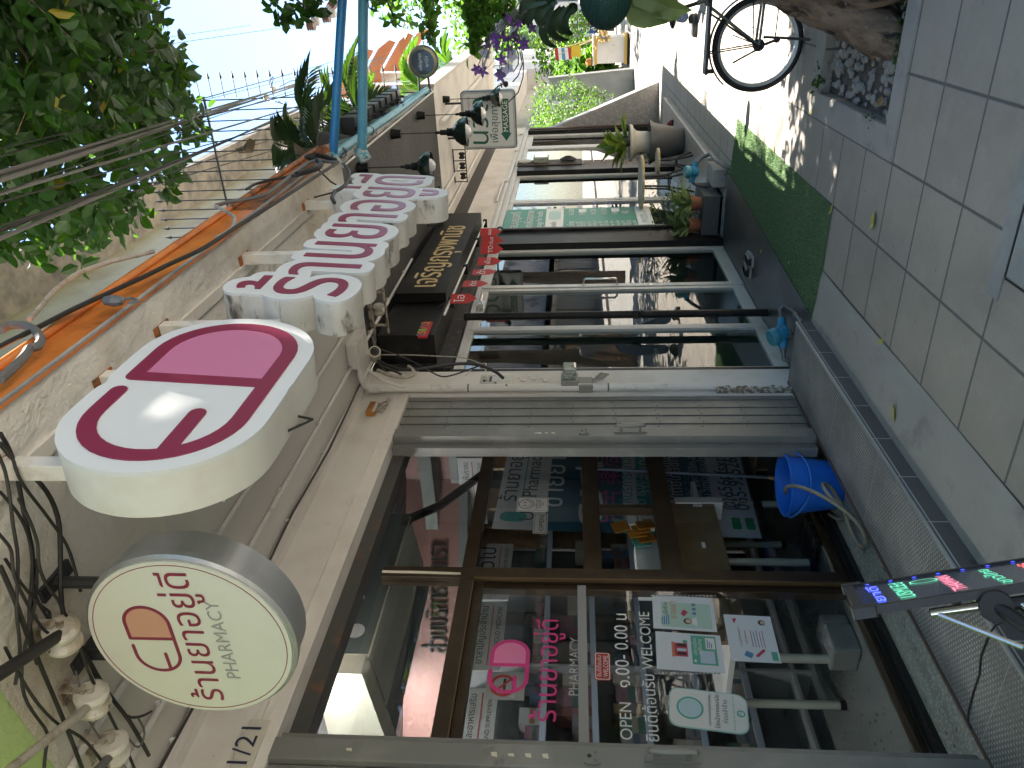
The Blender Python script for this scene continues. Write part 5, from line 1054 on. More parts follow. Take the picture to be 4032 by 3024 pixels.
# ---------------------------------------------------------------- bicycle parked across the pavement
BX = 5.55
def bicycle():
    t = thing('bicycle', 'dark bicycle with a rear rack parked across the pavement behind the tree trunk', 'bicycle', (BX, .0, 0))
    hubs = [(BX, .461, .295), (BX, -.58, .295)]
    for h in hubs:
        b = B(); b.lathe(h, [(.258, -.016), (.272, -.021), (.288, -.012), (.293, 0), (.288, .012), (.272, .021), (.258, .016)], 56, ax=(1, 0, 0)); w = b.build('tyre', RUBBER, t, smooth=True)
        b = B(); b.lathe(h, [(.240, -.010), (.260, -.013), (.260, .013), (.240, .010), (.236, 0), (.240, -.010)], 56, ax=(1, 0, 0)); b.build('rim', STEEL, w, smooth=True)
        b = B(); hh = np.array(h); b.tube([hh+(-.05, 0, 0), hh+(-.03, 0, 0), hh+(-.028, 0, 0), hh+(.028, 0, 0), hh+(.03, 0, 0), hh+(.05, 0, 0)], [.010, .012, .026, .026, .012, .010], 14); b.tube([hh+(-.07, 0, 0), hh+(.07, 0, 0)], .006, 8); b.build('hub', BLACKI, w, smooth=True)
        b = B()
        for k in range(28):
            q = 2*PI*k/28; q2 = q+(.30 if k % 4 < 2 else -.30); s = .025 if k % 2 else -.025
            b.tube([hh+(s, .024*math.cos(q2), .024*math.sin(q2)), hh+(s*.2, .242*math.cos(q), .242*math.sin(q))], .0011, 4)
        b.build('spokes', STEEL, w)
    FRM = M('grey_green_frame_paint', (.16, .18, .17), .35, .3); r, f = np.array(hubs[0]), np.array(hubs[1])
    bb = np.array((BX, .06, .28)); st = np.array((BX, .20, .70)); hd = np.array((BX, -.40, .76)); hl = np.array((BX, -.44, .62))
    b = B(); b.tube([bb, st], .016, 10); b.tube([st-(0, 0, .06), hd], .016, 10); b.tube([bb, hl], .019, 10); b.tube([hd+(0, .01, .04), hl], .02, 10)
    for s in (-.055, .055):
        b.tube([r+(s, 0, 0), bb+(s*.6, 0, 0)], .009, 8); b.tube([r+(s, 0, 0), st+(s*.5, 0, -.05)], .008, 8); b.tube([hl+(s*.8, -.02, -.02), f+(s, 0, 0)], .010, 8)
    b.tube([hl+(-.045, -.02, -.02), hl+(.045, -.02, -.02)], .012, 8); b.build('frame', FRM, t, smooth=True)
    b = B(); b.tube([hd+(0, .01, .04), hd+(0, .03, .16)], .012, 8); b.tube([hd+(-.26, .14, .18), hd+(-.22, .05, .19), hd+(-.08, .03, .16), hd+(.08, .03, .16), hd+(.22, .05, .19), hd+(.26, .14, .18)], .011, 8); b.build('handlebar', BLACKI, t, smooth=True)
    b = B(); b.tube([st, st+(0, .03, .12)], .012, 8); b.ball(st+(0, .03, .15), .085, 14, sx=.8, sy=1.4, sz=.35); b.build('saddle', BLACKI, t, smooth=True)
    b = B(); b.box(BX-.06, BX+.06, .16, .63, .612, .630); b.box(BX-.03, BX+.03, .60, .625, .57, .612); b.build('rear_rack', BLACKI, t, bevel=.005)
    b = B()
    for s in (-.06, .06): b.tube([r+(s, 0, .01), (BX+s*.9, .50, .62)], .0045, 6); b.tube([r+(s, 0, .01), (BX+s*.9, .26, .62)], .0045, 6); b.tube([r+(s, 0, 0), (BX+s, .40, .45)], .004, 5)
    b.build('rack_stays', BLACKI, t)
    b = B(); V = []; 
    for k in range(22):
        q = rad(60+(-60-22-0)*0)+rad(118)-rad(138)*k/21
        for x, e in ((-.028, 0), (0, .010), (.028, 0)): V.append((BX+x, r[1]+(.306+e)*math.cos(q), r[2]+(.306+e)*math.sin(q)))
    b.add(V, [(i*3+k, i*3+k+1, i*3+k+4, i*3+k+3) for i in range(21) for k in (0, 1)]); b.build('mudguard', M('blue_grey_mudguard', (.06, .075, .085), .35), t, smooth=True)
    b = B(); b.lathe(bb+(-.05, 0, 0), [(.085, 0), (.092, 0), (.092, .004), (.085, .004), (.085, 0)], 30, ax=(1, 0, 0)); b.lathe(bb+(-.05, 0, 0), [(.0, 0), (.02, 0), (.02, .1), (0, .1)], 10, ax=(1, 0, 0))
    for s, q in ((-.07, 1), (.07, -1)):
        e = bb+(s, .10*q*.9, -.14*q); b.bar(bb+(s, 0, 0), e, .018, .012); b.box(e[0]-.05 if s < 0 else e[0], e[0] if s < 0 else e[0]+.05, e[1]-.045, e[1]+.045, e[2]-.012, e[2]+.012)
    b.lathe(r+(-.045, 0, 0), [(.02, 0), (.038, 0), (.036, .01), (.03, .011), (.03, .018), (.02, .018)], 20, ax=(1, 0, 0)); b.build('crankset', BLACKI, t)
    b = B(); b.tube([r+(-.042, 0, .036), bb+(-.048, 0, .088)], .004, 5); b.tube([r+(-.042, 0, -.036), r+(-.042, -.03, -.10), bb+(-.048, 0, -.088)], .004, 5); b.build('chain', BLACKI, t)
    b = B(); b.bar(r+(-.05, 0, -.02), r+(-.055, -.03, -.11), .02, .012); b.ball(r+(-.05, -.03, -.11), .022, 8); b.bar(r+(-.05, .02, .0), r+(-.05, .1, .16), .012, .01); b.build('derailleur', BLACKI, t)
    b = B(); b.tube([r+(-.07, -.05, -.02), r+(-.16, -.03, -.29)], .008, 6); b.build('kickstand', BLACKI, t)
bicycle()
# ---------------------------------------------------------------- passer-by whose shoe shows beyond the bicycle
def skin_body(name, joints, bones, mat, parent, sub=2):
    me = bpy.data.meshes.new(name); me.from_pydata([j[0] for j in joints], bones, []); me.materials.append(mat)
    o = link(bpy.data.objects.new(name, me))
    o.modifiers.new('skin', 'SKIN'); sv = me.skin_vertices[0].data
    for i, j in enumerate(joints): sv[i].radius = (j[1], j[1] if len(j) < 3 else j[2]); sv[i].use_root = (i == 0)
    o.modifiers['skin'].use_smooth_shade = True; s = o.modifiers.new('sub', 'SUBSURF'); s.levels = sub; s.render_levels = sub
    adopt(o, parent); return o
px_, py_ = 10.35, .12
per = thing('person', 'person in blue jeans and black trainers standing beyond the bicycle', 'person', (px_, py_, 0))
SKIN = M('skin', (.45, .27, .19), .5); JEAN = M('blue_jeans', (.05, .09, .17), .8, var=[((.10, .15, .24), 30, .45, .7)]); SHIRT = M('grey_shirt', (.25, .25, .26), .85); HAIR = M('dark_hair', (.015, .012, .01), .5)
X = px_; Y = py_
skin_body('body', [((X, Y, .92), .13, .11), ((X, Y, 1.12), .12, .10), ((X, Y, 1.32), .15, .11), ((X, Y, 1.42), .07), ((X, Y, 1.50), .055), ((X-.01, Y, 1.58), .09), ((X-.01, Y, 1.68), .085),
                   ((X, Y+.17, 1.38), .055), ((X-.03, Y+.24, 1.12), .042), ((X-.10, Y+.22, .90), .034), ((X-.12, Y+.21, .83), .03), ((X, Y-.17, 1.38), .055), ((X-.03, Y-.24, 1.12), .042), ((X-.10, Y-.22, .90), .034), ((X-.12, Y-.21, .83), .03),
                   ((X, Y+.10, .86), .095), ((X-.03, Y+.28, .48), .065), ((X, Y+.42, .11), .045), ((X, Y-.10, .86), .095), ((X-.02, Y-.12, .48), .065), ((X+.02, Y-.12, .11), .045)],
          [(0, 1), (1, 2), (2, 3), (3, 4), (4, 5), (5, 6), (2, 7), (7, 8), (8, 9), (9, 10), (2, 11), (11, 12), (12, 13), (13, 14), (0, 15), (15, 16), (16, 17), (0, 18), (18, 19), (19, 20)], SKIN, per)
skin_body('trousers', [((X, Y, .96), .145, .125), ((X, Y, .90), .145, .125), ((X, Y+.10, .85), .108), ((X-.03, Y+.28, .48), .085), ((X, Y+.42, .10), .075), ((X, Y-.10, .85), .108), ((X-.02, Y-.12, .48), .085), ((X+.02, Y-.12, .10), .075)], [(0, 1), (1, 2), (2, 3), (3, 4), (1, 5), (5, 6), (6, 7)], JEAN, per)
skin_body('shirt', [((X, Y, .93), .145, .125), ((X, Y, 1.12), .135, .115), ((X, Y, 1.33), .165, .12), ((X, Y, 1.42), .08), ((X, Y+.17, 1.38), .07), ((X-.02, Y+.22, 1.18), .06), ((X, Y-.17, 1.38), .07), ((X-.02, Y-.22, 1.18), .06)], [(0, 1), (1, 2), (2, 3), (2, 4), (4, 5), (2, 6), (6, 7)], SHIRT, per)
b = B(); b.ball((X+.012, Y, 1.665), .098, 16, sz=1.05); b.build('hair', HAIR, per, smooth=True)
for dy, lab in ((.42, None), (-.12, None)):
    b = B(); P = [(X+.07, Y+dy-.02, .05), (X, Y+dy, .055), (X-.07, Y+dy+.07, .045), (X-.10, Y+dy+.17, .035), (X-.11, Y+dy+.20, .03)] if dy > 0 else [(X+.1, Y+dy, .05), (X+.02, Y+dy, .055), (X-.08, Y+dy, .045), (X-.17, Y+dy, .035), (X-.20, Y+dy, .03)]
    b.tube(P, [.042, .052, .048, .038, .015], 12); b.tube([p[:2]+(.008,) for p in P], [.045, .052, .05, .042, .02], 10); b.build('shoe', M('black_trainer', (.02, .022, .025), .6), per, smooth=True)
for s in (1, -1):
    hx, hy, hz = X-.12, Y+.21*s, .83; b = B(); b.ball((hx-.005, hy, hz-.045), .04, 10, sx=.55, sy=.9, sz=1.1)
    for k, (o_, L_) in enumerate(((-.026, .065), (-.009, .075), (.009, .07), (.025, .055))): b.tube([(hx-.008, hy+o_, hz-.08), (hx-.014, hy+o_, hz-.08-L_*.5), (hx-.03, hy+o_, hz-.08-L_*.9)], [.0095, .009, .0065], 7)
    b.tube([(hx-.02, hy-.03*s, hz-.03), (hx-.04, hy-.042*s, hz-.06), (hx-.05, hy-.04*s, hz-.09)], [.011, .010, .007], 7); b.build('hand', SKIN, per, smooth=True)
b = B(); b.ball((X-.097, Y, 1.60), .014, 8, sz=1.5)
for s in (1, -1): b.ball((X-.085, Y+.034*s, 1.635), .010, 8); b.ball((X-.0, Y+.092*s, 1.61), .022, 8, sy=.4)
b.ball((X-.085, Y, 1.555), .018, 8, sx=.5, sz=.35); b.build('face', SKIN, per, smooth=True)
# ---------------------------------------------------------------- water meters, shoes, bucket, hose
def water_meter(lab, c, u, parent=None, s=1.0, lid=(0, 0, 1)):
    c, u, l = np.array(c, float), np.array(u, float), np.array(lid, float); u /= np.linalg.norm(u); l /= np.linalg.norm(l); w = np.cross(u, l)
    t = thing('water_meter', lab, 'meter', tuple(c-np.array([0, 0, .06])), 'blue water meters on the pavement pipes')
    b = B(); b.lathe(c-l*.05*s, [(.0, 0), (.035*s, 0), (.046*s, .015*s), (.046*s, .05*s), (.036*s, .055*s), (.036*s, .06*s)], 24, ax=l); b.tube([c-u*.085*s-l*.02*s, c-u*.04*s-l*.02*s], [.020*s, .026*s], 12); b.tube([c+u*.04*s-l*.02*s, c+u*.085*s-l*.02*s], [.026*s, .020*s], 12); b.build('body', METER, t, smooth=True)
    b = B(); b.lathe(c+l*.0101*s, [(.044*s, 0), (.047*s, .004*s), (.047*s, .035*s), (.044*s, .042*s), (0, .042*s)], 24, ax=l); b.build('lid', M('blue_green_lid', (.06, .27, .36), .5), t, smooth=True)
    return t
m4 = ZM(2400, 850, 800/1770); ca = onZ(m4(1440, 1140), .17)
ca = np.array([4.72, 2.17, .15]); lid_ = (-.35, .25, .9)
water_meter('blue water meter at the end of the studded step', ca, (.55, -.6, 0), s=1.25, lid=lid_)
t = thing('water_pipe', 'grey galvanised pipes bending round the meter at the studded step', 'pipe', (4.6, 2.15, .0))
b = B(); e1 = ca+np.array([.07, -.08, -.02]); e2 = ca-np.array([.07, -.08, .02])
b.tube([e1, e1+(.05, -.05, 0), e1+(.06, -.07, -.03), (4.79, 2.03, .06), (4.60, 2.03, .055), (4.50, 2.03, .055)], .014, 10); b.tube([e2, e2+(-.04, .05, 0), e2+(-.05, .06, -.05), (4.66, 2.26, .05), (4.50, 2.25, .05)], .014, 10)
b.tube([(4.72, 2.04, .055), (4.70, 2.12, .05), (4.68, 2.2, .05), (4.64, 2.26, .05)], .011, 8)
for p, d in (((4.60, 2.03, .055), (1, 0, 0)), ((4.72, 2.035, .055), (1, 0, 0)), ((4.60, 2.255, .05), (1, 0, 0)), (tuple(e1), (.6, -.7, 0)), (tuple(e2), (-.6, .7, 0))): b.lathe(np.array(p)-np.array(d)*.014, [(.014, 0), (.021, 0), (.021, .028), (.014, .028)], 8, ax=d)
b.lathe((4.69, 2.15, .075), [(.0, 0), (.012, 0), (.012, .02), (.03, .022), (.03, .028), (0, .03)], 8, ax=(-.3, -.2, .8)); b.build('pipes', GALV, t, smooth=True)
cb = np.array([8.02, 1.84, .30]); water_meter('blue water meter on tall pipes beside the planter box', cb, (0.2, -.9, -.2), s=1.3, lid=(-.2, -.1, .95))
t = thing('water_pipe', 'dark pipes rising from the turf corner to the planter meter', 'pipe', (7.9, 1.7, 0))
b = B(); b.tube([cb+(.0, -.09, -.05), (8.03, 1.70, .2), (8.0, 1.66, .12), (7.80, 1.68, .10), (7.62, 1.70, .045), (7.58, 1.72, .0)], .020, 10); b.tube([cb+(0, .09, 0), (8.02, 1.97, .25), (8.02, 2.0, .10)], .016, 8); b.build('pipes', GALV, t, smooth=True)
weed('tuft of weed at the foot of the planter pipes', 7.62, 1.76, 16, .015, .03)
sh = thing('shoe', 'pair half of worn black slip-on shoes at the glass door, nearer the wall', 'shoe', (6.3, 2.27, .012), 'black slip-on shoes at the door')
def shoe_mesh(parent, cx0, cy0):
    b = B(); N = 16; V = []
    for i in range(N):
        s = i/(N-1); x = cx0-.13+.26*s; w = .036+.016*math.sin(PI*s*.9)-.016*(s > .85)*(s-.85)/.15; hgt = .058-.030*s
        for q in np.linspace(0, PI, 8): V.append((x, cy0+w*math.cos(q), .02+hgt*math.sin(q)))
    b.add(V, [(i*8+k, i*8+k+1, (i+1)*8+k+1, (i+1)*8+k) for i in range(N-1) for k in range(7) if not (i < 8 and 2 <= k <= 4)]+[tuple(range(8)), tuple((N-1)*8+k for k in range(7, -1, -1))]); b.build('upper', BLACKI, parent, smooth=True)
    b = B(); sh_ = flat([[(cx0-.135+.27*s, cy0+(.044+.014*math.sin(PI*s*.9))*(1-.55*max(0, (s-.8)/.2))) for s in np.linspace(0, 1, 14)]+[(cx0-.135+.27*s, cy0-(.044+.014*math.sin(PI*s*.9))*(1-.55*max(0, (s-.8)/.2))) for s in np.linspace(1, 0, 14)]])
    b.shape(sh_, ((0, 0, .032), (1, 0, 0), (0, 1, 0), (0, 0, 1)), d=.018); b.build('sole', M('cream_rubber_sole', (.40, .38, .33), .6), parent)
shoe_mesh(sh, 6.35, 2.29); dup(sh, (-.04, -.105, 0), 'pair half of worn black slip-on shoes at the glass door, nearer the turf', rotz=.10)
bk = thing('bucket', 'bright blue plastic bucket standing behind the step at the pharmacy front', 'bucket', (3.71, 2.66, .002))
b = B(); b.lathe((3.71, 2.66, .002), [(0, 0), (.132, 0), (.136, .01), (.170, .285), (.182, .287), (.184, .30), (.176, .305), (.166, .296), (.130, .012), (0, .012)], 48); b.build('pail', BUCKET, bk, smooth=True)
b = B(); b.tube([np.array((3.71, 2.66, .292))+np.array((.183*math.cos(a), .183*math.sin(a), 0))*1.0+np.array((-.0, -.0, -.16*math.sin(max(0, min(PI, (a-3.9+PI/2+.3)))) if False else 0)) for a in np.linspace(2.4, 2.4+PI, 2)][:1]+[np.array((3.71+.19*math.cos(2.45+PI*s), 2.66+.19*math.sin(2.45+PI*s), .285-.085*math.sin(PI*s))) for s in np.linspace(0, 1, 24)], .006, 7); b.build('bail_handle', M('blue_plastic_light', (.03, .17, .62), .4), bk, smooth=True)
hs = [(3.63, 2.60, .30), (3.57, 2.53, .29), (3.50, 2.48, .22), (3.44, 2.47, .12), (3.36, 2.50, .03), (3.20, 2.56, .025), (3.08, 2.66, .02), (3.12, 2.75, .02), (3.30, 2.74, .02), (3.50, 2.66, .03), (3.56, 2.52, .06), (3.50, 2.45, .14), (3.42, 2.47, .16), (3.33, 2.54, .06), (3.30, 2.62, .035), (3.42, 2.70, .03), (3.62, 2.84, .03)]
hp = [(3.66, 2.68, .30), (3.60, 2.60, .325), (3.53, 2.53, .31), (3.44, 2.50, .24), (3.33, 2.50, .15), (3.22, 2.53, .07), (3.16, 2.58, .03), (3.18, 2.70, .018), (3.34, 2.74, .018), (3.46, 2.62, .05), (3.50, 2.50, .13), (3.46, 2.47, .19), (3.38, 2.49, .17), (3.32, 2.54, .10), (3.33, 2.62, .03), (3.44, 2.68, .02), (3.56, 2.80, .018), (3.7, 2.86, .018)]
N = len(hp); hp = np.array(hp); u_ = np.linspace(0, N-1, N*5); P3 = np.array([np.interp(u_, range(N), hp[:, k]) for k in range(3)]).T
for _ in range(8): P3[1:-1] = (P3[:-2]+2*P3[1:-1]+P3[2:])/4
tag(B().tube(list(P3), .0105, 10).build('garden_hose', HOSE, smooth=True), 'dirty tan hose looping out of the blue bucket', 'hose')
# ---------------------------------------------------------------- LED writing board on its easel
ez = thing('writing_board', 'dark lit writing board with neon handwriting on a stainless folding easel', 'menu board', (1.75, 1.75, .118))
TA, TB = onY((3331, 2314), 1.79), None
BA = onY((4032, 2204), 1.50); w1 = ray((3373, 2405)); s_ = np.linalg.norm(TA-CAM)
TA = CAM+ray((3331, 2314))/np.linalg.norm(ray((3331, 2314)))*2.62; TB = CAM+w1/np.linalg.norm(w1)*2.16
wd = TB-TA; wl = np.linalg.norm(wd); wd /= wl
d2 = ray((4032, 2204)); d2 = d2/np.linalg.norm(d2)
# long edge: down from TA, kept square to the top edge
nrm_ = None; best = None
for r_ in np.linspace(1.6, 2.9, 260):
    q = CAM+d2*r_; v = q-TA
    if best is None or abs(np.dot(v/np.linalg.norm(v), wd)) < best[0]: best = (abs(np.dot(v/np.linalg.norm(v), wd)), q)
dn = best[1]-TA; dn -= wd*np.dot(dn, wd); dn /= np.linalg.norm(dn); HB = .62
nn_ = np.cross(wd, -dn); ctr = TA; toc = CAM-TA
if np.dot(nn_, toc) < 0: nn_ = -nn_
right = -wd if np.dot(np.cross(-wd, -dn), nn_) > 0 else wd
org = TA if np.dot(right, wd) > 0 else TB
FB = (org, right, -dn, nn_)                # origin: top corner on the reading left; u right, v up
b = B(); b.shape(flat([[(0, 0), (wl, 0), (wl, -HB), (0, -HB)]]), FB, d=.008); b.build('acrylic', LEDB, ez)
b = B(); fw = .02
for x0, x1, y0, y1 in ((-.005, fw, -HB, .005), (wl-fw, wl+.005, -HB, .005), (fw, wl-fw, -fw, .005), (fw, wl-fw, -HB, -HB+fw)):
    b.shape(flat([[(x0, y0), (x1, y0), (x1, y1), (x0, y1)]]), FB, d=.02, lift=.006)
for x in (0, wl): b.shape(flat([rrect(x-.03, x+.03, -.045, .012, .006)]), FB, d=.026, lift=.009)
b.build('frame', M('black_matt_frame', (.03, .03, .033), .45), ez)
b = B(); rows = [('ยาดี', .08, 2, .05), ('USMLEd', .15, 1, .07), ('THAIWAN', .27, 0, .06), ('ชาวไทย', .37, 1, .05), ('มีบริการ', .47, 3, .06), ('ส่งฟรี', .56, 1, .05)]
for s, v, m, h in rows: words(b, s, np.array(org)+right*.09*wl/.5-dn*-v, np.array(org)+right*(wl-.10*wl/.5)+dn*v, FB, m=m, h=h*.8, lift=.002, bold=-.012) if False else words(b, s, np.array(org)+right*wl*.18+dn*v, np.array(org)+right*wl*.82+dn*v, FB, m=m, h=h*.8, lift=.002, bold=-.010)
b.shape(flat(stroke(circ((wl*.72, -.20), .035, 18), .0025, True)), FB, m=1, lift=.002)
for k in range(9):
    v = .06+k*.065
    b.shape(flat([circ((wl*.05, -v), .006, 8)]), FB, m=2, lift=.0025); b.shape(flat([circ((wl*.95, -v), .006, 8)]), FB, m=2, lift=.0025)
b.build('handwriting', [NEONP, NEONG, NEONB, NEONR], ez)
up_ = -dn; back = -nn_
eA, eB = np.array(org)+right*wl*.0+back*.02, np.array(org)+right*wl+back*.02
for k, e in enumerate((TA, TB)):
    b = B(); top = e+dn*.16+back*.03; bot = e+dn*.95+back*.03; b.tube([top, bot], .011, 12)
    hin = e+dn*(.30 if k else .20)+back*.035; leg = CAM+ray((4330, 2655) if k else (4400, 2560))/np.linalg.norm(ray((4330, 2655) if k else (4400, 2560)))*(2.10 if k else 2.5); b.build('easel_tube', CHROME, ez, smooth=True)
    b = B(); b.tube([hin+dn*.05, leg], .011, 12); b.build('easel_leg', CHROME, ez, smooth=True)
    b = B(); b.lathe(hin-wd*.016, [(0, 0), (.036, 0), (.038, .004), (.038, .028), (.036, .032), (0, .032)], 24, ax=wd); b.tube([hin, hin+dn*.10], .016, 10); dl = (leg-hin)/np.linalg.norm(leg-hin); b.tube([hin, hin+dl*.11], .016, 10); b.build('hinge', BLACKI, ez, smooth=True)
b = B(); b.tube([TB+dn*.17+back*.03, CAM+ray((4032, 2551))/np.linalg.norm(ray((4032, 2551)))*2.12], .007, 8); b.build('brace', CHROME, ez, smooth=True)
kL = ZM(3024, 2016); cp = [onZ(kL(*p), .122) for p in [(1659, 650), (1540, 700), (1470, 740), (1430, 800), (1380, 930), (1370, 1050), (1330, 1170), (1300, 1290), (1295, 1360), (1320, 1410)]]
tag(B().tube(cp, .0035, 6).build('power_lead', CABLE, smooth=True), 'thin black lead snaking over the studded step from the easel', 'cable')
# ---------------------------------------------------------------- blue pipes, dark canopy lights, round shop sign
for lab, p0, p1, m in (('bright blue pipe reaching from the canopy corner out over the pavement', (4.62, .93, 2.955), (4.80, -1.6, 2.44), BLUEP2), ('pale blue pipe beside the bright one, with a peeling elbow', (4.84, .95, 2.83), (4.86, -1.6, 2.46), BLUEP)):
    t = thing('blue_pipe', lab, 'pipe', p0, 'blue pipes over the pavement'); B().tube([p0, p1], .030 if m is BLUEP else .026, 16).build('pipe', m, t, smooth=True)
    b = B(); b.tube([np.array(p0)+(.0, .03, -.02), np.array(p0)+(0, -.02, .004), np.array(p0)+(.003, -.05, .01)], [.040, .042, .036], 14); b.build('elbow', M('peeling_blue', (.10, .36, .42), .6, var=[((.5, .5, .48), 26, .5, .56), ((.05, .06, .06), 14, .56, .62)]), t, smooth=True)
B_ = [(4.62, .90, 2.945), (5.4, .905, 2.935), (6.2, .915, 2.925), (7.0, .925, 2.925), (7.6, .93, 2.93), (7.95, .945, 2.945), (8.05, .99, 2.96)]
t = thing('blue_pipe', 'faded blue pipe tied along the edge of the dark canopy', 'pipe', (6.4, .91, 2.93), 'blue pipes over the pavement'); B().tube(B_, .027, 14).build('pipe', BLUEP, t, smooth=True)
b = B()
for x in (4.75, 5.5, 6.6): b.lathe((x, .91, 2.935), [(.028, 0), (.032, 0), (.032, .02), (.028, .02)], 14, ax=(1, 0, 0))
b.build('ties', CABLE, t)
t = thing('conduit', 'thin white conduit below the blue pipe on the dark canopy edge', 'conduit', (6.4, .99, 2.94)); B().tube([(4.75, .995, 2.94), (8.3, 1.0, 2.94)], .008, 8).build('pipe', PVC, t)
t = thing('corner_cap', 'rusted round end of the orange gutter at the party line', 'gutter end', (4.74, .88, 3.0)); b = B(); b.tube([(4.6, .885, 3.0), (4.80, .90, 2.99)], [.05, .045], 14); b.build('cap', RUST, t, smooth=True)
fl_ = thing('floodlight', 'black box floodlight nearest the palms on the dark canopy edge', 'floodlight', (6.35, .98, 3.21), 'floodlights on the dark canopy')
b = B(); b.box(6.28, 6.44, .93, 1.08, 3.25, 3.37); b.build('case', BLACKI, fl_, bevel=.006); b = B(); b.box(6.29, 6.43, .94, 1.07, 3.371, 3.377); b.build('glass', M('floodlight_glass', (.05, .16, .12), .08, coat=.8), fl_)
b = B(); b.box(6.35, 6.37, .99, 1.01, 3.20, 3.25); b.box(6.27, 6.45, .995, 1.005, 3.235, 3.249); b.build('bracket', BLACKI, fl_)
for i in range(7): dup(fl_, (.235+.245*i, .002*i, 0), ['second', 'third', 'fourth', 'fifth', 'sixth', 'seventh', 'eighth'][i]+' black box floodlight from the palms on the dark canopy edge')
rs = thing('round_sign', 'small black round sign with gold rim and white Thai lettering on the canopy edge', 'sign', (8.0, .69, 2.97))
FR8 = ((8.0, .692, 2.97), (0, -1, 0), (0, 0, 1), (-1, 0, 0)); b = B(); b.shape(flat([circ((0, 0), .112, 40)]), FR8, d=.004); b.build('sign_face', M('black_blue_face', (.03, .04, .055), .25, coat=.5), rs)
b = B(); b.lathe((8.0, .692, 2.97), [(.110, -.0), (.114, -.012), (.140, -.006), (.146, .01), (.146, .05), (0, .05)], 40, ax=(1, 0, 0), m=0); b.build('rim', M('dull_gold', (.35, .31, .22), .35, .7), rs, smooth=True)
b = B(); b.lathe((8.001, .692, 2.97), [(.1465, .0), (.151, .01), (.151, .052), (0, .052)], 40, ax=(1, 0, 0)); b.build('outer_band', BLACKI, rs, smooth=True)
o8 = np.array((8.0, .692, 2.97)); b = B(); words(b, 'เจริญกรุง', o8+(0, .075, .012), o8+(0, -.08, .012), FR8, lift=.002, bold=.01); words(b, 'พานิช', o8+(0, .045, -.055), o8+(0, -.05, -.055), FR8, lift=.002, bold=.01); b.build('lettering', WHITE, rs)
b = B(); b.tube([(8.03, .83, 2.935), (8.03, .98, 2.93)], .011, 8); b.tube([(8.03, .82, 3.03), (8.03, 1.0, 3.03)], .011, 8); b.build('bracket', BLACKI, rs)
# massage sign
ms = thing('massage_sign', 'silver framed white blade sign with green Thai lettering and a MASSAGE arrow', 'sign', (9.0, 1.4, 2.8))
k5 = ZM(1600, 200, 600/1659); XM = 9.0
FM = FX(XM); q = [onX(k5(*p), XM) for p in ((585, 430), (1190, 430), (640, 1060), (1190, 1055))]
u0, u1 = -1.735, -1.10; v0, v1 = 2.148, 2.765
b = B(); b.shape(flat([rrect(u0, u1, v0, v1, .04)]), FM, d=.09); b.build('box', M('dark_blue_grey_edge', (.05, .055, .07), .4), ms)
b = B(); b.shape(flat([rrect(u0+.008, u1-.008, v0+.008, v1-.008, .035)]), FM, d=.004, lift=.004); b.build('trim', STEEL, ms)
b = B(); b.shape(flat([rrect(u0+.03, u1-.03, v0+.03, v1-.03, .03)]), FM, d=.004, lift=.007); b.build('sign_face', M('white_sign_face', (.62, .63, .63), .35), ms)
b = B(); W5 = lambda s, p, r, m, **k: words(b, s, onX(k5(*p), XM), onX(k5(*r), XM), FM, m=m, lift=.009, **k)
W5('นวด', (895, 1015), (890, 520), 0, bold=.075); W5('เพื่อสุขภาพ', (1000, 995), (990, 510), 2, bold=.012); W5('บุญศรี', (705, 935), (690, 755), 1, bold=.02); W5('สาขาแม่นาง', (690, 690), (685, 500), 3, h=.035, bold=.01)
aL, aR, aT, aB = onX(k5(1090, 980), XM), onX(k5(1080, 520), XM), onX(k5(1040, 700), XM), onX(k5(1118, 700), XM); ya, yb = -aL[1], -aR[1]; z0, z1 = aB[2], aT[2]; zm = (z0+z1)/2; hh = (z1-z0)/2
b.shape(flat([[(ya, zm), (ya+.09, zm-hh*1.55), (ya+.09, zm-hh), (yb, zm-hh), (yb, zm+hh), (ya+.09, zm+hh), (ya+.09, zm+hh*1.55)]]), FM, m=0, lift=.008)
words(b, 'MASSAGE', np.array((XM, -(ya+.105), zm-hh*.62)), np.array((XM, -(yb-.02), zm-hh*.62)), FM, m=4, lift=.010, bold=.02)
b.build('lettering', [GREEN, M('navy_ink', (.02, .03, .12), .5), M('dark_green_ink', (.012, .09, .06), .5), M('red_ink', (.4, .03, .03), .5), WHITE], ms)
b = B(); b.box(9.03, 9.06, 1.22, 1.24, 2.76, 2.949); b.box(9.03, 9.06, 1.6, 1.62, 2.76, 2.949); b.build('hanger', BLACKI, ms)
for i, (y, lab) in enumerate(((2.05, 'upper pipe run under the white canopy'), (2.3, 'middle pipe run under the white canopy'), (1.35, 'fat pipe under the white canopy near its outer edge'))):
    t = thing('conduit', lab, 'conduit', (11, y, SOF), 'pipes under the white canopy'); B().tube([(8.0 if i < 2 else 8.5, y, SOF-.03), (14.9, y, SOF-.03)], .014 if i < 2 else .03, 8).build('pipe', PVC, t, smooth=True)
for i, (x, y, lab) in enumerate(((7.35, 1.95, 'black spool insulator cluster nearest the letter sign'), (9.3, 1.98, 'black spool insulator cluster beside the massage sign'))):
    t = thing('insulator_rack', lab, 'insulator', (x, y, SOF), 'black insulators under the canopies')
    b = B()
    for k in (-.12, 0, .12): spool(b, (x, y+k, SOF-.11), (0, 1, 0), .038, .075)
    b.box(x-.012, x+.012, y-.2, y+.2, SOF-.16, SOF-.15); b.box(x-.012, x+.012, y-.2, y+.2, SOF-.012, SOF-.0006)
    for k in (-.19, -.06, .06, .19): b.box(x-.01, x+.01, y+k-.004, y+k+.004, SOF-.15, SOF-.012)
    b.build('spools', BLACKI, t, smooth=True)
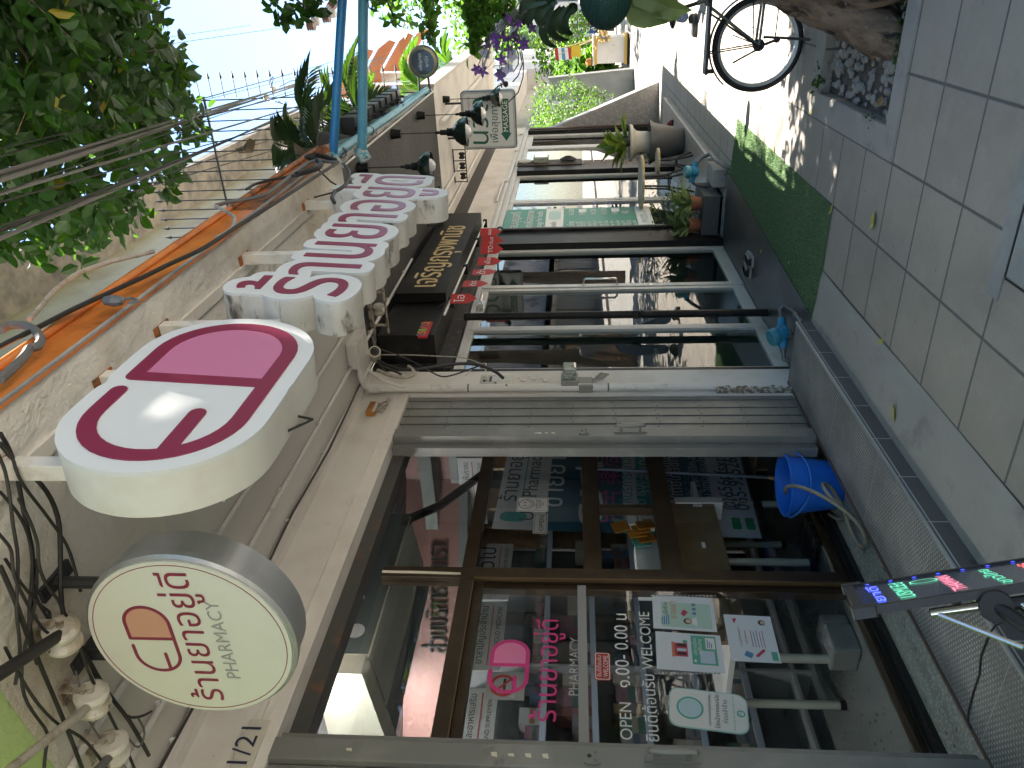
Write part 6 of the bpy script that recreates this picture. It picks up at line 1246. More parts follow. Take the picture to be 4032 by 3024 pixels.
# awning light, wires on the white wall
t = thing('conduit', 'short white conduit on the white beam below the insulators', 'conduit', (9.8, 2.4, 2.5)); B().tube([(9.2, 2.40, 2.44), (10.2, 2.40, 2.44)], .014, 8).build('pipe', WFRAME, t)
# ---------------------------------------------------------------- lettering and papers on the pharmacy glass
c3 = ZM(2016, 2016); GP = GY-.006; FG = FY(GP)
def g(p, y=GP): return onY(p, y)
t = thing('window_lettering', 'pink shop name with pink capsule emblem on the pharmacy door glass', 'window decal', (2.6, GP, 1.9))
b = B(); q0, q1 = g((1925, 2625)), g((2084, 2625)); l_, r_ = g((2010, 2739)), g((2010, 2514)); s = (r_[0]-l_[0])/1.24; mu, mv = (l_[0]+r_[0])/2, (q0[2]+q1[2])/2
emg = lambda pts: [((p[0]-2.70)*s+mu, (p[1]-zc)*s*(q0[2]-q1[2])/(.63*s)+mv) for p in pts]
b.shape(flat([l for q, c in ((emg(ELINE), False), (emg(DLINE), True), (emg(EBAR), False)) for l in stroke(q, .036*s, c)]), FG, lift=.002); b.shape(flat([emg(DFILL)]), FG, m=1, lift=.0012)
words(b, 'ร้านยาอยู่ดี', g(c3(284, 1362)), g(c3(300, 700)), FG, bold=.014); b.build('lettering', [HOTPINK, LPINK], t)
t = thing('window_lettering', 'grey thin PHARMACY lettering below the pink shop name', 'window decal', (2.6, GP, 1.6)); b = B(); words(b, 'PHARMACY', g(c3(432, 1192)), g(c3(436, 815)), FG, bold=-.006); b.build('lettering', M('grey_vinyl', (.42, .41, .42), .5), t)
t = thing('window_lettering', 'white opening hours lettering on the pharmacy door glass', 'window decal', (2.6, GP, 1.4)); b = B(); words(b, 'OPEN', g(c3(782, 1480)), g(c3(770, 1238)), FG); words(b, 'ษ.00- 0.00 น' if False else '๑.00- 0.00 น', g(c3(765, 1140)), g(c3(742, 662)), FG); b.build('lettering', WHITE, t)
t = thing('window_lettering', 'white Thai and English WELCOME lettering low on the door glass', 'window decal', (2.6, GP, 1.3)); b = B(); words(b, 'ยินดีต้อนรับ WELCOME', g(c3(955, 1490)), g(c3(887, 650)), FG); b.build('lettering', WHITE, t)
def sheet(name, lab, cat, tl, tr, bl, m, rad_=.0, y=GP-.002, group=None, thick=.0015):
    A, Bq, C_ = (g(p, y) for p in (tl, tr, bl)); u = Bq-A; w = np.linalg.norm(u); u = u/w; v = A-C_; v = v-u*np.dot(v, u); h = np.linalg.norm(v); v = v/h; n = np.cross(u, v); n = n if n[1] < 0 else -n
    fr = (C_+u*np.dot(A-C_, u)*0, u, v, n); t = thing(name, lab, cat, tuple(C_), group)
    sh = flat([rrect(0, w, 0, h, rad_)]) if rad_ else flat([[(0, 0), (w, 0), (w, h), (0, h)]]); b = B(); b.shape(sh, fr, d=thick); b.build('sheet', m, t); return t, fr, w, h
def rectf(b, fr, x0, x1, y0, y1, m, r=0.0, lift=.001): b.shape(flat([rrect(x0, x1, y0, y1, r)] if r else [[(x0, y0), (x1, y0), (x1, y1), (x0, y1)]]), fr, m=m, lift=lift)
def line(b, fr, s, x0, x1, y, m, lift=.002, **k):
    o, u, v, n = (np.array(q, float) for q in fr); words(b, s, o+u*x0+v*y, o+u*x1+v*y, fr, m=m, lift=lift, **k)
t, fr, w, h = sheet('welcome_sticker', 'red rounded WELCOME sticker on the door glass', 'sticker', c3(535, 1095), c3(533, 915), c3(642, 1093), RED, .012)
b = B(); rectf(b, fr, .004, w-.004, .004, h-.004, 0, .01); rectf(b, fr, .008, w-.008, .008, h-.008, 1, .008, .0015); line(b, fr, 'ยินดีต้อนรับ', .02, w-.02, h*.58, 0, bold=.03); line(b, fr, 'WELCOME', .02, w-.02, h*.16, 0, bold=.03, h=h*.42); b.build('print', [WHITE, RED], t)
t, fr, w, h = sheet('mask_notice', 'white rounded mask wearing notice with a mint border on the door glass', 'notice', c3(1015, 1405), c3(1017, 1150), c3(1545, 1450), M('mint_edge', (.38, .62, .58), .5), .05)
b = B(); rectf(b, fr, .006, w-.006, .006, h-.006, 0, .046); cc = (w*.5, h*.73); b.shape(flat(stroke(circ(cc, h*.16, 32), .0045, True)), fr, m=1, lift=.002); b.shape(flat([circ(cc, h*.15, 32)]), fr, m=3, lift=.0017)
line(b, fr, 'ขอความร่วมมือลูกค้าทุกท่าน', w*.12, w*.88, h*.47, 2, bold=-.01); line(b, fr, 'ใส่หน้ากากอนามัย', w*.08, w*.92, h*.36, 2, bold=.012); line(b, fr, 'ก่อนเข้าร้าน', w*.22, w*.80, h*.26, 2, bold=.012); line(b, fr, 'Please wear face mask while in store', w*.07, w*.93, h*.17, 1); b.shape(flat(stroke(circ((w*.5, h*.09), h*.045, 20), .003, True)), fr, m=1, lift=.002); line(b, fr, 'fin', w*.45, w*.55, h*.075, 1)
b.build('print', [WHITE, MINT, BLACKI, M('pale_blue_print', (.50, .68, .74), .5)], t)
PB, PG, PO, PR, PY = M('poster_blue', (.10, .26, .45), .5), M('poster_green', (.10, .40, .30), .5), M('poster_orange', (.62, .22, .10), .5), M('poster_red', (.50, .05, .10), .5), M('poster_skin', (.62, .42, .34), .5)
PM = [WHITE, PB, PG, PO, PR, PY, BLACKI, M('poster_pale_green', (.45, .62, .55), .5), M('poster_pale_blue', (.5, .6, .7), .5)]
t, fr, w, h = sheet('poster', 'white poster with orange Thai heading in a plastic sleeve, right one of the pair', 'poster', c3(918, 770), c3(908, 552), c3(1330, 778), PAPER, group='posters on the door glass')
b = B(); rectf(b, fr, .015, w-.05, .02, h*.86, 7)
for k in range(4): rectf(b, fr, .03, .03+w*(.3-.03*k), h*(.74+.035*k), h*(.76+.035*k), 1, lift=.0015)
line(b, fr, 'เปิดร้าน', w*.42, w*.78, h*.76, 6, bold=.02); line(b, fr, 'ขายยา', w*.30, w*.82, h*.62, 3, bold=.05); b.shape(flat([[(w*.38, h*.5), (w*.46, h*.55), (w*.60, h*.5), (w*.52, h*.43)]]), fr, m=4, lift=.0016); b.shape(flat([circ((w*.25, h*.45), w*.085, 16)]), fr, m=6, lift=.0016); b.shape(flat([circ((w*.25, h*.44), w*.06, 16)]), fr, m=5, lift=.002); b.shape(flat([[(w*.12, h*.30), (w*.38, h*.30), (w*.31, h*.38), (w*.19, h*.38)]]), fr, m=0, lift=.002)
for k in range(3): rectf(b, fr, w*(.45+.13*k), w*(.53+.13*k), h*.30, h*.36, 1, lift=.0018)
b.build('print', PM, t)
t, fr, w, h = sheet('poster', 'white poster with red shop drawing in a plastic sleeve, left one of the pair', 'poster', c3(940, 1040), c3(930, 795), c3(1382, 1048), PAPER, group='posters on the door glass')
b = B(); rectf(b, fr, w*.36, w*.72, h*.52, h*.76, 4); rectf(b, fr, w*.34, w*.74, h*.72, h*.76, 3, lift=.0015)
for x in (.40, .50, .62): rectf(b, fr, w*x, w*(x+.07), h*.54, h*.68, 6 if x != .5 else 8, lift=.0018)
b.shape(flat([circ((w*.76, h*.55), w*.05, 12)]), fr, m=2, lift=.0015); rectf(b, fr, w*.18, w*.95, h*.08, h*.46, 2); rectf(b, fr, w*.22, w*.55, h*.12, h*.34, 8, lift=.0015); rectf(b, fr, w*.60, w*.90, h*.10, h*.24, 0, lift=.0015)
line(b, fr, 'บริการเยี่ยม', w*.42, w*.88, h*.38, 0, bold=.02); line(b, fr, 'ยาถึงบ้าน', w*.45, w*.85, h*.30, 0, bold=.02); rectf(b, fr, w*.24, w*.30, h*.40, h*.43, 0, lift=.002)
for k in range(3): rectf(b, fr, w*.62, w*(.86-.05*k), h*(.205-.03*k), h*(.22-.03*k), 1, lift=.002)
b.build('print', PM, t)
b = B()
for (x, y0, y1) in ((905, 545, 780), (930, 790, 1050)):
    for k in range(18):
        q = g(c3(x+44*0+(k/17)*410, y0 if y0 < 600 else y1)); b.box(q[0]-.004, q[0]+.004, GP-.005, GP-.003, q[2]-.006, q[2]+.006)
tag(b.build('sleeve_holes', GREYI), 'dark punched holes along the plastic sleeves of the poster pair', 'sleeve')
d4 = ZM(3024, 2016)
t, fr, w, h = sheet('poster', 'white notice sheet with small red and green drawings low on the glass', 'poster', (2880, 2600), (2848, 2418), (3078, 2612), PAPER, group='posters on the door glass')
b = B(); line(b, fr, 'ร้านยาอยู่ดี UD PHARMACY', w*.30, w*.72, h*.72, 6); line(b, fr, 'OPEN EVERYDAY', w*.36, w*.66, h*.60, 4)
for k in range(5): rectf(b, fr, w*.30, w*(.66-.03*(k % 2)), h*(.25+.06*k), h*(.265+.06*k), 1 if k % 2 else 4, lift=.0015)
b.shape(flat(stroke([(w*.12, h*.45), (w*.24, h*.30)], w*.025)), fr, m=4, lift=.0016); b.shape(flat([[(w*.12, h*.72), (w*.22, h*.66), (w*.16, h*.52), (w*.06, h*.58)]]), fr, m=1, lift=.0016); b.shape(flat([[(w*.80, h*.80), (w*.90, h*.84), (w*.92, h*.74)]]), fr, m=4, lift=.0016); rectf(b, fr, w*.04, w*.22, h*.04, h*.16, 2, lift=.0016); b.shape(flat([circ((w*.84, h*.22), w*.06, 14)]), fr, m=6, lift=.0016); b.shape(flat([circ((w*.84, h*.20), w*.042, 14)]), fr, m=5, lift=.002)
b.build('print', PM, t)
n7 = ZM(1700, 1700, 800/1659)
t, fr, w, h = sheet('smiley_sign', 'white WELCOME card with a smiling face on the upper glass', 'sign', n7(692, 646), n7(704, 534), n7(950, 650), WHITE)
b = B(); b.shape(flat(stroke([(.006, .006), (w-.006, .006), (w-.006, h-.006), (.006, h-.006)], .0012, True)), fr, m=0, lift=.001); cc = (w*.5, h*.70); b.shape(flat(stroke(circ(cc, w*.33, 28), .0022, True)), fr, lift=.001)
for s_ in (-1, 1): b.shape(flat([[(cc[0]+s_*w*.11+.004*math.cos(q), cc[1]+w*.08+.009*math.sin(q)) for q in np.linspace(0, 2*PI, 12)[:-1]]]), fr, lift=.001); b.shape(flat([circ((cc[0]+s_*w*.24, cc[1]-w*.02), .004, 8)]), fr, m=1, lift=.001)
b.shape(flat(stroke(arc(cc, w*.22, 200, 340), .0018)), fr, lift=.001); line(b, fr, 'ยินดีต้อนรับ', w*.15, w*.85, h*.33, 0); line(b, fr, 'WELCOME', w*.2, w*.8, h*.24, 0, bold=.02); line(b, fr, '欢迎', w*.38, w*.62, h*.15, 1); b.build('print', [BLACKI, RED], t)
t, fr, w, h = sheet('open_sign', 'silver OPEN plate hanging on the upper glass', 'sign', n7(824, 828), n7(836, 664), n7(942, 832), M('silver_plate', (.42, .43, .41), .4, .3)); b = B(); b.shape(flat(stroke([(.008, .008), (w-.008, .008), (w-.008, h-.008), (.008, h-.008)], .0012, True)), fr, lift=.001); line(b, fr, 'OPEN', w*.12, w*.88, h*.28, 0, bold=.02, h=h*.46); b.build('print', [BLACKI], t)
# ---------------------------------------------------------------- pharmacy interior
m6 = ZM(1008, 2016)
ac = thing('air_conditioner', 'cream ceiling air conditioner behind the transom glass', 'air conditioner', (3.4, 3.5, 2.6))
ax0, ax1, ay0, ay1 = 2.66, 3.98, 3.10, 3.75
b = B(); b.add([(ax0, ay0, 2.60), (ax0, ay1, 2.52), (ax0, ay1, 2.84), (ax0, ay0, 2.84), (ax0+.13, ay0, 2.60), (ax0+.13, ay1, 2.52), (ax0+.13, ay1, 2.84), (ax0+.13, ay0, 2.84)], [(0, 1, 2, 3)[::-1], (4, 5, 6, 7), (0, 4, 5, 1), (3, 2, 6, 7), (0, 3, 7, 4), (1, 5, 6, 2)]); b.build('end_cover', ACW, ac, bevel=.006)
b = B(); b.add([(ax0+.131, ay0, 2.60), (ax1, ay0, 2.60), (ax1, ay0, 2.83), (ax0+.131, ay0, 2.83), (ax0+.131, ay1, 2.83), (ax1, ay1, 2.83), (ax1, ay1-.0, 2.53), (ax0+.131, ay1, 2.53)], [(0, 1, 2, 3), (3, 2, 5, 4), (4, 5, 6, 7), (7, 6, 1, 0), (1, 6, 5, 2)]); b.build('casing', ACD, ac)
b = B(); b.tube([(3.2, ay0-.001, 2.72), (3.2, ay0-.012, 2.72)], .012, 12); b.tube([(2.95, ay0-.001, 2.70), (2.95, ay0-.006, 2.70)], .05, 20); b.build('fittings', STEEL, ac)
b = B()
for i in range(64):
    x = ax0+.15+i*(ax1-ax0-.17)/64; b.obox((x, (ay0+ay1)/2-.12, 2.569), (.0055, 0, 0), (0, .17, -.02), (0, 0, .004))
b.build('grille_slats', GRIL, ac)
b = B(); b.obox(((ax0+ax1)/2+.05, ay0+.02, 2.592), ((ax1-ax0)/2-.07, 0, 0), (0, .012, 0), (0, 0, .006)); b.obox(((ax0+ax1)/2+.05, ay0+.38, 2.548), ((ax1-ax0)/2-.07, 0, 0), (0, .012, 0), (0, 0, .006)); b.build('grille_rails', ACW, ac)
b = B(); b.tube([(3.86, 3.12, 2.62), (3.98, 3.14, 2.60), (4.2, 3.2, 2.44), (4.5, 3.24, 2.28), (4.64, 3.25, 2.20)], .030, 10); tag(b.build('insulated_pipe', BLACKI, smooth=True), 'thick black insulated pipe dropping from the air conditioner to the right wall', 'pipe')
t = thing('tube_lamp', 'lit white fluorescent tube on the woodgrain ceiling, seen below the air conditioner', 'lamp', (3.0, 3.9, 2.85), 'fluorescent tubes in the pharmacy')
y_ = 4.66; B().tube([(2.75, y_, 2.825), (3.95, y_, 2.825)], .016, 12).build('tube', TUBE, t, smooth=True); B().box(2.73, 3.97, y_-.03, y_+.03, 2.847, 2.8685).build('batten', WHITE, t)
dup(t, (-1.15, -1.50, .0), 'added lit tube hidden behind the beam, brightening the front of the shop')  # extra tube, out of view, added to brighten the banner and shop front
# shelving walls: right hand and back
sr = thing('display_shelf', 'medicine shelving with a pink header along the right wall inside the pharmacy', 'shelf', (5.2, 3.7, 0), 'medicine shelving in the pharmacy')
b = B(); b.box(5.00, 5.39, 3.10, 4.0, 2.50, 2.868); b.build('header_board', PINKW, sr); b = B(); b.box(4.985, 4.999, 3.10, 4.0, 2.44, 2.50); b.box(4.993, 4.9995, 3.549, 3.553, 2.50, 2.868); b.build('header_trim', GREYT, sr)
b = B(); b.box(5.30, 5.39, 3.10, 4.3, .0, 2.43); b.build('back_board', M('dark_shelf_back', (.09, .10, .105), .6), sr)
b = B()
for z in (.10, .42, .74, 1.06, 1.38, 1.70): b.box(5.03, 5.299, 3.06, 4.3, z, z+.025)
for y in (3.05, 3.45, 3.85, 4.25): b.box(5.02, 5.299, y, y+.02, .0, 2.43)
for k in range(6): b.obox((5.02, 3.13, .14+.30*k), (.005, 0, 0), (0, .055, 0), (0, 0, .13))
b.build('shelf_board', WOOD, sr)
cols = [(.24, .25, .27), (.05, .08, .14), (.05, .11, .10), (.16, .11, .06), (.12, .05, .05), (.22, .21, .18), (.13, .13, .15), (.16, .09, .12)]
GM = [M('medicine_pack_%s' % n, c, .45) for n, c in zip(('white', 'blue', 'teal', 'orange', 'red', 'cream', 'grey', 'pink'), cols)]
CN = ('pale', 'navy', 'dark green', 'ochre', 'dark red', 'cream', 'grey', 'plum')
ORD = ('first', 'second', 'third', 'fourth', 'fifth', 'sixth', 'seventh', 'eighth', 'ninth', 'tenth', 'eleventh', 'twelfth', 'thirteenth', 'fourteenth', 'fifteenth', 'sixteenth', 'seventeenth', 'eighteenth', 'nineteenth', 'twentieth', 'twenty-first', 'twenty-second', 'twenty-third', 'twenty-fourth', 'twenty-fifth', 'twenty-sixth', 'twenty-seventh', 'twenty-eighth', 'twenty-ninth', 'thirtieth')
def goods(x0, x1, y0, y1, z, axis, row, hmin=.06, hmax=.2):
    """single medicine packs side by side, each with a printed band"""
    a0, a1 = (x0, x1) if axis == 'x' else (y0, y1); p = a0; cnt = {}
    while p < a1-.05:
        w = RNG.uniform(.07, .17); hh_ = RNG.uniform(hmin, hmax); k = int(RNG.integers(8)); d = RNG.uniform(0, .04)
        if RNG.random() < .85:
            e = min(p+w-.008, a1); b = B(); s = (p, e, y0+d, y1) if axis == 'x' else (x0+d, x1, p, e); b.box(*s, z, z+hh_, k)
            q = (p+.004, e-.004, y0+d-.0015, y0+d) if axis == 'x' else (x0+d-.0015, x0+d, p+.004, e-.004); b.box(*q, z+hh_*.3, z+hh_*.55, (k+3) % 8)
            j = cnt.get(k, 0); cnt[k] = j+1
            tag(b.build('medicine_pack', GM), '%s medicine pack, %s of its colour along the %s' % (CN[k], ORD[j], row), 'medicine pack', 'packs on the pharmacy shelves')
        p += w
for i, z in enumerate((.446, .766, 1.086, 1.406, 1.726)): goods(5.08, 5.29, 3.10, 4.2, z, 'y', '%s shelf behind the banner' % ('lowest', 'second lowest', 'middle', 'second highest', 'highest')[i], .06, .22)
sb = thing('display_shelf', 'medicine shelving with a pink lettered header along the back wall of the pharmacy', 'shelf', (2.8, 4.2, 0), 'medicine shelving in the pharmacy')
BKY = 4.0
OU = np.array([.555, -.832, 0]); ON = np.array([-.832, -.555, 0]); OO = np.array([5.0, 3.55, 0]); FO = (OO, OU, (0, 0, 1), ON)
zt_, zb_ = 2.868, onPl((1805, 2330), OO, ON)[2]
b = B(); b.shape(flat([[(-3.2, zb_), (0, zb_), (0, zt_), (-3.2, zt_)]]), FO, d=.06); b.build('header_board', PINKW, sb)
b = B(); b.shape(flat([[(-3.2, zb_-.07), (.02, zb_-.07), (.02, zb_-.002), (-3.2, zb_-.002)]]), FO, d=.07, lift=.012); b.build('header_trim', GREYT, sb)
b = B(); qa, qb = onPl((1768, 2570), OO, ON), onPl((1754, 2143), OO, ON); zq = (qa[2]+qb[2])/2; qa[2] = qb[2] = zq; words(b, 'ส่วนบริการของเรา', qa, qb, FO, h=.24, lift=.02, d=.018, bold=.01); b.build('lettering', M('dark_steel_letter', (.05, .055, .06), .3, .4), sb)
b = B(); b.box(1.35, 4.98, BKY+.26, BKY+.299, .0, 2.24); b.build('back_board', bpy.data.materials['dark_shelf_back'], sb)
b = B()
for z in (.10, .42, .74, 1.06, 1.38, 1.70): b.box(1.36, 4.98, BKY+.02, BKY+.259, z, z+.02)
for x in np.arange(1.36, 5.0, .73): b.box(x, x+.02, BKY+.01, BKY+.259, .0, 2.24)
b.build('shelf_board', M('grey_shelf', (.25, .26, .28), .5), sb)
b = B()
for x in np.arange(1.38, 4.8, .73):
    for z in (.42, .74, 1.06, 1.38, 1.70): b.box(x, x+.7, BKY+.008, BKY+.018, z-.008, z+.03)
b.build('price_rail', M('pale_blue_rail', (.30, .36, .46), .5), sb)
b = B(); H_ = (('ยาสามัญประจำบ้าน', 'HOUSEHOLD MEDICINE'), ('ยาทั่วไป', 'OVER-THE-COUNTER DRUGS'), ('วิตามินและอาหารเสริม', 'VITAMINS AND SUPPLEMENTS'), ('ยาสมุนไพร/ยาแผนโบราณ', 'TRADITIONAL MEDICINE'))
for i, (a_, c_) in enumerate(H_):
    x0 = (3.48, 4.12, 2.72, 1.96)[i]; b.box(x0, x0+.62, BKY-.016, BKY-.004, 2.0, 2.21, 0); words(b, a_, (x0+.05, BKY-.017, 2.13), (x0+.57, BKY-.017, 2.13), FY(BKY-.017), m=1, lift=.002); words(b, c_, (x0+.05, BKY-.017, 2.03), (x0+.57, BKY-.017, 2.03), FY(BKY-.017), m=1, lift=.002); b.box(x0+.04, x0+.58, BKY-.020, BKY-.017, 2.09, 2.097, 2)
b.build('category_card', [M('grey_card', (.36, .37, .38), .5), BLACKI, M('red_line', (.35, .05, .06), .5)], sb)
b = B(); b.box(4.97, 4.984, 3.32, 3.97, 2.23, 2.435, 0); fz = FX(4.968); words(b, 'ยาสมุนไพร/ยาแผนโบราณ', (4.968, 3.94, 2.35), (4.968, 3.36, 2.35), fz, m=1, lift=.002); words(b, 'TRADITIONAL MEDICINE', (4.968, 3.8, 2.25), (4.968, 3.36, 2.25), fz, m=1, lift=.002); b.box(4.965, 4.969, 3.36, 3.93, 2.315, 2.322, 2); b.build('category_card', [bpy.data.materials['grey_card'], BLACKI, bpy.data.materials['red_line']], sr)
for i, z in enumerate((.44, .76, 1.08, 1.40, 1.72)): goods(1.4, 4.9, BKY+.05, BKY+.2, z, 'x', '%s back wall shelf' % ('lowest', 'second lowest', 'middle', 'second highest', 'highest')[i], .06, .15 if z > 1.7 else .24)
# roll-up banner leaning behind the table
bn = thing('standing_banner', 'tilted dark blue and white pharmacy banner standing behind the glass', 'banner', (4.2, 3.5, 0))
YB2 = 3.30; FB2 = FY(YB2)
def gb(p): return onY(p, YB2)
kt = (YB2-0)/3.3
b1, b2 = gb(D(1105, 968)), gb(D(1062, 1138)); 
btl, btr = gb(D(1062, 1142)), gb(D(1100, 962)); bbl, bbr = gb(D(1655, 1232)), gb(D(1700, 1045))
u = (btr-btl); bw = np.linalg.norm(u); u = u/bw; v = np.cross(np.array([0, -1.0, 0]), u); v = v if v[2] > 0 else -v; bh = np.linalg.norm(btl-bbl); FBN = (btl-v*bh, u, v, np.array([0, -1.0, 0]))
b = B(); nseg = 20
for i in range(nseg):
    y0_, y1_ = bh*i/nseg, bh*(i+1)/nseg; o_ = np.array(FBN[0]); mt = 0 if y1_ > bh*.83 else (2 if bh*.34 < y0_ < bh*.47 else 1)
    if y0_ < bh*.11: mt = 0
    b.add([o_+u*0+v*y0_, o_+u*bw+v*y0_, o_+u*bw+v*y1_, o_+u*0+v*y1_], [(0, 1, 2, 3)], mt)
b.build('cloth', [M('banner_white', (.55, .58, .66), .5), NAVY, TEAL], bn)
b = B(); L = lambda s, x0, x1, y, m, **k: line(b, FBN, s, bw*x0, bw*x1, bh*y, m, **k)
L('ร้านยาอยู่ดี', .30, .97, .925, 0, bold=.02); L('UD Pharmacy', .10, .92, .845, 0, bold=.02); rectf(b, FBN, bw*.25, bw*.97, bh*.90, bh*.905, 3); b.shape(flat(stroke([(bw*.13, bh*.90), (bw*.13, bh*.95)], bw*.05)), FBN, m=3, lift=.002)
L('ขายยา', .25, .85, .74, 1, bold=.05); L('ยา', .08, .80, .58, 1, bold=.05, h=.30)
L('약국 薬局', .10, .92, .545-.03, 4, bold=.03); rectf(b, FBN, bw*.06, bw*.96, bh*.445, bh*.50, 1, .03); L('เปิดให้บริการทุกวัน', .12, .92, .462, 3, bold=.02)
L('ตั้งแต่ 8.00 น.', .12, .7, .41, 1, bold=.01); L('เภสัชกร', .45, .93, .375, 1, bold=.03)
for k, s in enumerate(('มีบริการปรึกษาและ', 'แนะนำโดยเภสัชกร', 'Grab, Line man', 'ยาครบครัน ราคาปลีก-ส่ง', 'อาหารเสริม วิตามิน สมุนไพร')): L(s, .12, .95 if k != 2 else .7, .30-.037*k, 1 if k != 2 else 5, bold=.015)
L('@656pfsxr', .28, .90, .065, 0, bold=.03); L('065-925261', .28, .95, .015, 0, bold=.03); rectf(b, FBN, bw*.08, bw*.20, bh*.062, bh*.095, 6, .015); rectf(b, FBN, bw*.08, bw*.20, bh*.012, bh*.045, 6, .015)
b.build('print', [M('navy_letter', (.02, .05, .10), .5), M('banner_letter_white', (.60, .63, .70), .5), TEAL, M('teal_letter', (.03, .30, .36), .5), M('magenta_letter', (.45, .10, .32), .5), M('cyan_letter', (.12, .42, .55), .5), M('app_green', (.02, .28, .12), .5)], bn)
b = B(); o_ = np.array(FBN[0]); b.bar(o_+u*(bw+.01)-v*.05+(0, .02, 0), o_+u*(bw+.01)+v*(bh+.02)+(0, .02, 0), .02, .02); b.bar(o_-v*.03, o_+u*bw-v*.03, .05, .05); b.build('stand_pole', BLACKI, bn)
# table with papers and boxes
tb = thing('table', 'white table with round white legs and a brown hardboard front inside the glass', 'table', (3.7, 3.3, 0))
leg = [onZ(D(1833, 1427), 0), onZ(D(1746, 1197), 0), onZ(D(1690, 1068), 0)]
TZ = .66
b = B(); b.box(2.95, 4.50, 3.20, 3.75, TZ, TZ+.03); b.build('table_top', WHITE, tb)
for x, y in ((3.03, 3.32), (4.40, 3.32), (3.03, 3.68), (4.40, 3.68), (3.80, 3.32)):
    b = B(); b.tube([(x, y, .035), (x, y, TZ)], .024, 14); lg = b.build('leg', M('ivory_leg', (.50, .51, .45), .4) if 'ivory_leg' not in bpy.data.materials else bpy.data.materials['ivory_leg'], tb, smooth=True); b = B(); b.tube([(x, y, .001), (x, y, .034)], .027, 14); b.build('foot_cap', BLACKI, lg)
b = B(); b.box(3.0, 4.20, 3.17, 3.198, .58, .98); hb = b.build('hardboard_front', CARD, tb)
b = B()
for x, z, a in ((3.3, .78, 0), (3.75, .70, 1), (3.75, .95, 1), (3.3, .60, 1), (4.17, .66, 0), (4.15, .92, 0), (3.05, .62, 1)): b.box(x, x+(.05 if a else .02), 3.163, 3.169, z, z+(.02 if a else .06))
b.build('paper_tape', PAPER, hb)
b = B(); b.box(4.20, 4.26, 3.16, 3.5, .52, .83); b.build('white_post', WHITE, tb)
t = thing('leaflet_rack', 'white leaflet holder with orange and green blister strips on the table', 'rack', (4.2, 3.25, .98)); x0 = 4.02
b = B(); b.box(x0, x0+.18, 3.20, 3.26, .985, 1.16); b.build('holder', WHITE, t); b = B(); line(b, FY(3.199), 'Sugar Free', x0+.05, x0+.16, 1.06, 0); rectf(b, FY(3.199), x0+.01, x0+.05, 1.0, 1.06, 1); rectf(b, FY(3.199), x0+.01, x0+.17, 1.09, 1.10, 0); b.build('print', [MINT, PO], t)
b = B()
for k in range(5): b.obox((x0-.02-.03*k, 3.19+.012*k, 1.05+.03*(k % 3)), (.05, .01, .01), (.0, .004, .0), (-.012, 0, .055), 0 if k < 4 else 1)
b.obox((x0+.04, 3.22, 1.20), (.04, .01, 0), (0, .004, 0), (.01, 0, .05), 1); b.obox((x0-.03, 3.2, 1.21), (.045, .0, .015), (0, .004, 0), (-.02, 0, .05), 0); b.build('blister_strips', [YELLOWP, MINT], t)
t = thing('medicine_box', 'white and green medicine box standing on the table behind the hardboard', 'box', (3.7, 3.4, .69)); b = B(); b.box(3.55, 3.95, 3.28, 3.42, .692, 1.12); b.build('carton', WHITE, t); b = B(); b.box(3.549, 3.951, 3.278, 3.4205, .72, .78); b.build('stripe', PG, t)
t = thing('concrete_block', 'cracked grey concrete block on the floor by the near table leg', 'block', (3.3, 3.35, 0))
q = onZ(D(1838, 1370), 0); b = B(); b.box(q[0]-.17, q[0]+.02, q[1]-.06, q[1]+.10, .002, .15); b.build('block', CONC, t, bevel=.012); b = B(); b.box(q[0]+.035, q[0]+.10, q[1]-.05, q[1]+.11, .002, .15); b.build('cracked_slab', CONC, t, bevel=.012)
t = thing('mop', 'blue grey mop pole leaning inside the glass beside the gate', 'mop', (4.5, 3.1, 0)); b = B(); b.tube([(4.34, 3.06, .05), (4.52, 3.10, 1.5)], .012, 10); b.build('pole', M('blue_grey_pole', (.10, .13, .19), .4), t, smooth=True); b = B(); b.tube([(4.28, 3.05, .02), (4.36, 3.065, .2)], .014, 8); b.build('handle', WOOD, t, smooth=True)
t = thing('door_stopper_rack', 'low black slatted rack on the floor behind the bucket', 'rack', (3.9, 3.12, 0)); b = B()
for k in range(4): b.box(3.75+.09*k, 3.81+.09*k, 3.10, 3.36, .03, .05)
b.box(3.72, 4.15, 3.10, 3.12, .002, .03); b.box(3.72, 4.15, 3.34, 3.36, .002, .03); b.build('slats', BLACKI, t)
t = thing('no_smoking_sign', 'no smoking card on the shelf behind the pink emblem', 'sign', (2.5, 4.98, 1.6)); cpos = onY(ZM(1008, 2016)(1600, 1125), BKY-.02); fr = ((cpos[0], BKY-.02, cpos[2]), (1, 0, 0), (0, 0, 1), (0, -1, 0)); b = B(); rectf(b, fr, -.11, .11, -.14, .11, 0, lift=0); b.shape(flat(stroke(circ((0, 0), .075, 24), .01, True)+stroke([(-.05, .05), (.05, -.05)], .008)), fr, m=1, lift=.002); b.shape(flat(stroke([(-.045, -.01), (.045, -.01)], .009)), fr, m=2, lift=.0015); b.build('card', [GREYI, RED, BLACKI], t)
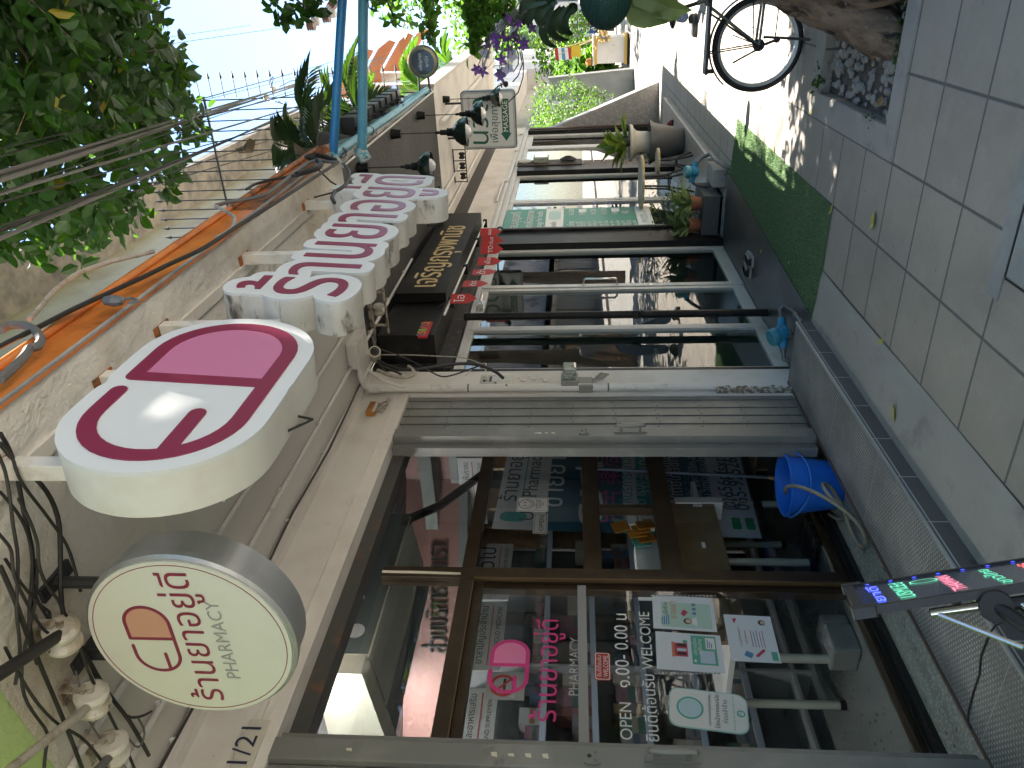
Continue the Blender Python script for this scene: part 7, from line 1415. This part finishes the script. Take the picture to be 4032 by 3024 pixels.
# ---------------------------------------------------------------- massage shop window: menu banner, lettering, board with meters, table and stool
mb = thing('menu_banner', 'green vinyl massage price banner hung beside the black doorway', 'banner', (8.5, 2.44, .7))
MBY = 2.43; FMB = FY(MBY); b = B(); rows_z = (2.27, 1.93, 1.82, .78, .66)
def bn_rect(z0, z1, m, x0=8.02, x1=8.92, lift=0.0): rectf(b, FMB, x0, x1, z0, z1, m, lift=lift)
bn_rect(.80, 2.29, 0); bn_rect(.63, .7995, 1); b.build('vinyl', [BANNERG, WHITE], mb)
b = B(); bn_rect(1.62, 1.82, 1, lift=.002)
LM = lambda s, x0, x1, z, m, **k: words(b, s, (x0, MBY, z), (x1, MBY, z), FMB, m=m, lift=.004, **k)
LM('เรือนบุญรศรี', 8.06, 8.80, 2.12, 1, bold=.03); LM('นวดเพื่อสุขภาพ', 8.06, 8.84, 1.96, 1, bold=.02); LM('Massage for health', 8.06, 8.80, 1.86, 1, bold=.02); LM('บริการถึง', 8.06, 8.36, 1.70, 2, bold=.02); rectf(b, FMB, 8.45, 8.80, 1.65, 1.79, 3, .05, lift=.003)
for i, (a_, c_) in enumerate((('นวดไทย', '1H.200'), ('นวดเท้า', '1H.'), ('นวดอโรม่า', '1H.250'), ('นวดน้ำมัน', '1H.350'), ('นวดสมุนไพร', '1H.'), ('แว๊กซ์ขน', '40'))):
    z = 1.50-.125*i; LM(a_, 8.06, 8.36, z, 1, bold=.02); LM('Massage %d00' % (i+1), 8.06, 8.34, z-.055, 1); LM(c_, 8.62, 8.86 if len(c_) > 3 else 8.74, z, 1, bold=.02)
    if i in (1, 4): rectf(b, FMB, 8.72, 8.86, z-.02, z+.07, 1, lift=.004)
LM('โทร. 09-5255-2747', 8.05, 8.88, .68, 3, bold=.02); b.build('lettering', [GREEN, WHITE, BLACKI, M('pale_aqua', (.45, .62, .58), .5)], mb)
t = thing('window_lettering', 'purple massage list lettering on the window beyond the green banner', 'window decal', (9.3, 2.47, 1.6)); FP = FY(2.470); b = B()
for i, s in enumerate(('Thai Massage', 'Foot Massage', 'Aroma Massage', 'Herbal Steam', 'Herbal Massage', 'Head Massage', 'Back Massage')): z = 2.16-.185*i; words(b, s, (8.95, 2.468, z), (9.36, 2.468, z), FP, lift=.003, bold=.05)
b.build('lettering', M('purple_vinyl', (.14, .13, .42), .5), t)
em_ = thing('electric_meter', 'board with a glass meter and coiled cable on the brick pier', 'meter', (11.3, 2.40, 1.9)); b = B(); b.tube([(11.30, 2.39, 1.35), (11.30, 2.39, 2.30)], .0, 3) if False else b.box(11.14, 11.48, 2.392, 2.412, 1.38, 2.32); b.build('board', M('dark_wood_board', (.06, .05, .04), .7), em_, bevel=.01)
b = B(); b.box(11.20, 11.42, 2.30, 2.39, 1.86, 2.08); b.build('glass_cover', bpy.data.materials['frosted_meter_glass'], em_, bevel=.02); b = B(); b.lathe((11.31, 2.385, 2.2), [(.0, 0), (.10, 0), (.10, -.02), (0, -.03)], 8, ax=(0, 1, 0)); b.build('number_disc', M('cream_disc', (.42, .40, .35), .5), em_)
b = B()
for k in range(4): b.tube([(11.31+(.08-.012*k)*math.cos(a), 2.36-.01*k, 1.58+(.11-.02*k)*math.sin(a)) for a in np.linspace(0, 2*PI, 20)], .012, 6)
b.build('cable_coil', CABLE, em_)
def round_top(name, lab, cat, c, r, zt, parts):
    t = thing(name, lab, cat, (c[0], c[1], .1)); b = B(); b.lathe((c[0], c[1], zt), [(0, 0), (r, 0), (r, .018), (0, .022)], 36); b.build('table_top', M(name+'_grey_top', (.34, .34, .32), .5, var=[((.24, .23, .21), 6, .5, .8)]), t)
    b = B(); b.lathe((c[0], c[1], zt-.012), [(r-.015, 0), (r+.004, 0), (r+.004, .022), (r, .024)], 36); b.build('edge_band', M(name+'_worn_edge', (.40, .30, .10), .6, var=[((.5, .48, .42), 14, .5, .6)]), t)
    for k in range(parts):
        q = PI/4+2*PI*k/parts; b = B(); b.tube([(c[0]+r*.25*math.cos(q), c[1]+r*.25*math.sin(q), zt-.012), (c[0]+r*.30*math.cos(q), c[1]+r*.30*math.sin(q), zt*.6), (c[0]+r*.75*math.cos(q), c[1]+r*.75*math.sin(q), .104)], .012, 8); b.build('leg', BLACKI, t, smooth=True)
    b = B(); b.lathe((c[0], c[1], zt*.55), [(r*.30, 0), (r*.32, .008), (r*.30, .016)], 20); b.build('stretcher', BLACKI, t); return t
tc = onZ(D(0, 0) if False else (2016+825*.6076, 1255*.6076), .74); round_top('cafe_table', 'round grey topped cafe table with a worn yellow edge by the massage window', 'table', (8.95, 2.16, 0), .30, .72, 4)
round_top('stool', 'small round topped stool with black bent legs between table and grey pot', 'stool', (9.35, 2.02, 0), .16, .50, 4)
st_ = thing('sandals', 'dark and red sandals left on the step beyond the grey pot', 'sandals', (11.4, 1.9, .1)); b = B()
for dx, dy in ((0, 0), (.12, .05)): b.obox((11.4+dx, 1.92+dy, .115), (.12, .02, 0), (-.01, .04, 0), (0, 0, .012)); b.tube([(11.36+dx, 1.88+dy, .12), (11.38+dx, 1.92+dy, .17), (11.4+dx, 1.96+dy, .12)], .012, 6, m=1)
b.build('sandal', [BLACKI, RED], st_)
# things reflected or seen in the black shop
t = thing('cafe_table', 'round pale table inside the black shop glass', 'table', (6.6, 3.6, 0)); b = B(); b.lathe((6.5, 3.5, .72), [(0, 0), (.35, 0), (.35, .03), (0, .03)], 30); b.tube([(6.5, 3.5, .02), (6.5, 3.5, .72)], .04, 8); b.build('table_top', WOOD, t)
pf = thing('picture_frame', 'white framed panel, lowest on the left, inside the black shop glass', 'frame', (5.2, 3.0, 1.6), 'white framed panels inside the black shop')
x0 = 4.86; b = B()
for a in ((0, .20, 0, .02), (0, .20, .18, .2), (0, .02, .02, .18), (.18, .20, .02, .18)): b.box(4.85+.30+a[0], 4.85+.30+a[1], 3.0, 3.02, 1.50+a[2], 1.50+a[3])
b.build('frame', WHITE, pf); B().box(5.17, 5.33, 3.01, 3.018, 1.52, 1.68).build('panel', BLACKI, pf)
for i in range(3):
    for j in range(2):
        if i or j: dup(pf, (.27*i, 0, .26*j), 'white framed panel, %s in the %s row, inside the black shop glass' % (('first', 'second', 'third')[i], ('lower', 'upper')[j]))
# ---------------------------------------------------------------- overhead wires
z1 = ZM(0, 0)
wires = [((0, 1010), (1659, 528), 1.00, .008, 0), ((0, 1088), (1659, 612), 1.0, .009, 0), ((0, 1118), (1659, 628), 1.0, .010, 1), ((0, 1150), (1659, 642), 1.0, .013, 1), ((0, 1162), (1659, 655), 1.02, .012, 1), ((0, 1190), (1659, 690), 1.04, .010, 0), ((0, 1285), (1659, 755), 1.06, .011, 1), ((0, 1440), (1659, 792), 1.08, .009, 0), ((0, 1452), (1659, 805), 1.1, .013, 1), ((0, 1462), (1659, 850), 1.12, .006, 0),
         ((0, 1300), (1659, 700), 1.02, .005, 0), ((0, 1395), (1659, 878), 1.1, .006, 0), ((400, 900), (1659, 560), .95, .004, 0), ((300, 1330), (1659, 905), 1.12, .005, 0), ((200, 1350), (1659, 980), 1.15, .005, 0), ((880, 168), (1659, 96), 2.2, .012, 0), ((700, 300), (1659, 162), 2.2, .012, 0), ((800, 335), (1659, 208), 2.2, .012, 0)]
for i, (p, q, y, r, k) in enumerate(wires):
    A, E_ = (onY(z1(*p), y*.62), onY(z1(*q), y*.92)) if i < 15 else (onY(z1(*p), y), onY(z1(*q), y)); d = E_-A; s = np.linspace(-1.2 if i < 15 else -3.0, 6 if i < 15 else 4, 40); L_ = d[0]
    pts = []
    for t_ in s:
        c = A+d*t_; x = c[0]
        if x > 60: break
        pts.append(c+np.array([0, .04*math.sin(t_*.7+i), .004*(t_-.0)*(t_-1)+.02*math.sin(t_*2.1+i*1.3)]))
    lab = ('black overhead wire, %s of the bundle above the orange gutter' % ('first', 'second', 'third', 'thick pale fourth', 'thick pale fifth', 'sixth', 'seventh', 'eighth', 'thick pale ninth', 'tenth', 'thin eleventh', 'thin twelfth', 'thin thirteenth', 'thin fourteenth', 'thin fifteenth')[i]) if i < 15 else 'dark line high in the sky, %s of the three street conductors' % ('topmost', 'middle', 'lowest')[i-15]
    tag(B().tube(pts, r*(.6 if i < 15 else 1.3), 6).build('overhead_wire', CABLE if not k else CABLEG, smooth=True), lab, 'wire', 'overhead wires along the street')
t = thing('wire_coil', 'pale cable clamp and loop hanging on the overhead wires', 'clamp', (5, 1, 5)); zz9 = lambda x, y: (900+x*800/2212, y*800/2212)
for p in ((490, 975), (410, 1060)):
    c = onY(zz9(*p), 1.0); b = B(); b.ball(c, .035, 10, sx=1.6, sz=.7); b.build('clamp', PORC, t, smooth=True)
b = B(); b.tube([onY(zz9(*p), 1.0) for p in ((460, 960), (440, 900), (480, 835), (490, 850), (470, 930), (500, 960))], .006, 6); b.tube([onY(zz9(*p), 1.0) for p in ((560, 940), (680, 880), (760, 880), (900, 910), (1000, 890))], .005, 5); b.tube([onY(zz9(*p), 1.0) for p in ((420, 1080), (520, 1110), (630, 1140), (540, 1100))], .005, 5); b.build('loose_lead', CABLE, t)
def insul(lab, p, q, X):
    a_, c_ = onX(zz9(*p), X), onX(zz9(*q), X); t = thing('pole_insulator', lab, 'insulator', tuple(a_), 'insulators on the street poles'); d = c_-a_; b = B()
    L_ = np.linalg.norm(d); b.lathe(a_, [(0, 0)]+[(.10*(1 if k % 2 else .6)*X/14, L_*k/8) for k in range(9)]+[(0, L_)], 12, ax=d); b.build('insulator', M('brown_insulator', (.18, .12, .11), .3) if 'brown_insulator' not in bpy.data.materials else bpy.data.materials['brown_insulator'], t, smooth=True)
insul('grey pole insulator on the lowest street conductor', (850, 270), (945, 268), 14); insul('grey pole insulator on the middle street conductor', (1020, 185), (1110, 178), 14); insul('brown pole insulator hanging at the picture edge by the bright blue pipe', (1100, 0), (1175, 80), 14)
t = thing('cross_arm', 'pale concrete cross arms carrying the street conductors', 'cross arm', tuple(onX(zz9(950, 200), 14.1))); b = B()
for p, q in (((925, 60), (960, 280)), ((1110, 50), (1140, 195))): b.bar(onX(zz9(*p), 14.2), onX(zz9(*q), 14.2), .13, .13)
b.build('arm', M('pale_concrete', (.5, .5, .5), .8), t)
# ---------------------------------------------------------------- spiked fence, palms and pots on the canopies
fc = thing('spiked_fence', 'black spiked steel fence dividing the canopy terraces', 'fence', (8.4, 2, 3.1)); FXX = 8.42
for i in range(22):
    b = B(); y = 1.02+.107*i; b.tube([(FXX, y, 3.10), (FXX, y, 6.22)], .007, 5); b.lathe((FXX, y, 6.22), [(.0, 0), (.022, .01), (0, .10)], 6); b.build('upright_bar', BLACKI, fc)
b = B()
for z in (5.46, 4.2, 3.35): b.bar((FXX, .98, z), (FXX, 3.2, z), .02, .02)
b.bar((FXX, 1.0, 3.1), (FXX, 1.0, 6.1), .025, .025); b.build('rails', BLACKI, fc)
for i in range(20):
    b = B(); z = 3.34+.135*i; b.tube([(FXX, 1.0, z), (FXX, .80, z)], .006, 5); b.lathe((FXX, .81, z), [(0, 0), (.018, .008), (0, .09)], 6, ax=(0, -1, 0)); b.build('side_spike', BLACKI, fc)
def palm(lab, c, n, L, mat, potr=.16):
    t = thing('potted_palm', lab, 'palm', tuple(c), 'potted palms on the dark canopy'); c = np.array(c, float)
    b = B(); b.lathe(c, [(0, 0), (potr*.7, 0), (potr, .26), (potr*1.06, .26), (potr*.9, .24), (0, .22)], 18); b.build('pot', M('dark_pot', (.03, .03, .03), .6) if 'dark_pot' not in bpy.data.materials else bpy.data.materials['dark_pot'], t, smooth=True)
    P = []; d = []; nrm = []; LL = []; st = B()
    for k in range(n):
        a = 2*PI*k/n+RNG.normal(0, .3); el = RNG.uniform(.35, 1.3); l = L*RNG.uniform(.75, 1.1); pts = []
        for s in np.linspace(0, 1, 9): pts.append(c+np.array([0, 0, .25])+np.array([math.cos(a)*math.cos(el)*l*s, math.sin(a)*math.cos(el)*l*s, math.sin(el)*l*s-.45*l*s*s]))
        st.tube(pts, [.007]*8+[.002], 5); pts = np.array(pts)
        for s in np.linspace(.15, .98, 17):
            i0 = min(7, int(s*8)); q = pts[i0]+(pts[i0+1]-pts[i0])*(s*8-i0); tg = pts[i0+1]-pts[i0]; tg /= np.linalg.norm(tg); side = np.cross(tg, (0, 0, 1)); side /= np.linalg.norm(side)+1e-9
            for sg in (-1, 1): P.append(q); d.append(tg*.75+side*sg*.75+np.array([0, 0, -.08])); nrm.append(np.cross(side, tg)); LL.append(l*.42*(1-.55*abs(s-.4)))
    leaf_mesh('fronds', P, d, nrm, np.array(LL), .0065, mat, t, curl=.1); st.build('stalks', LEAFD, t); return t
palm('dark green potted palm at the orange gutter end', (6.05, 1.15, 3.21), 15, .80, LEAFD); palm('dark green potted palm behind the bright blue pipe', (7.45, 1.15, 3.21), 15, .85, LEAFD)
palm('bright yellow green potted palm behind the pale blue pipe', (8.25, 1.2, 3.21), 12, .65, LEAFB); palm('bright fern like palm behind the floodlights', (10.5, 1.25, 3.1), 13, .7, LEAFB); palm('far bright palm behind the black round sign', (13.2, 1.3, 3.1), 13, .85, LEAFB)
t = thing('dry_leaves', 'large curled dry brown leaves among the canopy palms', 'leaves', (6.4, 1.4, 3.5)); n = 12
leaf_mesh('foliage', np.column_stack([RNG.uniform(5.7, 7.4, n), RNG.uniform(1.0, 1.3, n), RNG.uniform(3.45, 3.95, n)]), rand_dirs(n, .3, .6), rand_dirs(n, .5, .5), RNG.uniform(.25, .38, n), .085, leafy('dry_big_leaf', (.08, .06, .045), (.14, .10, .07), .1), t, curl=.4)
gpth = [((0, 1460), (400, 1160), (850, 870), (1200, 640)), ]
def roofwire(lab, pix, fz, r, m):
    pts = np.array([onY(fz(*p), .84) for p in pix]); N = len(pts); u_ = np.linspace(0, N-1, N*5); P3 = np.array([np.interp(u_, range(N), pts[:, k]) for k in range(3)]).T
    for _ in range(3): P3[1:-1] = (P3[:-2]+2*P3[1:-1]+P3[2:])/4
    tag(B().tube(list(P3), r, 7).build('loose_cable', m, smooth=True), lab, 'cable', 'cables lying over the orange gutter')
a5 = ZM(0, 1008); v5 = lambda x, y: (850+x*700/1936, 400+y*600/1659)
roofwire('long black cable lying along the orange gutter lip', [(-200, 700), (0, 585), (240, 465), (470, 345), (700, 240), (900, 150), (1100, 50), (1317, -46), (1563, -211), (1810, -359), (2057, -523), (2189, -606)], a5, .008, CABLE)
roofwire('pale hose arching over the orange gutter against the wall', [(190, 410), (260, 330), (350, 220), (500, 110), (700, 40), (870, 0), (1000, -30)], a5, .008, CABLEW)
roofwire('thick grey hose loop at the near end of the orange gutter', [(0, 480), (60, 445), (150, 445), (230, 480), (270, 540), (250, 585), (190, 595), (170, 640), (90, 720), (0, 800)], a5, .013, CABLEG)
roofwire('brown cable looping over the gutter below the palms', [(0, 1130), (150, 1090), (350, 1060), (560, 1010), (700, 900), (850, 780), (1000, 670), (1100, 635), (1250, 660), (1340, 660)], v5, .009, CABLEG)
roofwire('black cable bundle at the canopy corner under the blue pipes', [(880, 790), (1000, 760), (1100, 730), (1150, 690), (1120, 640), (1000, 610), (980, 600), (1100, 580), (1220, 610), (1300, 640)], v5, .014, CABLE)
roofwire('black cable sagging from the canopy corner over the letters', [(1400, 690), (1450, 760), (1450, 850), (1400, 920), (1340, 960), (1290, 980), (1260, 1050), (1290, 1100)], v5, .009, CABLE)
roofwire('thin black wire crossing from the fence to the gutter', [(330, 955), (420, 900), (600, 850), (780, 820), (900, 800)], v5, .007, CABLE)
roofwire('brown wire hooked down over the gutter lip', [(0, 1140), (100, 1190), (190, 1240), (210, 1290), (180, 1380), (80, 1450), (0, 1490)], v5, .008, CABLEW)
t = thing('wire_hook', 'rusty hook and clip tied to the cable on the orange gutter', 'clip', (2.6, .85, 3.0)); c = onY(a5(735, 290), .84); b = B(); b.ball(c, .02, 8, sz=2); b.tube([c, c+(0.02, 0, -.05), c+(-.01, 0, -.09), c+(-.02, 0, -.06)], .005, 6); b.build('hook', GALV, t)
# ---------------------------------------------------------------- the far end of the street
def bush(lab, c, R, n, L, mat, name='shrub', cat='shrub', stem=True):
    t = thing(name, lab, cat, (c[0], c[1], 0), 'shrubs down the street'); v = RNG.normal(size=(n, 3)); v /= np.linalg.norm(v, axis=1)[:, None]; r = RNG.uniform(.25, 1, n)**(1/3)*(1+.22*np.sin(5*v[:, 0]+3*v[:, 1]+c[0])+.15*np.sin(9*v[:, 2]+c[1])); P = np.array(c)+v*r[:, None]*np.array(R); P = P[P[:, 2] > .03]; n = len(P)
    leaf_mesh('foliage', P, rand_dirs(n, .1, .6), np.tile(np.array([[0, 0, 1.]]), (n, 1))+RNG.normal(0, .5, (n, 3)), RNG.uniform(.6, 1.3, n)*L, RNG.uniform(.8, 1.2, n)*L*.36, mat, t)
    if stem: B().tube([(c[0], c[1], 0), (c[0], c[1], c[2])], [.05, .02], 6).build('stem', BARK, t)
    return t
S4 = thing('grey_fin_wall', 'tall grey stone fin wall with a pale sloping edge beyond the massage shop', 'wall', (20.4, 2.5, 0))
b = B(); b.add([(20.4, 2.26, 2.1), (20.4, 2.15, 0), (20.4, 2.80, 0), (20.4, 2.80, 2.05), (20.7, 2.26, 2.1), (20.7, 2.15, 0), (20.7, 2.8, 0), (20.7, 2.8, 2.05)], [(0, 1, 2, 3)[::-1], (4, 5, 6, 7), (0, 4, 5, 1), (0, 3, 7, 4), (2, 6, 7, 3)]); b.build('wall', M('pale_grey_stone', (.25, .255, .26), .6, var=[((.33, .33, .335), 3, .4, .7)]), S4)
b = B(); b.add([(20.38, 2.255, 2.13), (20.38, 2.12, 0), (20.38, 2.15, 0), (20.38, 2.29, 2.13), (20.75, 2.255, 2.13), (20.75, 2.12, 0), (20.75, 2.15, 0), (20.75, 2.29, 2.13)], [(0, 1, 2, 3)[::-1], (4, 5, 6, 7), (0, 4, 5, 1), (0, 3, 7, 4)]); b.build('coping', CONC, S4)
t = thing('dark_green_post', 'slim dark green post beside the sloping stone fin', 'post', (15.2, 2.5, 0)); B().tube([(15.1, 2.42, 0), (15.1, 2.5, 1.75)], .06, 10).build('post', M('dark_green_paint', (.01, .035, .02), .4), t, smooth=True)
bush('dense bright green bush beside the sloping stone fin', (17.0, 2.95, 1.35), (.9, .55, 1.15), 2600, .07, SHRUB); bush('loose light green bush leaning over the grey fin wall', (18.8, 2.75, 1.65), (.9, .6, .95), 2200, .07, SHRUB); bush('low spiky green plants in the gap by the teal base', (16.2, 2.75, .45), (.6, .35, .5), 700, .16, LEAFB)
bush('sunlit yellow green bush behind the white pedestal', (24.2, 2.5, 1.3), (.9, .8, .85), 2200, .11, LEAFB); bush('spiky sunlit plant beside the white pedestal', (23.0, 2.45, .95), (.5, .45, .55), 700, .28, LEAFB); bush('pale upper bush behind the flags', (25.5, 2.2, 2.0), (.9, .8, .7), 1500, .12, SHRUB)
bush('grey green bush by the blue sign', (29.5, 1.55, 1.6), (.6, .5, .7), 900, .1, SHRUB); bush('round green plant beside the far blue sign', (30.2, 1.3, .6), (.3, .3, .45), 300, .1, SHRUB)
t = thing('teal_base', 'white and teal painted kerb piece at the foot of the grey fin wall', 'block', (19.8, 2.9, 0)); B().box(19.6, 19.95, 2.75, 3.2, .003, .16).build('base', M('teal_paint', (.02, .22, .22), .5), t); B().box(19.6, 19.95, 2.76, 3.2, .163, .5).build('block', WHITEW, t)
pd_ = thing('pedestal', 'white shrine pedestal with gold bands and a gold bow', 'pedestal', (22.6, 1.85, 0)); B().box(22.3, 23.0, 1.50, 2.16, .10, .93).build('body', WHITEW, pd_, bevel=.02)
b = B(); b.box(22.27, 23.03, 1.47, 2.19, .055, .13); b.box(22.28, 23.02, 1.48, 2.18, .86, .93); b.build('gold_band', M('gold_paint', (.55, .36, .06), .4, .3), pd_); B().box(22.24, 23.06, 1.46, 2.20, .003, .054).build('plinth', BLACK, pd_); B().box(22.26, 23.04, 1.46, 2.20, .931, .97).build('top', WHITEW, pd_)
b = B()
for k in range(12): b.ball((22.2+RNG.normal(0, .03), 1.47+RNG.normal(0, .12), .74+RNG.normal(0, .10)), RNG.uniform(.04, .08), 8)
b.build('gold_bow', M('gold_ribbon', (.62, .45, .20), .25, .6), pd_, smooth=True)
t = thing('flag_bunch', 'striped red white and blue flags with a yellow one on thin gold poles', 'flags', (22.8, 1.7, .97)); b = B()
for y, z1_ in ((1.62, 2.1), (1.72, 1.9)): b.tube([(22.6, 1.55, .9), (22.6, y+.2, z1_)], .012, 6)
b.build('pole', GOLD, t); b = B()
for k, m in enumerate((0, 1, 2, 1, 0)): b.add([(22.58, 1.75, 1.55+.09*k), (22.62, 2.05, 1.52+.09*k), (22.62, 2.05, 1.61+.09*k), (22.58, 1.75, 1.64+.09*k)], [(0, 1, 2, 3)], m)
b.add([(22.57, 1.70, 1.30), (22.61, 2.0, 1.28), (22.61, 1.98, 1.55), (22.57, 1.70, 1.54)], [(0, 1, 2, 3)], 3); b.build('cloth', [RED, WHITE, PB, M('yellow_cloth', (.6, .42, .03), .6)], t)
t = thing('paper_lantern', 'small orange and white ball ornament by the pedestal', 'ornament', (22.6, 2.0, .97)); b = B(); b.ball((22.5, 2.12, 1.06), .10, 12); b.build('ball', M('orange_ball', (.62, .25, .06), .5), t, smooth=True)
t = thing('blue_sign', 'dark blue standing sign with rows of white lettering far down the street', 'sign', (31, 1.6, 0)); b = B(); b.box(31.0, 31.08, 1.15, 1.95, .25, 1.35); b.build('panel', M('navy_sign', (.01, .045, .16), .5), t); b = B()
for i, s in enumerate(('ราคา', 'บริการ', 'ต้อนรับ', 'เปิดทุกวัน')): words(b, s, (30.99, 1.85, 1.12-.24*i), (30.99, 1.25, 1.12-.24*i), FX(30.99), lift=.01, bold=.02)
b.build('lettering', WHITE, t); b = B(); b.box(30.9, 31.2, 1.2, 1.9, .002, .25); b.build('foot', BARK, t)
t = thing('low_white_wall', 'low white wall behind the pedestal', 'wall', (26, 1.9, 0)); B().box(25.9, 32, 1.95, 2.2, .0, .62).build('wall', WHITEW, t)
t = thing('grey_shutter_house', 'grey house with vertical slatted shutters behind the far shrubs', 'building', (27, 4, 0)); b = B(); b.box(17.5, 34, 4.2, 9, 0, 3.4); b.build('wall', M('pale_house_wall', (.48, .47, .46), .8, var=[((.35, .34, .33), 2, .45, .7)]), t); b = B()
for k in range(40): b.box(18+.4*k, 18.3+.4*k, 4.15, 4.199, .2, 2.9)
b.box(18, 34, 4.16, 4.195, 2.6, 2.7); b.build('shutter', M('grey_slats', (.36, .37, .38), .5), t)
t = thing('orange_balcony_house', 'tall white house with orange awnings and balcony bands beyond the canopies', 'building', (34, 5, 0))
b = B(); b.box(27, 44, 3.4, 10, 3.41, 10.6); b.box(34.2, 44, 3.4, 10, 0, 3.4); b.build('wall', M('white_far_wall', (.66, .63, .60), .8, var=[((.5, .47, .44), 1, .5, .8)]), t)
OAW = M('orange_awning', (.58, .20, .07), .7)
for i in range(4):
    x = 27.5+4.1*i; b = B(); b.add([(x, 3.4, 9.9), (x+3.4, 3.4, 9.9), (x+3.4, 2.2, 9.0), (x, 2.2, 9.0), (x+1.7, 2.0, 8.9)], [(0, 1, 2, 4, 3)]); b.add([(x, 3.4, 9.9), (x, 2.2, 9.0), (x, 3.4, 9.0)], [(0, 1, 2)]); b.build('awning', OAW, t)
b = B(); b.box(26.9, 44, 3.1, 3.39, 6.2, 6.6); b.build('orange_band', OAW, t); FW = M('far_window', (.08, .10, .12), .1)
for i in range(4):
    for z in (4.2, 7.0): B().box(27.9+4.1*i, 30.2+4.1*i, 3.37, 3.399, z, z+1.5).build('window', FW, t)
t = thing('pale_end_house', 'pale house closing the far end of the street', 'building', (60, 0, 0)); b = B(); b.box(58, 66, -6, 12, -.1, 6.0); b.build('wall', M('far_house_wall', (.6, .57, .53), .8), t); b = B(); b.box(57.5, 66, -6.4, 12.4, 6.001, 6.6); b.build('roof', M('reddish_roof', (.34, .14, .09), .8), t)
for y in (-3, 0, 3, 6):
    for z0, z1_ in ((1, 2.6), (3.8, 5.2)): B().box(57.96, 57.999, y, y+1.6, z0, z1_).build('window', FW, t)
def far_tree(lab, c, R, zc_, n, L, mat=LEAFB):
    t = thing('far_tree', lab, 'tree', (c[0], c[1], 0), 'trees along the street'); B().tube([(c[0], c[1], 0), (c[0]+.2, c[1], zc_*.5), (c[0], c[1]+.1, zc_)], [.22, .16, .08], 10).build('trunk', BARK, t, smooth=True)
    P = crown_pts(n, [(c[0]+RNG.normal(0, R*.45), c[1]+RNG.normal(0, R*.45), zc_+RNG.normal(0, R*.3), R*.6, R*.6, R*.5) for _ in range(7)], .3); n = len(P); leaf_mesh('crown', P, rand_dirs(n, -.1, .5), np.tile(np.array([[0, 0, 1.]]), (n, 1))+RNG.normal(0, .4, (n, 3)), RNG.uniform(.7, 1.2, n)*L, RNG.uniform(.8, 1.1, n)*L*.36, mat, t)
far_tree('sunlit street tree beyond the hanging vines', (27, -.2), 2.0, 5.2, 2600, .22); far_tree('second sunlit street tree farther along', (38, .4), 2.6, 5.5, 2200, .3, SHRUB); far_tree('pale far tree near the end house', (50, 3.5), 3.0, 4.5, 1800, .36, SHRUB)
t = thing('grey_bush_wall', 'rough grey mossy gable between palms and orange awnings', 'wall', (20, 3.6, 3)); b = B(); b.box(18, 26.5, 3.55, 4.1, 3.45, 7.6); b.build('wall', M('mossy_wall', (.33, .33, .32), .9, var=[((.10, .11, .09), 1.6, .45, .62), ((.55, .54, .52), 4, .55, .7)]), t)
# ---------------------------------------------------------------- across the road (seen in the shop glass)
t = thing('opposite_shophouse', 'shaded shophouse across the road, reflected in the shop glass', 'building', (4, -13, 0)); b = B(); b.box(-30, 60, -20, -13, 0, 6.5); b.build('wall', M('opposite_wall', (.42, .40, .37), .9, var=[((.52, .5, .46), .6, .45, .6), ((.08, .08, .08), 1.5, .5, .65)]), t); OS = M('opposite_shutter', (.10, .11, .12), .5)
for i in range(24): B().box(-29+3.6*i, -26.3+3.6*i, -12.99, -12.9, .1, 2.6).build('shutter', OS, t); b = B(); b.box(-30, 60, -12.9, -11.2, 2.9, 3.1); b.build('awning', M('opposite_awning', (.06, .075, .07), .7), t)
for i, (x, y) in enumerate(((-3, -10.4), (3.5, -10.6), (9.5, -10.3), (16, -10.5))): far_tree('shade tree across the road, %s reflected in the glass' % ('first', 'second', 'third', 'fourth')[i], (x, y), 3.4, 6.2, 2600, .30, LEAF)
for i, x in enumerate((-2.5, 11.5)): far_tree('roadside tree on the near kerb behind the viewer', (x, -1.3), 1.9, 5.4, 1500, .2, LEAF) if i == 0 else None

# street trees added out of view so that their crowns dapple the far pavement
for i, (x, y) in enumerate(((11.5, -3.1), (16.5, -3.2), (21.5, -3.0))): far_tree('kerbside tree %s beyond the bicycle, its crown over the pavement' % ('first', 'second', 'third')[i], (x, y), 2.4, 6.6, 3200, .22, LEAF)
